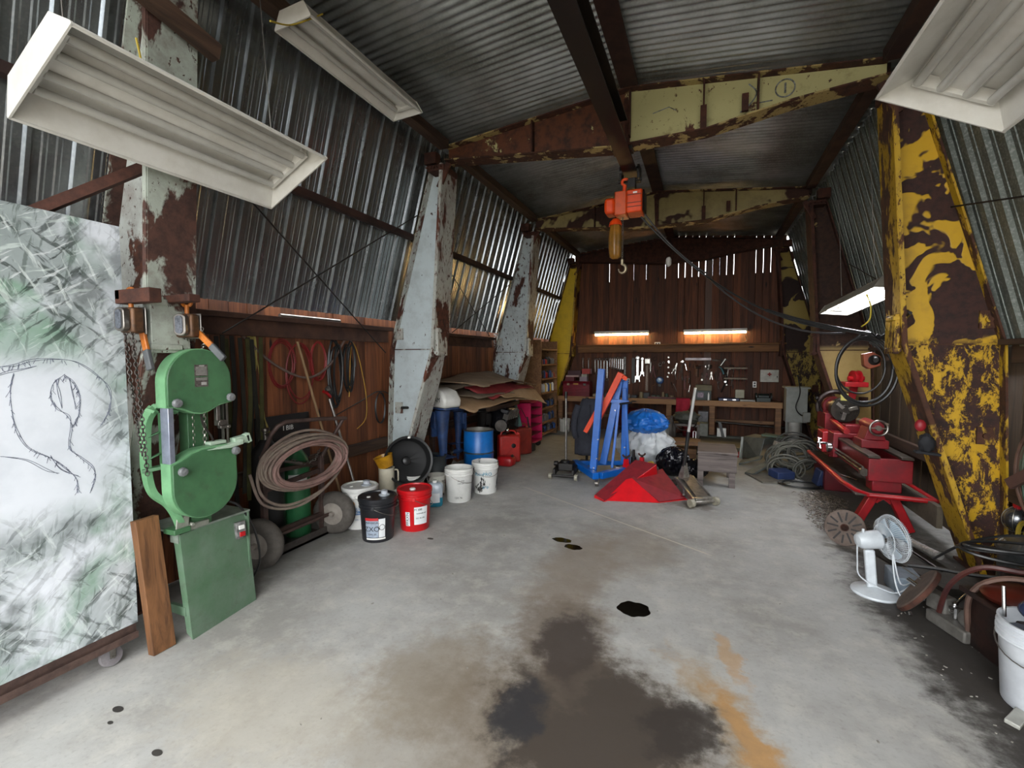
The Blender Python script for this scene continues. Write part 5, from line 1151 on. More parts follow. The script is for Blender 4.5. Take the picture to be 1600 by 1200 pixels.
# things on the bench
TR = M('toolbox_red', '7d1626', .35, .1, b='5c101c', sc=6, grime=.2)
tb = T('toolbox', 'dark red metal toolbox with drawers at the left end of the workbench', 'toolbox', (-2.56, 9.98, .762))
link('case', MB().b2((-.30, -.13, 0), (.30, .14, .27)), TR, tb, bev=.008)
for z in (.03, .1, .17): link('drawer', MB().b2((-.28, -.138, z), (.28, -.128, z + .055)), TR, tb, bev=.003)
link('lid', MB().prism([(-.14, .27), (.14, .27), (.11, .33), (-.09, .33)], -.30, .30, 'x'), TR, tb, bev=.005); link('badge', MB().b2((-.06, -.142, .26), (.05, -.138, .29)), M('badge_gold', 'b08a30', .5), tb)
link('latch', MB().b2((-.2, -.145, .24), (-.14, -.128, .29)), CHROME, tb); link('latch', MB().b2((.16, -.145, .24), (.22, -.128, .29)), CHROME, tb)
for i, (x, z, w_, h_, c1, lb) in enumerate(((-2.72, 1.092, .2, .09, '5a1220', 'dark red tin on top of the toolbox, left side'), (-2.42, 1.092, .16, .1, '8f7f8a', 'pale pink plastic box on top of the toolbox'), (-2.66, 1.183, .3, .04, 'a88a84', 'flat pinkish box stacked above the dark red tin'), (-2.62, 1.224, .3, .1, '3b141c', 'black and maroon case on top of the stack over the toolbox'), (-2.4, 1.193, .12, .06, '9a9a8c', 'small white box stacked at the right over the toolbox'), (-2.36, 1.254, .18, .11, '9c2a22', 'red and yellow box at the top right of the stack'))):
    solo('small_box', MB().b2((x - w_ / 2, 9.92, z), (x + w_ / 2, 10.08, z + h_)), M('smallbox%d' % i, c1, .5, b=c1), lb, 'box', bev=.004)
rr = random.Random(5)
CL = [('9c9a94', 'pale grey'), ('2b2a2a', 'black'), ('3a4a3a', 'dark green'), ('6e1f1c', 'dark red'), ('2a3a5c', 'navy'), ('8a7a5a', 'tan')]
x = -2.16
k = 0
while x < -.55:
    w_ = rr.uniform(.06, .13); hx, cn = rr.choice(CL); h_ = rr.uniform(.05, .17)
    if rr.random() < .5: mb = MB().cyl((x, 10.0, .762), (x, 10.0, .762 + h_), w_ * .42, n=14); sh_ = 'tin'
    else: mb = MB().b2((x - w_ * .45, 9.93, .762), (x + w_ * .45, 10.08, .762 + h_ * .7)); sh_ = 'box'
    solo('bench_' + sh_, mb, M('bt_' + cn.replace(' ', '_'), hx, .5, b=hx), '%s %s, %s item from the left of the clutter right of the toolbox' % (cn, sh_, ORD[k]), sh_, bev=.004, group='clutter on the left half of the bench')
    x += w_ + .012; k += 1
solo('metal_tray', MB().b2((-1.05, 9.84, .762), (-.52, 10.0, .772)).b2((-1.05, 9.84, .772), (-.52, 9.85, .81)), M('tray_rust', '6b3a38', .6, .2, b='4a2626'), 'low reddish metal tray on the bench left of the red cloth', 'tray')
rc = T('cloth', 'red work cloth hanging over the bench front', 'cloth', (-.36, 9.72, .8))
link('fabric', MB().grid(lambda u, v: (-.13 + .26 * u * (1 - .45 * max(0, v - .45)) - .03 * max(0, v - .45), -.01 - .012 * math.sin(u * 9) * v, .0 - .33 * v + (.06 * max(0, u - .5) if v > .9 else 0)), 12, 10), M('cloth_red', 'b02238', .85, b='8f182b'), rc, solid=.006); link('fold', MB().grid(lambda u, v: (-.13 + .26 * u, -.01 + .16 * v, .0), 4, 4), M('cloth_red', 'b02238'), rc, solid=.006)
gb = T('battery_charger', 'dark green metal box with an olive top on the bench', 'box', (.01, 10.02, .762))
link('case', MB().b2((-.14, -.1, 0), (.14, .1, .19)), M('box_green', '20322a', .5, b='18241f'), gb, bev=.004); link('top', MB().b2((-.15, -.11, .19), (.15, .11, .30)), M('box_olive', '6b6040', .6, b='524a30', sc=8), gb, bev=.004); link('face_label', MB().b2((-.11, -.104, .05), (.0, -.1, .15)), M('label_pink', 'a890a0', .5, b='3a3038', sc=30), gb)
solo('spray_bottle', MB().lathe([(.018, 0), (.018, .12), (.01, .14), (.01, .16), (0, .16)], 12, (.10, 9.86, .762)), WHITEP, 'slim white bottle standing before the green box on the bench', 'bottle')
bc = T('tool_case', 'flat navy blue tool case lying on the right of the bench', 'case', (.45, 10.0, .762))
link('case', MB().b2((-.17, -.12, 0), (.2, .12, .055)), M('case_navy', '1e2c58', .4, b='16203f'), bc, bev=.01); link('latch', MB().b2((-.08, -.125, .015), (-.02, -.118, .04)), CHROME, bc); link('latch', MB().b2((.08, -.125, .015), (.14, -.118, .04)), CHROME, bc)
solo('paper_block', MB().b2((.58, 9.98, .82), (.74, 10.06, .98)), M('paper_cream', 'a8a48e', .6, b='8f8b76'), 'cream cardboard box standing on the navy tool case', 'box', bev=.003)
solo('white_tray', MB().b2((.66, 9.86, .762), (.92, 9.95, .80)), M('tray_white', 'a5a39a', .5, b='8a887f'), 'flat white tray at the front right of the bench', 'tray', bev=.003)
solo('bench_grinder', MB().b2((.95, 9.92, .762), (1.18, 10.1, .84)).cyl((.98, 10.0, .86), (1.16, 10.0, .86), .055, n=16).cyl((.93, 10.0, .86), (.96, 10.0, .86), .07, n=18).cyl((1.18, 10.0, .86), (1.21, 10.0, .86), .07, n=18), M('grinder_green', '26332f', .4, .2, b='141c1a'), 'dark green bench grinder at the right of the bench', 'grinder', bev=.002)
# things below the bench
solo('propane_tank', MB().lathe([(.09, 0), (.14, .03), (.15, .08), (.15, .27), (.12, .33), (.06, .36), (.06, .42), (0, .42)], 26, (-.70, 9.45, 0)), M('tank_white', 'b8bbbb', .4, b='93979a', sc=6), 'small white gas tank behind the grey tarp', 'tank')
tk = T('air_tank', 'dark red round air tank lying under the bench behind the hoist', 'tank', (-1.35, 9.95, .34))
link('vessel', MB().lathe([(0, -.38), (.12, -.36), (.2, -.28), (.22, -.2), (.22, .2), (.2, .28), (.12, .36), (0, .38)], 28, (0, 0, 0), (1, 0, 0)), M('tank_dark_red', '4f1418', .35, b='360d10'), tk); link('foot', MB().b2((-.2, -.1, -.34), (-.15, .1, -.15)), BLACKM, tk); link('foot', MB().b2((.15, -.1, -.34), (.2, .1, -.15)), BLACKM, tk); link('gauge', MB().cyl((-.3, -.1, .2), (-.3, -.1, .26), .02, n=10), LT, tk)
solo('radio', MB().b2((-.08, 9.55, .38), (.10, 9.68, .58)).cyl((-.03, 9.54, .46), (-.03, 9.55, .46), .03, n=12), M('radio_dark', '2a2a2c', .35, .2, b='5a5a5c', sc=20), 'dark radio on a grey box under the bench', 'radio', bev=.006)
solo('grey_box', MB().b2((-.08, 9.54, .1), (.10, 9.70, .34)), M('box_palegrey', '8f918a', .6, b='76786f', sc=20), 'pale grey metal box under the bench left of the post', 'box', bev=.004)
solo('yellow_case', MB().b2((-.08, 9.56, .341), (.10, 9.69, .378)), M('case_yellow', '6f6430', .5, b='2c2818', sc=20), 'dull yellow flat case between the radio and the grey box', 'case', bev=.003)
ex = T('fire_extinguisher', 'dark red fire extinguisher with a white label under the bench', 'fire extinguisher', (-.24, 9.4, .11))
link('bottle', MB().lathe([(.1, 0), (.115, .02), (.115, .28), (.09, .36), (.03, .4), (.03, .44), (0, .44)], 22), M('ext_red', '6e1620', .3, b='531019'), ex); wrap(ex, 'label', lambda z: .115, -2.6, -.7, .2, .27, WHITEP, .002)
solo('white_box', MB().b2((.26, 9.6, .1), (.42, 9.7, .26)), WHITEP, 'white box crossed by a black strap right of the bench post', 'box', bev=.003)
solo('black_strap', MB().bar((.30, 9.58, .38), (.37, 9.57, .1), .05, .01, up=(0, 1, 0)), BLACK, 'black strap hanging before the white box', 'strap')
solo('red_funnel', MB().lathe([(.11, 0), (.11, .02), (.03, .12), (.025, .2), (0, .2)], 18, (.62, 8.3, 0)), REDP, 'red plastic funnel standing left of the grey trough', 'funnel')
pl_ = T('pallet', 'wide greenish wooden platform on the floor before the bench', 'platform', (.25, 9.15, 0))
link('deck', MB().b2((-.45, -.5, .03), (.55, .45, .08)), wood('deck_wood', '6a6450', '4c473a', 'x', 1), pl_, bev=.003); link('front_edge', MB().b2((-.45, -.53, 0), (.55, -.5, .085)), wood('deck_wood', '6a6450', '4c473a', 'x', 1), pl_)
# coat on a low stand behind the hoist
co = T('work_coat', 'dark grey work coat hanging on a stand behind the blue hoist', 'coat', (-1.63, 6.95, 0))
CT = M('coat_grey', '34363f', .9, b='24252d', sc=5)
def cf(u, v):
    a = 2 * PI * u; z = .98 - .86 * v; w_ = (.10 + .07 * math.sin(min(1, v * 3) * PI / 2)) * (1 - .25 * max(0, v - .5)); d = .6 * w_
    k = 1 + .10 * math.sin(5 * a + v * 4) * v + .04 * math.sin(11 * a)
    return (w_ * k * math.cos(a) - .06 * v + .03, d * k * math.sin(a), z)
link('body', MB().grid(cf, 40, 20, cu=True), CT, co, solid=.006, sm=70)
link('sleeve', MB().tube(spl([(-.12, -.05, .88), (-.17, -.08, .7), (-.18, -.09, .5), (-.15, -.08, .38)]), [.055] * 8 + [.05] * 8 + [.042] * 9, 12), CT, co, sm=70); link('sleeve', MB().tube(spl([(.1, -.08, .9), (.12, -.12, .7), (.1, -.12, .45)]), .05, 12), CT, co, sm=70)
link('coat_stand', MB().cyl((0, 0, 0), (0, 0, 1.0), .02, n=10).b2((-.12, -.12, 0), (.12, .12, .02)), BLACKM, co)
# ------------------------------------------------------------------ middle of the floor
WHL = M('wheel_cream', '9a9584', .5, b='6e6a5c', sc=20)
j = T('floor_jack', 'black trolley jack with a tall upright silver handle', 'jack', (-1.70, 6.03, 0), .1)
link('side_frame', MB().b2((-.14, -.2, .05), (-.11, .25, .13)), BLACKM, j, bev=.004); link('side_frame', MB().b2((.11, -.2, .05), (.14, .25, .13)), BLACKM, j, bev=.004)
link('saddle_arm', MB().bar((0, .2, .09), (0, -.05, .2), .08, .05).cyl((0, -.06, .2), (0, -.06, .23), .055, n=14), BLACKM, j, bev=.004)
link('hydraulic_body', MB().box((0, .05, .13), (.2, .2, .1)).cyl((-.1, -.02, .17), (-.16, -.02, .17), .035, n=12), BLACKM, j, bev=.01)
link('axle', MB().cyl((-.17, -.21, .05), (.17, -.21, .05), .016, n=8), BLACKM, j)
for x, y in ((-.17, -.21), (.17, -.21), (-.16, .24), (.16, .24)): link('wheel', MB().cyl((x - .02, y, .042), (x + .02, y, .042), .042, n=18), WHL, j)
link('handle', MB().cyl((0, 0, .15), (0, -.02, 1.12), .016, n=12), STEEL, j); link('handle_grip', MB().cyl((0, -.02, 1.06), (0, -.021, 1.15), .019, n=12), BLACK, j)
# folded blue engine hoist
HB = M('hoist_blue', '0a60ba', .36, b='0854a4', bump=0, grime=.08); HO = M('boom_orange', 'dc3e00', .55, b='c43600', bump=0)
h = T('engine_hoist', 'folded blue engine hoist with an orange boom', 'engine hoist', (-1.24, 6.0, 0))
lw('post', MB().bar((-1.31, 5.95, .1), (-1.215, 5.98, 1.46), .085, .085, up=(0, 1, 0)), HB, h, bev=.004)
lw('base_beam', MB().bar((-1.66, 6.36, .12), (-1.22, 5.70, .12), .08, .08), HB, h, bev=.004)
lw('base_beam', MB().bar((-1.18, 5.76, .12), (-.76, 6.46, .12), .08, .08).bar((-1.60, 6.34, .12), (-1.0, 6.62, .12), .06, .06), HB, h, bev=.004)
lw('folded_leg', MB().bar((-1.24, 6.25, .16), (-1.03, 6.30, 1.33), .09, .07, up=(0, 1, 0)), HB, h, bev=.004)
lw('folded_leg', MB().bar((-.99, 6.42, .16), (-.97, 6.36, 1.30), .07, .07, up=(0, 1, 0)), HB, h, bev=.004)
lw('strut', MB().bar((-1.10, 6.15, .14), (-1.02, 6.2, 1.05), .03, .03), HB, h)
lw('strut', MB().bar((-.9, 6.3, .14), (-.96, 6.25, 1.2), .03, .03), HB, h)
lw('cross_plate', MB().bar((-1.18, 6.2, 1.03), (-.90, 6.22, 1.02), .05, .04), HB, h)
lw('boom', MB().bar((-1.28, 6.12, .80), (-1.00, 6.18, 1.40), .08, .085, up=(0, 1, 0)), HO, h, bev=.004)
lw('boom_end', MB().bar((-1.46, 6.14, .60), (-1.26, 6.14, .98), .06, .06, up=(0, 1, 0)).bar((-1.02, 6.18, 1.39), (-.93, 6.2, 1.32), .05, .06, up=(0, 1, 0)), HO, h, bev=.004)
lw('ram', MB().cyl((-1.0, 6.1, 1.0), (-.84, 6.05, 1.03), .014, n=10), BLACK, h)
bl = MB()
for p in ((-1.255, 5.93, .3), (-1.24, 5.93, .55), (-1.05, 6.25, .6), (-1.08, 6.25, .9), (-1.29, 5.92, .18), (-.96, 6.3, .4)): bl.cyl(p, (p[0], p[1] - .03, p[2]), .009, n=6)
lw('bolt', bl, CHROME, h)
for x, y in ((-1.20, 5.68), (-1.63, 6.38), (-.80, 6.42), (-1.1, 6.6)):
    c_ = lw('castor', MB().cyl((x - .018, y, .04), (x + .018, y, .04), .04, n=18), STEEL, h); lw('castor_fork', MB().b2((x - .028, y - .02, .035), (x - .022, y + .02, .08)).b2((x + .022, y - .02, .035), (x + .028, y + .02, .08)), STEEL, c_)
# red wheel ramps
RR = M('ramp_red', 'd0101c', .38, b='b80e18', bump=0); RRD = M('ramp_dusty_red', '8f1c26', .7, b='761a22', sc=10)
def ramp(loc, rot, label):
    r_ = T('wheel_ramp', label, 'ramp', loc, rot)
    # side plates, incline and top platform: runs along x, 0.9 long, 0.28 wide, 0.22 high
    for y in (-.14, .14): link('side_plate', MB().prism([(0, 0), (.9, 0), (.9, .0), (.88, .02), (.32, .215), (.3, .23), (.04, .23), (.0, .2)] if False else [(0, 0), (.92, 0), (.34, .22), (.02, .22)], y - .004, y + .004, 'y'), RR, r_)
    link('incline', MB().bar((.34, 0, .222), (.93, 0, .004), .29, .008), RRD, r_, label='dusty tread plate'); link('platform', MB().b2((.0, -.145, .218), (.36, .145, .226)), RRD, r_, label='dusty top plate')
    link('end_plate', MB().bar((0.01, 0, 0), (.02, 0, .22), .28, .006, up=(1, 0, 0)), RR, r_)
    return r_
r2 = T('wheel_ramp', 'red wheel ramp lying flat with its tread towards the right', 'ramp', (-.62, 5.42, 0))
def slab(name, pts, th, m, par, **k): 
    mb = MB(); quadslab(mb, pts, th); return lw(name, mb, m, par, **k)
slab('side_plate', [(-1.0, 5.13, .0), (-.42, 5.28, .0), (-.74, 5.42, .21), (-.80, 5.38, .20)], .006, RR, r2)
slab('tread', [(-.42, 5.28, .012), (-.16, 5.52, .012), (-.46, 6.06, .20), (-.76, 5.42, .21)], .006, RRD, r2, label='dusty tread plate')
slab('side_plate', [(-.16, 5.52, .0), (-.44, 6.08, .0), (-.46, 6.07, .20), (-.2, 5.56, .02)], .006, RR, r2)
slab('base_strip', [(-1.0, 5.13, .001), (-.42, 5.28, .001), (-.14, 5.52, .001), (-.17, 5.56, .001)], .006, RR, r2)
r1 = T('wheel_ramp', 'red wheel ramp tipped up over the other one', 'ramp', (-.85, 5.5, 0))
slab('tread', [(-1.12, 5.20, .03), (-1.0, 5.08, .0), (-.50, 5.72, .33), (-.76, 5.86, .33)], .006, RRD, r1, label='dusty tread plate')
slab('side_plate', [(-1.13, 5.20, .0), (-1.125, 5.2, .035), (-1.0, 5.085, .02), (-1.0, 5.09, .0)], .006, RR, r1)
slab('end_plate', [(-.50, 5.72, .325), (-.50, 5.90, .12), (-.76, 5.98, .12), (-.76, 5.86, .325)], .006, RR, r1)
slab('side_plate', [(-1.0, 5.09, .0), (-.50, 5.90, .10), (-.50, 5.73, .325), (-.98, 5.10, .01)], .006, RR, r1)
# jack stands
def jackstand(loc, rz, label, hh=.27):
    s_ = T('jack_stand', label, 'jack stand', loc, rz)
    link('cone', MB().lathe([(.075, .06), (.035, hh * .8), (.032, hh)], 4), RR, s_, sm=0)
    for k in range(4):
        a = PI / 4 + k * PI / 2; link('leg', MB().bar((.05 * math.cos(a), .05 * math.sin(a), .1), (.12 * math.cos(a), .12 * math.sin(a), .0), .03, .008), RR, s_)
    link('post', MB().cyl((0, 0, hh * .6), (0, 0, hh + .03), .018, n=12), BLACKM, s_); link('saddle', MB().tube(arc((0, 0, hh + .07), .05, 200, 340, 8, 'xz'), .012, 8), RUST, s_)
jackstand((-.92, 6.18, 0), .2, 'red jack stand behind the ramps, left one'); jackstand((-.74, 6.36, 0), .5, 'red jack stand behind the ramps, right one')
solo('bottle_jack', MB().b2((-.90, 6.32, 0), (-.80, 6.42, .03)).cyl((-.85, 6.37, .03), (-.85, 6.37, .26), .035, n=14).cyl((-.85, 6.37, .26), (-.85, 6.37, .36), .018, n=10), BLACKM, 'black bottle jack between the two red jack stands', 'jack', (-.85, 6.37, 0))
solo('yellow_strap', MB().tube(spl([(-.66, 6.36, .2), (-.60, 6.32, .22), (-.57, 6.28, .16), (-.56, 6.26, .06), (-.56, 6.25, .01)]), .014, 8), M('strap_yellow', 'c2a83c', .6), 'yellow strap end beside the right jack stand', 'strap')
# tarps
def cloth_blob(name, c, r, m, label, cat, seed=1, fold=.09, fr=7, flat=0, n=72, mm=40, top=1.0, kind=None):
    sd = Vector((seed * 3.1, seed * 1.7, seed))
    def f(u, v):
        a = 2 * PI * u; e = -PI / 2 + PI * v; d = Vector((math.cos(e) * math.cos(a), math.cos(e) * math.sin(a), math.sin(e)))
        q = noise.noise(Vector((math.cos(a) * fr * .5, math.sin(a) * fr * .5, d.z * 1.3)) + sd)
        q2 = noise.noise(Vector((math.cos(a) * fr * 1.6, math.sin(a) * fr * 1.6, d.z * 2.5)) + sd * 2)
        k = 1 + fold * (1 - abs(q) * 3.2) + fold * .5 * (1 - abs(q2) * 4)
        p = Vector((d.x * r[0] * k, d.y * r[1] * k, d.z * r[2] * (1 + fold * .6 * q2)))
        p.z = max(p.z, -r[2] * .98)
        return (c[0] + p.x, c[1] + p.y, c[2] + p.z)
    return solo(name, MB().grid(f, n, mm, cu=True), m, label, cat, (c[0], c[1], c[2] - r[2]), sm=80)
TW = M('tarp_grey', 'c6caca', .45, b='b0b4b7', sc=4, bump=.05); TB = M('tarp_blue', '1d6fc6', .4, b='185fae', sc=5, bump=.05)
cloth_blob('tarp', (-.79, 7.15, .29), (.37, .33, .30), TW, 'silver-grey tarp bundled over something on the floor', 'tarp', 2, .17, 8)
cloth_blob('tarp', (-.78, 7.05, .66), (.28, .24, .18), TB, 'crumpled bright blue tarp on top of the grey tarp', 'tarp', 5, .2, 7)
solo('bungee_cord', MB().tube(coil((-.56, 6.95, .66), .06, .05, 2.5, .2, 'xz', .02, 4), .006, 6), M('cord_redblue', '9c3a3a', .6), 'red cord tangled at the right side of the blue tarp', 'cord')
BG = M('bag_black', '0b0b10', .18, b='101016', sc=8, bump=.5)
cloth_blob('rubbish_bag', (-.36, 6.62, .19), (.20, .19, .20), BG, 'full black rubbish bag right of the grey tarp', 'rubbish bag', 7, .12, 9)
cloth_blob('rubbish_bag', (-.09, 6.62, .12), (.17, .17, .125), BG, 'smaller black rubbish bag behind the silver trolley jack', 'rubbish bag', 9, .12, 9)
# silver trolley jack
SJ = M('jack_silver', 'a5a199', .35, .7, b='6f6a62', sc=14)
j = T('floor_jack', 'long silver trolley jack with a white and black handle', 'jack', (-.13, 5.82, 0))
slab('top_plate', [(-.24, 6.14, .13), (-.12, 6.2, .13), (.09, 5.44, .08), (-.03, 5.34, .08)], .008, M('jack_plate', '8a7f72', .5, .5, b='5f564c', sc=14), j)
lw('side_frame', MB().bar((-.29, 6.1, .09), (-.07, 5.28, .06), .02, .06), SJ, j); lw('side_frame', MB().bar((-.10, 6.2, .09), (.11, 5.42, .06), .02, .06), SJ, j)
lw('front_axle', MB().cyl((-.10, 5.24, .045), (.16, 5.45, .045), .02, n=10).bar((-.06, 5.30, .07), (.10, 5.42, .07), .06, .05), SJ, j, bev=.004)
for (x, y) in ((-.09, 5.25), (.15, 5.44)): lw('wheel', MB().cyl((x - .018, y - .014, .045), (x + .018, y + .014, .045), .045, n=20), WHL, j)
for (x, y) in ((-.34, 5.95), (-.31, 6.08)): lw('rear_wheel', MB().cyl((x - .015, y - .01, .04), (x + .015, y + .01, .04), .04, n=20), STEEL, j)
lw('lift_handle', MB().tube(spl([(-.30, 6.0, .12), (-.2, 5.75, .09), (-.18, 5.5, .06)]), .012, 8), SJ, j)
lw('yoke', MB().lathe([(.07, 0), (.06, .06), (.035, .16), (.03, .2)], 4, (-.20, 6.08, .10), (.05, .0, 1)), SJ, j, sm=0, bev=.004)
lw('handle_lower', MB().cyl((-.20, 6.07, .26), (-.155, 6.03, .70), .022, n=14), BLACK, j, label='black foam lower sleeve'); lw('handle_upper', MB().cyl((-.155, 6.03, .70), (-.085, 5.98, 1.24), .018, n=14), M('handle_white', 'c4c4c0', .3, .3, b='b0b0ac'), j, label='white upper tube')
lw('sleeve_mark', MB().tube([(-.10, 6.0, .63), (-.10, 6.0, .71), (-.07, 6.0, .71), (-.07, 6.0, .63)], .004, 6), WHITEP, j)
# wooden stool and steel step behind
st = T('wooden_stool', 'low grey weathered wooden stool in front of the platform', 'stool', (.18, 6.5, 0))
GWD = wood('stool_wood', '6e6460', '4c4442', 'x', 1, grey=0)
lw('front_board', MB().b2((-.04, 6.2, .19), (.40, 6.24, .41)), GWD, st, bev=.004); lw('seat', MB().b2((-.05, 6.18, .41), (.41, 6.86, .44)), GWD, st, bev=.004)
for (x, y) in ((-.01, 6.24), (.35, 6.24), (-.01, 6.78), (.35, 6.78)): lw('leg', MB().b2((x - .035, y - .03, 0), (x + .035, y + .03, .41)), GWD, st, bev=.003)
lw('back_board', MB().b2((-.04, 6.82, .25), (.40, 6.85, .41)), GWD, st)
st = T('step_stand', 'dark timber and steel step stand behind the bag, clutter on its shelf', 'stand', (-.26, 7.75, 0))
lw('shelf', MB().b2((-.48, 7.6, .25), (-.02, 7.95, .31)), BW, st, bev=.004); 
for (x, y) in ((-.46, 7.62), (-.04, 7.62), (-.46, 7.92), (-.04, 7.92)): lw('leg', MB().b2((x - .018, y - .018, 0), (x + .018, y + .018, .66 if x < -.2 else .31)), DSTEEL, st)
lw('lower_box', MB().b2((-.40, 7.7, .0), (-.08, 7.9, .18)), BW, st, bev=.003)
solo('dark_gear', MB().ball((-.25, 8.35, .60), (.2, .14, .1), 18, 10, .35, 5), M('gear_dark', '2a2d26', .7, .1, b='4a4a42', sc=14), 'dark tangle of gear on the back of the step stand', 'gear', (-.25, 8.35, .5))
solo('gear_hoop', MB().tube(arc((-.27, 8.2, .58), .19, 180, 350, 14, 'xz'), .01, 6), DSTEEL, 'thin hoop drooping under the dark gear on the stand', 'hoop')
tag(link('gear_table', MB().b2((-.46, 8.2, .46), (-.04, 8.5, .5)).b2((-.46, 8.2, 0), (-.42, 8.24, .46)).b2((-.08, 8.2, 0), (-.04, 8.24, .46)).b2((-.46, 8.46, 0), (-.42, 8.5, .46)).b2((-.08, 8.46, 0), (-.04, 8.5, .46)), DSTEEL), 'small dark table under the tangle of gear', 'table')
# ------------------------------------------------------------------ right side
EBX = M('cabinet_grey', '8f918c', .45, b='7d7f7a', bump=0, grime=.15)
eb = T('electric_cabinet', 'grey upright electric cabinet at the right end of the bench', 'cabinet', (1.53, 9.45, 0))
lw('case', MB().b2((1.36, 9.4, .46), (1.69, 9.65, 1.06)), EBX, eb, bev=.006); lw('lid', MB().b2((1.33, 9.36, 1.06), (1.72, 9.68, 1.09)), EBX, eb, bev=.004); lw('stand', MB().lathe([(.12, 0), (.1, .03), (.085, .2), (.1, .46)], 20, (1.51, 9.5, 0)), M('stand_white', 'b4b2ac', .5, b='9a9892'), eb, label='white lower pedestal'); lw('back_plate', MB().b2((1.40, 9.66, .2), (1.66, 9.68, .5)), EBX, eb)
solo('switch_box', MB().b2((1.60, 9.2, .50), (1.70, 9.28, .66)), EBX, 'small grey switch box right of the electric cabinet', 'switch box', bev=.004)
solo('cabinet_cable', MB().tube(spl([(1.52, 9.38, 1.3), (1.56, 9.35, 1.0), (1.5, 9.33, .75), (1.56, 9.3, .62), (1.66, 9.22, .6)]), .009, 6), BLACK, 'black cable running down the front of the electric cabinet', 'cable')
# grey trough
tr = T('metal_trough', 'grey sheet metal trough tipped on its side left of the cable heap', 'trough', (.72, 7.95, 0))
GT = M('trough_grey', '5f6460', .6, .2, b='474b48', sc=7)
slab('side', [(.55, 8.15, .0), (.58, 8.2, .34), (.62, 8.2, .34), (.60, 8.1, .0)], .01, M('trough_light', '9a9c96', .5, b='82847e'), tr)
slab('face', [(.60, 8.1, .02), (.78, 7.6, .12), (.86, 7.7, .40), (.62, 8.2, .34)], .01, GT, tr); slab('lip', [(.52, 7.65, .0), (.80, 7.55, .12), (.83, 7.6, .16), (.56, 7.75, .03)], .02, GT, tr); slab('top', [(.62, 8.2, .34), (.86, 7.7, .40), (1.0, 7.9, .40), (.8, 8.4, .36)], .01, GT, tr)
solo('metal_ramp_piece', MB().bar((.60, 7.0, .02), (.95, 7.4, .16), .12, .03), GT, 'short grey metal strip leaning in front of the trough', 'metal strip', bev=.004)
solo('green_cover', MB().bar((.86, 7.9, .44), (1.15, 7.75, .43), .16, .03), M('cover_green', '4c5a48', .7, b='39453a'), 'dull green board on top of the cable heap', 'board', bev=.004)
cb_ = [M('cable_grey%d' % i, c, .65, b=c2) for i, (c, c2) in enumerate((('4b4a42', '34342e'), ('5f5e54', '44433b'), ('3a3a36', '262622')))]
for i in range(7):
    cx, cy, cz = [(1.02, 7.3, .22), (1.12, 7.2, .28), (1.2, 7.35, .2), (1.25, 7.25, .32), (1.05, 7.15, .12), (1.22, 7.5, .36), (1.3, 7.1, .12)][i]
    solo('power_cable', MB().tube(coil((cx, cy, cz), .17 + .02 * (i % 3), .15, 5, .13, 'xz', .09, 40 + i), .011, 6), cb_[i % 3], ['grey cable coil at the left of the heap', 'pale grey cable coil at the top of the heap', 'dark cable coil in the middle of the heap', 'grey cable coil at the right of the heap, standing high', 'pale cable coil low at the front of the heap', 'dark cable coil at the back of the heap by the cabinet', 'grey cable coil at the bottom right of the heap'][i], 'cable')
for i, (x, y, lb) in enumerate(((1.0, 7.55, 'pale fittings box half buried at the top of the cable heap'), (1.12, 7.6, 'white plug box half buried in the cable heap'))):
    solo('plug_box', MB().box((x, y, .36), (.08, .08, .07), (.3, .2, .4)), M('plug_pale', 'a59f94', .5, b='6e5a4c', sc=30), lb, 'box', bev=.006)
solo('blue_tray', MB().box((.98, 6.95, .07), (.24, .2, .1), (.1, 0, .5)), M('tray_blue', '26365e', .5, b='1b2746'), 'dark blue box on the floor before the cable heap', 'box', bev=.01)
solo('blue_tray', MB().box((1.36, 6.72, .12), (.08, .16, .2), (.1, .2, .2)), M('tray_blue', '26365e'), 'narrow blue box standing at the right of the cable heap', 'box', bev=.01)
solo('floor_plate', MB().box((.80, 6.9, .012), (.34, .5, .02), (0, 0, .35)), M('plate_grey', '6b6860', .7, .2, b='504d46', sc=8), 'grey steel plate lying on the floor before the trough', 'plate')
solo('flat_cable', MB().tube(coil((1.15, 6.65, .02), .22, .16, 2.5, .1, 'xy', .006, 77), .01, 6), BLACK, 'black cable lying flat in loops on the floor', 'cable')
# lathe
LR = M('lathe_red', '86141f', .4, .1, b='641019', sc=5, grime=.45); LRB = M('lathe_bright_red', 'a81019', .38, b='8c0e16', grime=.2); LD = M('lathe_dark', '201816', .4, .4, b='3a2c28', sc=12); LS = M('lathe_ways', '5c554d', .4, .7, b='3f3a34', sc=12)
la = T('metal_lathe', 'dusty red metalworking lathe on a red stand along the right wall', 'lathe', (1.55, 6.1, 0))
lw('bed', MB().b2((1.40, 5.10, .50), (1.47, 7.0, .70)).b2((1.63, 5.10, .50), (1.70, 7.0, .70)).b2((1.39, 5.03, .495), (1.71, 5.10, .695)).b2((1.47, 5.9, .5), (1.63, 6.0, .66)).b2((1.47, 6.6, .5), (1.63, 6.7, .66)), LR, la, bev=.006)
lw('bed_way', MB().b2((1.385, 5.03, .70), (1.475, 7.0, .722)).b2((1.625, 5.03, .70), (1.715, 7.0, .722)), LS, la, bev=.003)
lw('bed_foot', MB().b2((1.44, 5.1, .385), (1.66, 5.28, .50)), LR, la, bev=.008); lw('bed_foot', MB().b2((1.44, 6.7, .385), (1.66, 6.95, .50)), LR, la, bev=.008)
lw('lead_screw', MB().cyl((1.37, 5.12, .56), (1.37, 6.9, .56), .014, n=10).cyl((1.365, 5.1, .6), (1.365, 6.9, .6), .01, n=8).cyl((1.37, 5.06, .56), (1.37, 5.12, .56), .035, n=14), LS, la)
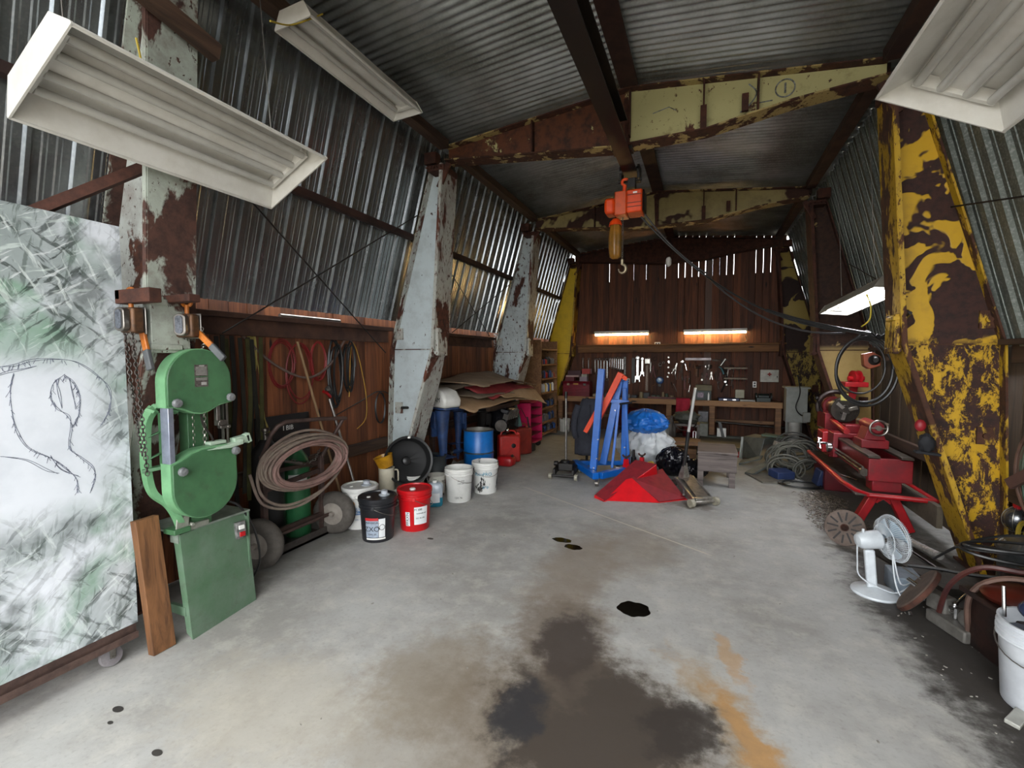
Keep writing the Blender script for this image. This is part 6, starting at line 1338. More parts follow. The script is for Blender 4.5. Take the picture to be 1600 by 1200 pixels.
tray = MB().b2((1.28, 4.95, .375), (1.84, 7.1, .385)); 
lw('chip_tray', tray, M('tray_dark', '4a433b', .6, .4, b='332e29', sc=8), la)
rim = MB().tube([(1.27, 6.9, .40), (1.27, 5.35, .395), (1.31, 5.05, .39), (1.38, 4.95, .385), (1.84, 4.93, .385)], .022, 10).tube([(1.84, 4.93, .385), (1.84, 7.1, .39)], .022, 10)
lw('tray_rim', rim, LRB, la)
lg = MB()
lw('stand_leg', MB().bar((1.50, 5.2, .38), (1.34, 5.2, .02), .07, .09, up=(0, 1, 0)), LRB, la, bev=.006); lw('stand_leg', MB().bar((1.60, 5.2, .38), (1.76, 5.2, .02), .07, .09, up=(0, 1, 0)), LRB, la, bev=.006)
lw('stand_web', MB().prism([(1.42, .38), (1.68, .38), (1.60, .26), (1.55, .30), (1.50, .26)], 5.17, 5.23, 'y'), LRB, la)
lw('stand_cabinet', MB().b2((1.38, 6.55, 0), (1.78, 7.15, .375)), M('lathe_shade_red', '6a121c', .45, b='520e15', sc=5), la, bev=.01)
# tailstock
lw('tailstock', MB().b2((1.44, 5.45, .722), (1.66, 5.72, .80)).prism([(1.46, .80), (1.64, .80), (1.60, .93), (1.50, .93)], 5.47, 5.70, 'y').cyl((1.55, 5.40, .93), (1.55, 5.78, .93), .055, n=20), LR, la, bev=.006)
lw('tail_spindle', MB().cyl((1.55, 5.78, .93), (1.55, 6.0, .93), .022, n=14), LS, la); tw_ = lw('tail_wheel', MB().tube([(1.55 + .07 * math.cos(a), 5.37, .93 + .07 * math.sin(a)) for a in [2 * PI * k / 20 for k in range(20)]], .009, 8, closed=True).cyl((1.55, 5.36, .93), (1.55, 5.40, .93), .025, n=12).bar((1.48, 5.37, .93), (1.62, 5.37, .93), .012, .01).cyl((1.60, 5.37, .98), (1.60, 5.31, .98), .009, n=8), STEEL, la)
# carriage and headstock
lw('carriage', MB().b2((1.34, 6.05, .722), (1.74, 6.3, .77)).b2((1.34, 6.05, .5), (1.39, 6.3, .74)).b2((1.46, 6.1, .77), (1.62, 6.25, .86)), LR, la, bev=.008); lw('apron_wheel', MB().cyl((1.30, 6.12, .60), (1.34, 6.12, .60), .055, n=18).cyl((1.26, 6.12, .64), (1.31, 6.12, .64), .01, n=8), CHROME, la)
lw('handle_cross', MB().bar((1.27, 6.4, .55), (1.27, 6.28, .67), .012, .012).bar((1.27, 6.28, .55), (1.27, 6.4, .66), .012, .012).cyl((1.25, 6.34, .61), (1.34, 6.34, .61), .014, n=10), CHROME, la)
lw('gear_box', MB().b2((1.30, 6.35, .50), (1.40, 6.62, .74)), LRB, la, bev=.01, label='bright red box')
lw('red_bar', MB().cyl((1.45, 6.0, .80), (1.47, 6.75, .84), .03, n=14), LRB, la)
lw('headstock', MB().b2((1.40, 6.75, .70), (1.72, 7.17, .92)).cyl((1.56, 6.70, .98), (1.56, 7.1, .98), .09, n=24).cyl((1.56, 7.1, .98), (1.56, 7.18, .98), .12, n=24), LR, la, bev=.01)
lw('chuck', MB().cyl((1.56, 6.56, .98), (1.56, 6.68, .98), .145, n=32).cyl((1.56, 6.53, .98), (1.56, 6.56, .98), .06, n=20), M('chuck_steel', '4b4742', .35, .8, b='2f2c29', sc=14), la, bev=.004)
cj = MB()
for k in range(3):
    a = 2 * PI * k / 3 + .3; d = Vector((math.cos(a), 0, math.sin(a))); cj.bar(Vector((1.56, 6.54, .98)) + d * .03, Vector((1.56, 6.54, .98)) + d * .12, .04, .03, up=(0, 1, 0))
lw('chuck_jaw', cj, STEEL, la, bev=.003)
lw('belt_guard', MB().tube(arc((1.56, 7.0, .98), .19, 60, 200, 14, 'xz'), .03, 8), LD, la); lw('motor_arm', MB().bar((1.66, 6.95, .75), (1.76, 7.05, 1.25), .08, .06, up=(0, 1, 0)).b2((1.62, 6.85, 1.24), (1.86, 7.12, 1.30)), LRB, la, bev=.006)
lw('motor_pulley', MB().lathe([(.10, -.04), (.10, -.02), (.06, -.01), (.06, .01), (.10, .02), (.10, .04)], 24, (1.76, 7.0, 1.34), (1, .2, 0)).cyl((1.68, 6.98, 1.34), (1.85, 7.02, 1.34), .03, n=12), LRB, la)
lw('shift_lever', MB().cyl((1.40, 6.9, .92), (1.33, 6.86, 1.08), .01, n=8).ball((1.33, 6.86, 1.09), .024, 12, 8), BLACKM, la)
solo('screwdriver', MB().cyl((1.33, 5.65, .395), (1.42, 5.45, .398), .009, n=8), CHROME, 'chrome tool lying in the chip tray of the lathe', 'tool')
# swarf
rr = random.Random(77)
sw_ = MB()
for i in range(900):
    t_ = rr.random(); cx = 1.02 + .36 * rr.random() + .04 * t_; cy = 4.95 + 1.15 * t_; hgt = .12 * math.sin(PI * min(1, max(0, (cx - .95) / .5))) * (1 - .3 * abs(t_ - .5))
    x, y, z = cx + rr.gauss(0, .04), cy + rr.gauss(0, .06), rr.uniform(.004, max(.02, hgt)); a = rr.uniform(0, 6.3); L_ = rr.uniform(.02, .06)
    d = Vector((math.cos(a), math.sin(a), rr.uniform(-.1, .5))) * L_
    sw_.tube([Vector((x, y, z)) - d * .5 + Vector((0, 0, .004)), Vector((x, y, z + .008)) + d.orthogonal().normalized() * L_ * .2, Vector((x, y, z + .004)) + d * .5 * Vector((1, 1, 0)).length * .7], rr.uniform(.002, .0042), 4)
solo('metal_shavings', sw_, M('swarf', '3a332e', .4, .6, b='a39a90', sc=50, amt=.3), 'heap of dark curly metal shavings on the floor before the lathe', 'metal shavings', (1.25, 5.6, 0), kind='stuff', sm=0)
# slotted face plate
FPM = M('faceplate_rust', '6e5f56', .7, .2, b='52453d', sc=12)
fp = T('face_plate', 'round slotted rusty lathe face plate leaning near the fan', 'face plate', (1.14, 4.66, .155))
ax = Vector((-.45, -.86, .28)).normalized(); Mx = Vector((0, 0, 1)).rotation_difference(ax).to_matrix()
def fpt(a, r, z): return Mx @ Vector((r * math.cos(a), r * math.sin(a), z))
link('disc', MB().lathe([(.145, -.012), (.15, -.008), (.15, .008), (.145, .012)], 48, (0, 0, 0), ax), FPM, fp)
link('hub', MB().lathe([(.03, .012), (.03, .02), (.02, .02), (.02, .012)], 24, (0, 0, 0), ax).lathe([(.055, -.012), (.055, -.05), (0, -.05)], 24, (0, 0, 0), ax), RUST, fp)
for k in range(12):
    a = 2 * PI * k / 12; u = fpt(a, .045 if k % 2 else .06, .0125); v = fpt(a, .13, .0125)
    link('slot', MB().bar(u, v, .014, .002, up=ax), BLACKM, fp, bev=.0)
# fan
FW = M('fan_white', 'c6ccd0', .35, b='aeb4b9', bump=0, grime=.12)
fn_ = T('desk_fan', 'white desk fan with a round wire cage facing right', 'fan', (1.11, 3.78, 0))
link('base', MB().lathe([(.135, 0), (.14, .008), (.135, .018), (.07, .035), (.035, .05), (0, .05)], 36), FW, fn_)
link('neck', MB().bar((-.02, .0, .04), (-.045, 0, .30), .06, .045, up=(0, 1, 0)), FW, fn_, bev=.012)
fax = Vector((.93, .28, .10)).normalized()
m0 = Vector((-.12, -.03, .36)); 
link('motor_housing', MB().lathe([(0, -.01), (.04, 0), (.055, .02), (.06, .08), (.062, .13), (.04, .15)], 28, m0, fax), FW, fn_)
link('oscillator_knob', MB().cyl(m0 + Vector((.03, 0, .06)), m0 + Vector((.03, 0, .085)), .008, n=8), FW, fn_)
cc = m0 + fax * .22
cage = MB(); Mf = Vector((0, 0, 1)).rotation_difference(fax).to_matrix()
def cp(a, r, z): return cc + Mf @ Vector((r * math.cos(a), r * math.sin(a), z))
NR = 64
for k in range(NR):
    a = 2 * PI * k / NR
    for sgn in (1, -1): cage.tube([cp(a, .03, .05 * sgn * 1.0), cp(a, .09, .05 * sgn), cp(a, .135, .035 * sgn), cp(a, .152, .0)], .0011, 4)
link('cage_wires', cage, FW, fn_, sm=0)
cr2 = MB()
for r_, z_ in ((.152, 0), (.10, .049), (.10, -.049), (.04, .052), (.155, .008)): cr2.tube([cp(2 * PI * k / 40, r_, z_) for k in range(40)], .0026, 6, closed=True)
link('cage_ring', cr2, FW, fn_)
link('cage_badge', MB().lathe([(.032, .05), (.03, .056), (0, .058)], 20, cc, fax), FW, fn_)
FB = M('fan_blade', '9fb0bc', .3, b='8a9ca8', bump=0)
for k in range(3):
    a0 = 2 * PI * k / 3
    link('blade', MB().grid(lambda u, v: cp(a0 + (u - .5) * 1.5 * (.6 + .4 * v), .02 + .115 * v, -.005 + .03 * (u - .5)), 8, 8), FB, fn_, solid=.002)
link('power_cord', MB().tube(spl([m0 + Vector((0, 0, -.03)), Vector((-.115, -.03, .22)), Vector((-.1, -.02, .12)), Vector((-.02, -.04, .07)), Vector((.1, -.06, .05)), Vector((.22, .02, .12)), Vector((.12, -.05, .11)), Vector((.08, -.02, .3)), Vector((.09, -.05, .12)), Vector((.12, -.09, .02))], 6), .0045, 6), FW, fn_)
# heavy disc on a stand (old wheel)
ds = T('grinding_disc', 'thick brown disc tilted on edge right of the fan', 'disc', (1.27, 3.58, .145))
dax = Vector((-.80, .29, .57)).normalized()
link('disc', MB().lathe([(.155, -.018), (.162, -.012), (.162, .012), (.155, .018)], 44, (0, 0, 0), dax), M('disc_brown', '5c4c42', .8, b='43352d', sc=9), ds)
link('rim_band', MB().lathe([(.1625, -.014), (.165, -.012), (.165, .010), (.1625, .012)], 44, (0, 0, 0), dax), RUST, ds)
link('stem', MB().cyl(dax * -.018, dax * -.1, .02, n=12), DSTEEL, ds)
for k in (0, 1): link('bolt', MB().cyl((.05 - .12 * k, -.10, -.10 + .1 * 0), (.05 - .12 * k, -.115, -.115), .01, n=8), CHROME, ds)
solo('steel_box', MB().b2((1.22, 3.78, 0), (1.38, 4.0, .13)), M('steel_pale_blue', '8a97a3', .5, .3, b='5f6a74', sc=9), 'pale steel box behind the tilted brown disc', 'box', bev=.006)
vs = T('bench_vice_base', 'grey cast machine base on the floor with a long steel rod', 'machine base', (1.42, 3.42, 0))
GC = M('cast_grey', '6e6b66', .6, .3, b='514e49', sc=10)
link('base', MB().box((0, 0, .04), (.20, .26, .07), (0, 0, .35)).box((.1, -.02, .09), (.1, .2, .1), (0, 0, -.2)).lathe([(.11, .07), (.12, .1), (.1, .14), (0, .15)], 28, (.08, -.06, 0)).box((-.06, .1, .12), (.08, .12, .1), (0, 0, .5)), GC, vs, bev=.01)
link('rod', MB().cyl((-.17, .26, .17), (.10, -.16, .03), .014, n=12), CHROME, vs); link('cross_rod', MB().cyl((-.02, .02, .16), (.12, .12, .26), .009, n=10).ball((-.03, .01, .155), .016, 10, 6), CHROME, vs); link('clamp_screw', MB().cyl((-.03, .0, .08), (-.03, .0, .14), .014, n=8).cyl((-.06, .0, .14), (.0, .0, .14), .008, n=8), CHROME, vs)
solo('thin_rod', MB().cyl((1.24, 3.75, .22), (1.42, 3.5, .14), .004, n=6), STEEL, 'thin steel rod between the brown disc and the machine base', 'rod')
# long tube lamps and tools on the floor along the wall behind the fan
solo('floor_tube', MB().cyl((1.52, 4.95, .09), (1.66, 4.35, .12), .03, n=14), M('tube_shiny', 'c4c2bd', .25, .4, b='8b8984', sc=10), 'shiny pale tube lying on the floor behind the fan', 'tube')
solo('dark_tray', MB().bar((1.35, 5.0, .03), (1.68, 3.95, .03), .34, .05), M('tray_darkgrey', '45413b', .7, .2, b='322f2a', sc=7), 'long dark grey board on the floor behind the fan', 'board')
for i, (a, b) in enumerate((((1.5, 4.6, .1), (1.62, 4.2, .06)), ((1.45, 4.7, .12), (1.6, 4.3, .06)))): solo('steel_bar', MB().cyl(a, b, .008, n=8), DSTEEL, '%s thin dark bar lying behind the fan cage' % ['right', 'left'][i], 'bar')
solo('plank', MB().bar((1.78, 6.6, .30), (1.80, 4.75, .30), .04, .18), M('plank_grey', '5e5546', .8, b='463f34', sc=6), 'grey brown plank leaning behind the lathe', 'plank')
# cloth and cap on the yellow column
cp_ = T('cap', 'dark cap and red ball hung on the big yellow column', 'cap', (1.53, 4.30, .97))
link('crown', MB().ball((-.0, 0, .0), (.05, .04, .07), 18, 10, .5, 6), M('cap_dark', '191a1f', .8), cp_, sm=70); link('peak', MB().box((.0, -.02, -.07), (.15, .06, .02), (0, .1, 0)), M('cap_dark', '191a1f'), cp_, bev=.006); link('red_ball', MB().ball((-.04, 0, .13), (.035, .03, .045), 16, 10), M('ball_red', '8f1a24', .5), cp_)
# right foreground: engine block, hoses, bucket
eg = T('engine_block', 'dark rusty engine block with hoses in the right foreground', 'engine', (1.66, 3.05, 0))
ER = M('engine_rust', '35201a', .55, .4, b='191413', sc=9, grime=.4)
link('block', MB().box((0, .05, .15), (.44, .50, .30), (0, 0, .2)).box((-.02, .05, .31), (.48, .54, .03), (0, 0, .2)).box((.06, .1, .37), (.30, .43, .10), (0, 0, .2)).box((-.23, -.1, .13), (.05, .1, .2), (0, 0, .2)).box((-.2, .12, .12), (.05, .12, .16), (0, 0, .2)), ER, eg, bev=.008)
for k in range(6): link('head_bolt', MB().cyl((-.21 + .085 * k, -.215 + .018 * k, .325), (-.21 + .085 * k, -.215 + .018 * k, .345), .011, n=6), STEEL, eg)
link('side_pulley', MB().lathe([(.085, 0), (.085, .012), (.06, .02), (.06, .03), (.085, .04), (.085, .052), (.02, .055), (0, .055)], 26, (-.14, -.21, .15), (-.3, -1, 0)), DSTEEL, eg)
link('coolant_pipe', MB().tube(spl([(-.2, -.2, .05), (-.24, -.22, .2), (-.18, -.2, .36), (-.02, -.14, .42), (.1, 0, .44)], 6), .016, 8), M('pipe_rust', '4a3229', .5, .5, b='2c1d18', sc=14), eg)
link('cylinder_head', MB().box((.1, .15, .43), (.22, .4, .06), (0, 0, .2)), M('head_steel', '4b4a49', .4, .6, b='2a2928', sc=14), eg, bev=.01)
for k in range(4): link('port', MB().cyl((.04 + .02 * k, -.02 + k * .1, .44), (.04 + .02 * k, -.02 + k * .1, .50), .025, n=12), STEEL, eg); link('cooling_fin', MB().box((-.19 + .05 * k, -.22 + .01 * k, .2), (.02, .06, .22), (0, 0, .2)), M('fin_dark', '2a1f1c', .5, .5, b='4a3f3a', sc=20), eg)
link('brown_cover', MB().ball((-.08, .1, .36), (.2, .16, .06), 18, 8), M('cover_rustred', '5a2015', .35, .3, b='3c160f', sc=8), eg)
HR = M('hose_oxblood', '4b2620', .5, b='35191a')
hung('radiator_hose', spl([(1.34, 3.5, .03), (1.33, 3.35, .3), (1.42, 3.25, .46), (1.6, 3.2, .48), (1.9, 3.3, .5)]), .014, HR, 'dark red hose arching from the floor over the engine block')
hung('radiator_hose', spl([(1.40, 3.30, .05), (1.38, 3.25, .3), (1.48, 3.18, .44), (1.7, 3.1, .47), (1.95, 3.15, .5)]), .014, M('hose_greybrown', '6b5348', .5, b='4d3a32'), 'grey-brown hose arching over the engine block, nearer one')
hung('engine_cable', spl([(1.40, 3.75, .3), (1.5, 3.6, .48), (1.65, 3.5, .58), (1.85, 3.45, .6)]), .008, BLACK, 'black cable looping above the engine block', 'cable')
hung('engine_cable', spl([(1.3, 3.85, .2), (1.45, 3.8, .22), (1.6, 3.72, .24), (1.8, 3.6, .3)]), .012, BLACK, 'black cable lying between the disc and the yellow column', 'cable')
BWH = M('bucket_white2', 'c8ccd0', .4, b='b2b6bb', bump=0, grime=.1)
bk = bucket((1.47, 2.80, 0), BWH, 'white bucket with a wire bail in the right foreground', .39, .165, None, -2.3)
link('dark_contents', MB().lathe([(.15, .32), (0, .35)], 24), M('contents_navy', '1f2536', .4, b='3a3f4c'), bk); 
for i_, (p_, r_, m_, nm_, lb_) in enumerate((((1.42, 3.62, .05), .05, GC, 'gear', 'small grey gear lying near the machine base'), ((1.62, 3.70, .05), .06, RUST, 'flange', 'rusty round flange lying by the yellow column foot'), ((1.74, 3.62, .06), .045, DSTEEL, 'collar', 'dark steel collar behind the arching hoses'))):
    solo(nm_, MB().lathe([(r_, -.02), (r_ * 1.1, 0), (r_, .02), (r_ * .4, .02), (r_ * .4, .05), (0, .05)], 20, p_, (.3, -.2, 1)), m_, lb_, nm_)
solo('hose_reel_cable', MB().tube(coil((1.62, 3.45, .5), .22, .10, 3, .12, 'xy', .04, 33), .009, 6), BLACK, 'black cable coiled on top behind the engine block', 'cable')
for i_ in range(3): solo('fuel_injector', MB().cyl((1.52 + i_ * .08, 3.08 + i_ * .05, .49), (1.50 + i_ * .08, 3.02 + i_ * .05, .58), .012, n=10).cyl((1.50 + i_ * .08, 3.02 + i_ * .05, .58), (1.5 + i_ * .08, 3.02 + i_ * .05, .6), .02, n=8), CHROME, '%s small chrome fitting on the engine block' % ORD[i_], 'fitting')
solo('bucket_tool', MB().cyl((1.36, 2.9, .36), (1.36, 2.92, .50), .008, n=8), CHROME, 'white rod standing up behind the rim of the foreground bucket', 'rod')
solo('dark_bottle', MB().ball((1.44, 2.84, .43), (.06, .06, .045), 16, 10), M('bottle_navy', '2b3550', .25, .2), 'dark blue bottle lying in the foreground bucket', 'bottle')
rr = random.Random(17); fd = MB()
for k in range(170):
    x = rr.uniform(.95, 1.9) if k < 110 else rr.uniform(-2.4, 1.4); y = rr.uniform(2.2, 4.6) if k < 110 else rr.uniform(1.4, 6)
    if k < 110 and x < 1.0 + .1 * abs(y - 3.6): continue
    fd.box((x, y, .002), (rr.uniform(.004, .018), rr.uniform(.003, .008), .003), (0, 0, rr.uniform(0, 3)))
solo('floor_debris', fd, M('chips_pale', 'a8a59c', .7, b='6b675f', sc=30), 'scattered pale chips and crumbs on the concrete floor', 'debris', (1.3, 3.2, 0), kind='stuff', sm=0)
solo('paper_scrap', MB().box((1.31, 2.66, .012), (.14, .05, .02), (.1, 0, .9)), M('bag_clear', 'a8a8a0', .3, b='85857d'), 'pale crumpled strip on the floor against the foreground bucket', 'scrap', bev=.004)
# work lamp and steel tins beside the yellow column
wl = T('work_lamp', 'caged work lamp with a red handle hanging beside the yellow column', 'lamp', (2.10, 4.40, .46))
link('handle', MB().lathe([(.02, .06), (.028, .08), (.024, .14), (.03, .18), (.02, .21), (0, .215)], 16), REDP, wl); link('guard', MB().ball((0, 0, -.02), (.075, .075, .085), 20, 12), M('lamp_steel', '8b8d90', .25, .9, b='6b6d70'), wl)
gw = MB()
for k in range(6): gw.tube(arc((0, 0, -.02), .082, -90, 90, 10, 'xz', r2=.094), .003, 5) if k == 0 else gw.tube([(p[0] * math.cos(k), p[0] * math.sin(k), p[2]) for p in arc((0, 0, -.02), .082, -90, 90, 10, 'xz', r2=.094)], .003, 5)
link('cage', gw, STEEL, wl)
tn = T('steel_drum', 'ribbed galvanised steel can behind the engine block', 'can', (2.02, 4.08, 0))
link('shell', MB().lathe([(.14, 0), (.15, .02), (.15, .30), (.165, .32), (.165, .34), (.13, .38), (.05, .4), (0, .4)], 40), M('can_galv', '8f9395', .3, .85, b='6f7375', sc=9), tn)
rb_ = MB()
for k in range(24):
    a = 2 * PI * k / 24; rb_.bar((.156 * math.cos(a), .156 * math.sin(a), .345), (.128 * math.cos(a), .128 * math.sin(a), .385), .012, .006)
link('rib', rb_, STEEL, tn)
for i, (m_, r_, lb) in enumerate(((M('hose_greengrey', '54604c', .6, b='3c4638'), .24, 'green-grey garden hose hung on the right planks'), (M('hose_pinkbrown', '6b4e40', .6, b='4b372e'), .28, 'brown hose hung on the right planks below the yellow column bracket'), (M('hose_darkgreen', '2f4a38', .6, b='223528'), .2, 'dark green hose hung on the right planks, inner coil'))):
    solo('hung_hose', MB().tube(coil((2.07, 3.98, .86 - i * .04), r_ + .05, r_ + .05, 5, .06, 'yz', .025, 60 + i), .011, 7), m_, lb, 'hose')
solo('yellow_lead', MB().tube(coil((2.08, 4.22, .34), .09, .12, 3, .12, 'yz', .02, 90), .008, 6), M('lead_yellow', 'a8902c', .6), 'yellow lead coiled beside the caged work lamp', 'lead')
solo('timber_post', MB().bar((1.98, 4.26, .72), (2.09, 3.9, 1.02), .03, .07), M('post_brownred', '4f342a', .8), 'dark red-brown timber slanting before the hung hoses', 'timber')
# ------------------------------------------------------------------ overhead: lights, hoist and cables
FXW = M('fixture_enamel', 'cfcdc6', .35, b='c0bdb4', bump=0, grime=.06); TOFF = M('tube_unlit', 'b5b3ac', .18, b='a5a39b', bump=0)
def fixture(name, loc, rot, L_, W, H, nt, tubem, label, tl=None, shade=FXW):
    """open-bottomed tube fixture: long axis along local y, opening down (-z)"""
    f = T(name, label, 'light fixture', loc, rot)
    a = W / 2; b = W * .33; l = L_ / 2
    g = MB(); th = .006
    quadslab(g, [(-b, -l, H), (b, -l, H), (b, l, H), (-b, l, H)], th)
    quadslab(g, [(-a, -l, 0), (-b, -l, H), (-b, l, H), (-a, l, 0)], -th); quadslab(g, [(b, -l, H), (a, -l, 0), (a, l, 0), (b, l, H)], -th)
    link('reflector', g, shade, f, sm=20)
    for s_ in (-1, 1):
        link('end_plate', MB().prism([(-a - .006, -.012), (a + .006, -.012), (a + .006, 0), (b + .004, H + .008), (-b - .004, H + .008), (-a - .006, 0)], s_ * l - .004, s_ * l + .004, 'y'), shade, f)
    e = MB()
    for s_ in (-1, 1): e.b2((s_ * a - .008, -l, -.012), (s_ * a + .004, l, .0))
    link('edge_lip', e, shade, f)
    link('ballast_cover', MB().prism([(-.05 * W / .3, H - .002), (.05 * W / .3, H - .002), (.03 * W / .3, H - .035), (-.03 * W / .3, H - .035)], -l + .005, l - .005, 'y'), shade, f)
    n2 = nt // 2; xs_ = [(-b * .85 + (b * .55) * k / max(1, n2 - 1)) for k in range(n2)]; xs_ = xs_ + [-x for x in xs_]
    for x in xs_:
        link('tube', MB().cyl((x, -l + .05, H - .045), (x, l - .05, H - .045), .019, n=14), tubem, f, label=tl)
    for s_ in (-1, 1): link('socket_bar', MB().b2((-b * .95, s_ * (l - .04) - .012, H - .055), (b * .95, s_ * (l - .04) + .012, H - .004)), shade, f)
    return f
A = math.radians(27)
cx, cz = (-2.59 - 2.13) / 2, (2.57 + 2.81) / 2
fixture('hanging_light', (cx, 1.61, cz), (0, -A, 0), 1.22, .52, .115, 4, TOFF, 'large white four-tube fixture hanging at the top left, tilted and unlit')
solo('fixture_chain', chain([(-2.5, 1.2, 2.72), (-2.48, 1.2, 3.3), (-2.5, 1.25, 3.82)], .002, .03, .01).merge(chain([(-2.2, 2.05, 2.88), (-2.3, 2.05, 3.4), (-2.4, 2.05, 3.82)], .002, .03, .01)), STEEL, 'thin chains holding the large fixture at the top left', 'chain') if False else None
for k, (p, q) in enumerate((((-2.42, 1.12, 2.79), (-2.5, 1.12, 3.82)), ((-2.42, 2.1, 2.79), (-2.5, 2.1, 3.82)))):
    solo('hanger_wire', MB().cyl(p, q, .003, n=6), STEEL, '%s hanger wire of the large top-left fixture' % ['near', 'far'][k], 'wire')
fixture('strip_light', (-2.42, 2.88, 3.70), (0, -.05, 0), 1.22, .29, .09, 2, TOFF, 'white two-tube strip light fixed along the left eave, unlit')
fixture('hanging_light', (.97, 2.15, 2.715), (0, A, 0), 1.22, .52, .115, 4, TOFF, 'large white four-tube fixture at the top right corner, unlit')
for k, (p, q) in enumerate((((1.05, 1.7, 2.8), (1.2, 1.7, 3.85)), ((1.05, 2.6, 2.8), (1.2, 2.6, 3.85)))):
    solo('hanger_wire', MB().cyl(p, q, .003, n=6), STEEL, '%s hanger wire of the top-right fixture' % ['near', 'far'][k], 'wire')
TCOLD = emis('tube_cold', 'f4f7ff', 34)
fixture('hanging_light', (1.46, 5.76, 2.17), (-.1, .08, .13), 1.26, .29, .08, 2, TCOLD, 'lit white fixture hanging behind the big yellow column', 'glowing white tube', M('fixture_outer', '8a867c', .5, b='6f6b62'))
for k, y in enumerate((5.1, 6.15)): solo('hanger_wire', MB().cyl((1.39, y, 2.42 if k == 0 else 2.28), (1.3, y, 3.8), .003, n=6), STEEL, '%s hanger wire of the lit right fixture' % ['near', 'far'][k], 'wire')
# hoist rail
HBK = M('rail_black', '141110', .5, .3, b='231a16', sc=9)
hr = T('hoist_rail', 'black steel I-beam running lengthwise under the roof', 'hoist rail', (-.74, 3.0, 3.5))
link('bottom_flange', MB().b2((-.07, -3.2, 0), (.07, 2.3, .014)), HBK, hr); link('top_flange', MB().b2((-.07, -3.2, .20), (.07, 1.3, .214)), HBK, hr); link('web', MB().b2((-.006, -3.2, .014), (.006, 2.3, .2)), HBK, hr)
hr.location.y = 3.0
for y in (4.52,): tag(link('beam_hanger', MB().b2((-.83, y - .06, 3.52), (-.65, y + .06, 3.56)), BLACKM), 'black hanger plate where the hoist rail meets the nearest roof beam', 'hanger')
ho = T('chain_hoist', 'orange electric chain hoist hanging from the black rail', 'hoist', (-.79, 5.05, 3.2))
OH = M('hoist_bright_orange', 'd84200', .55, b='b83800', sc=6, grime=.15)
link('trolley', MB().b2((-.06, -.07, .24), (-.035, .07, .38)).b2((.12, -.07, .24), (.145, .07, .38)).cyl((-.08, 0, .25), (.16, 0, .25), .018, n=10).cyl((-.02, -.05, .33), (-.06, -.05, .33), .035, n=14).cyl((.11, -.05, .33), (.14, -.05, .33), .035, n=14).b2((.02, -.05, .16), (.1, .05, .26)), BLACKM, ho, bev=.004)
link('top_hook', MB().tube(arc((-.0, -.05, .22), .032, 270, 40, 12, 'xz'), [.012 + .004 * math.sin(k / 12 * PI) for k in range(13)], 10).cyl((-.01, -.05, .12), (-.005, -.05, .19), .02, n=10), OH, ho)
link('gear_case', MB().b2((-.21, -.10, -.09), (-.10, .10, .07)), OH, ho, bev=.03)
link('centre_case', MB().b2((-.10, -.11, -.12), (.02, .11, .12)), M('hoist_orange2', 'c84a0a', .4, b='a33d14', sc=9, grime=.3), ho, bev=.01)
link('motor_case', MB().b2((.02, -.12, -.11), (.18, .12, .12)), OH, ho, bev=.018)
fm = MB()
for z in (-.06, -.02, .06): fm.b2((.03, -.124, z), (.175, -.119, z + .008))
link('motor_groove', fm, M('groove', '6b2a10', .6), ho); link('end_cap', MB().b2((.18, -.11, -.10), (.2, .11, .11)), BLACKM, ho, bev=.01)
link('name_badge', MB().b2((.09, -.125, .075), (.13, -.121, .09)), WHITEP, ho)
bgm = M('chain_bag', '4a3a1a', .35, b='8f5f18', sc=6, amt=.5)
link('chain_bag', MB().grid(lambda u, v: (-.105 + (.055 + .018 * math.sin(PI * v)) * (1 + .05 * math.sin(14 * PI * u)) * math.cos(2 * PI * u) * (1 if v < .97 else .4), (.055 + .018 * math.sin(PI * v)) * (1 + .05 * math.sin(14 * PI * u)) * math.sin(2 * PI * u) * (1 if v < .97 else .4), -.20 - .35 * v), 48, 16, cu=True), bgm, ho, sm=70, label='brown translucent chain bag')
link('bag_top', MB().lathe([(.07, -.20), (.06, -.16), (.03, -.13), (0, -.13)], 20, (-.105, 0, 0)), OH, ho)
link('load_chain', chain([(-.03, 0, -.12), (-.03, 0, -.56)], .003, .024, .01), STEEL, ho)
hk = link('load_hook', MB().tube([(-.03 + .038 * math.cos(a), 0, -.655 + .045 * math.sin(a)) for a in [math.radians(q) for q in range(100, -190, -20)]], [.009, .012, .014, .015, .016, .016, .016, .015, .014, .013, .012, .01, .009, .007, .006][:15], 10).cyl((-.03, 0, -.56), (-.03, 0, -.61), .016, n=12), M('hook_cream', 'a89a80', .4, .6, b='8b7d66'), ho)
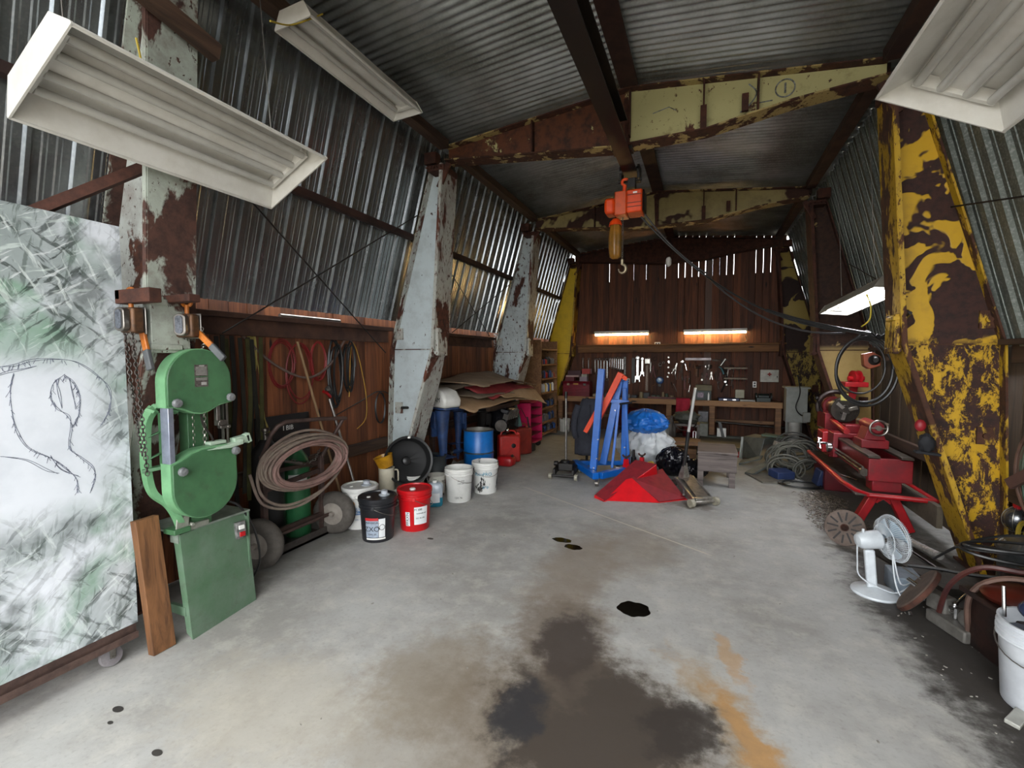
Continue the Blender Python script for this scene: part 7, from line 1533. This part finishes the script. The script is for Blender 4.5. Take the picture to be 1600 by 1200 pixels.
# cable bundle to the right wall
def sag(a, b, d, n=14):
    a = Vector(a); b = Vector(b); return [a.lerp(b, k / n) - Vector((0, 0, d * 4 * (k / n) * (1 - k / n))) for k in range(n + 1)]
for i, (a, b, d, m_, lb) in enumerate((((-.64, 5.1, 3.08), (.0, 5.2, 2.44), .03, BLACK, 'black cable from the orange hoist, first span'), ((.0, 5.2, 2.44), (1.16, 4.95, 1.83), .10, BLACK, 'upper black cable drooping across to the right wall'), ((.02, 5.22, 2.43), (1.16, 4.97, 1.82), .17, M('cable_mid', '2a2626', .5), 'lower grey cable drooping across to the right wall'), ((-.6, 5.1, 3.10), (.02, 5.22, 2.46), .06, M('cable_mid', '2a2626'), 'second cable from the hoist beside the black one'), ((.55, 5.12, 2.06), (1.3, 4.8, 1.80), .02, BLACK, 'thick black cable end by the lit fixture'))):
    solo('hoist_cable', MB().tube(sag(a, b, d), .009 if i != 4 else .016, 7), m_, lb, 'cable')
solo('cable_wrap', MB().ball((-.36, 5.15, 2.60), (.03, .025, .05), 12, 8, .3, 5), M('wrap_white', '9a9690', .6, b='7a766f'), 'white wrapped bundle hanging from the hoist cable', 'wrap')
cl = T('cable_coil', 'black cable hung in a big open loop by the lit fixture', 'cable', (1.28, 4.85, 1.5))
link('loop', MB().tube(coil((0, 0, 0), .21, .29, 2.2, .06, 'xz', .02, 12, 40), .013, 8), BLACK, cl); link('inner_loop', MB().tube(coil((-.02, .02, .02), .17, .22, 1.2, .06, 'xz', .02, 15, 40), .008, 8), BLACK, cl)
link('tie', MB().tube(spl([(-.06, 0, .27), (0, .0, .32), (.06, 0, .28), (.12, 0, .2), (.18, .0, .1)]), .014, 8), BLACK, cl)
hung('wall_cable', spl([(1.36, 4.8, 1.76), (1.42, 4.6, 1.85), (1.40, 4.3, 1.93)]), .013, BLACK, 'black cable rising to the flange of the big yellow column', 'cable')
hung('yellow_tie', spl([(1.30, 4.95, 2.15), (1.33, 4.94, 2.05), (1.32, 4.92, 1.93), (1.26, 4.9, 1.87)]), .006, M('tie_yellow', 'c4b236', .5), 'yellow cord holding the black cable loop', 'cord')
pd = T('orange_winch', 'small orange winch hanging in the black cable loop', 'winch', (1.36, 4.98, 1.58))
link('case', MB().prism([(-.06, -.05), (-.02, -.08), (.06, -.05), (.06, .03), (.0, .07), (-.07, .05)], -.04, .04, 'y'), M('winch_orange', '8a3a16', .5, b='6b2c10', sc=10), pd, bev=.006); link('drum', MB().lathe([(.03, 0), (.045, .01), (.03, .02), (.02, .05), (0, .05)], 18, (.01, -.04, .0), (0, -1, 0)), BLACKM, pd)
solo('yellow_tag', MB().b2((1.43, 6.2, 1.12), (1.50, 6.21, 1.20)), M('tag_yellow', 'b8ae5c', .6), 'small yellow tag hanging behind the lathe motor', 'tag')
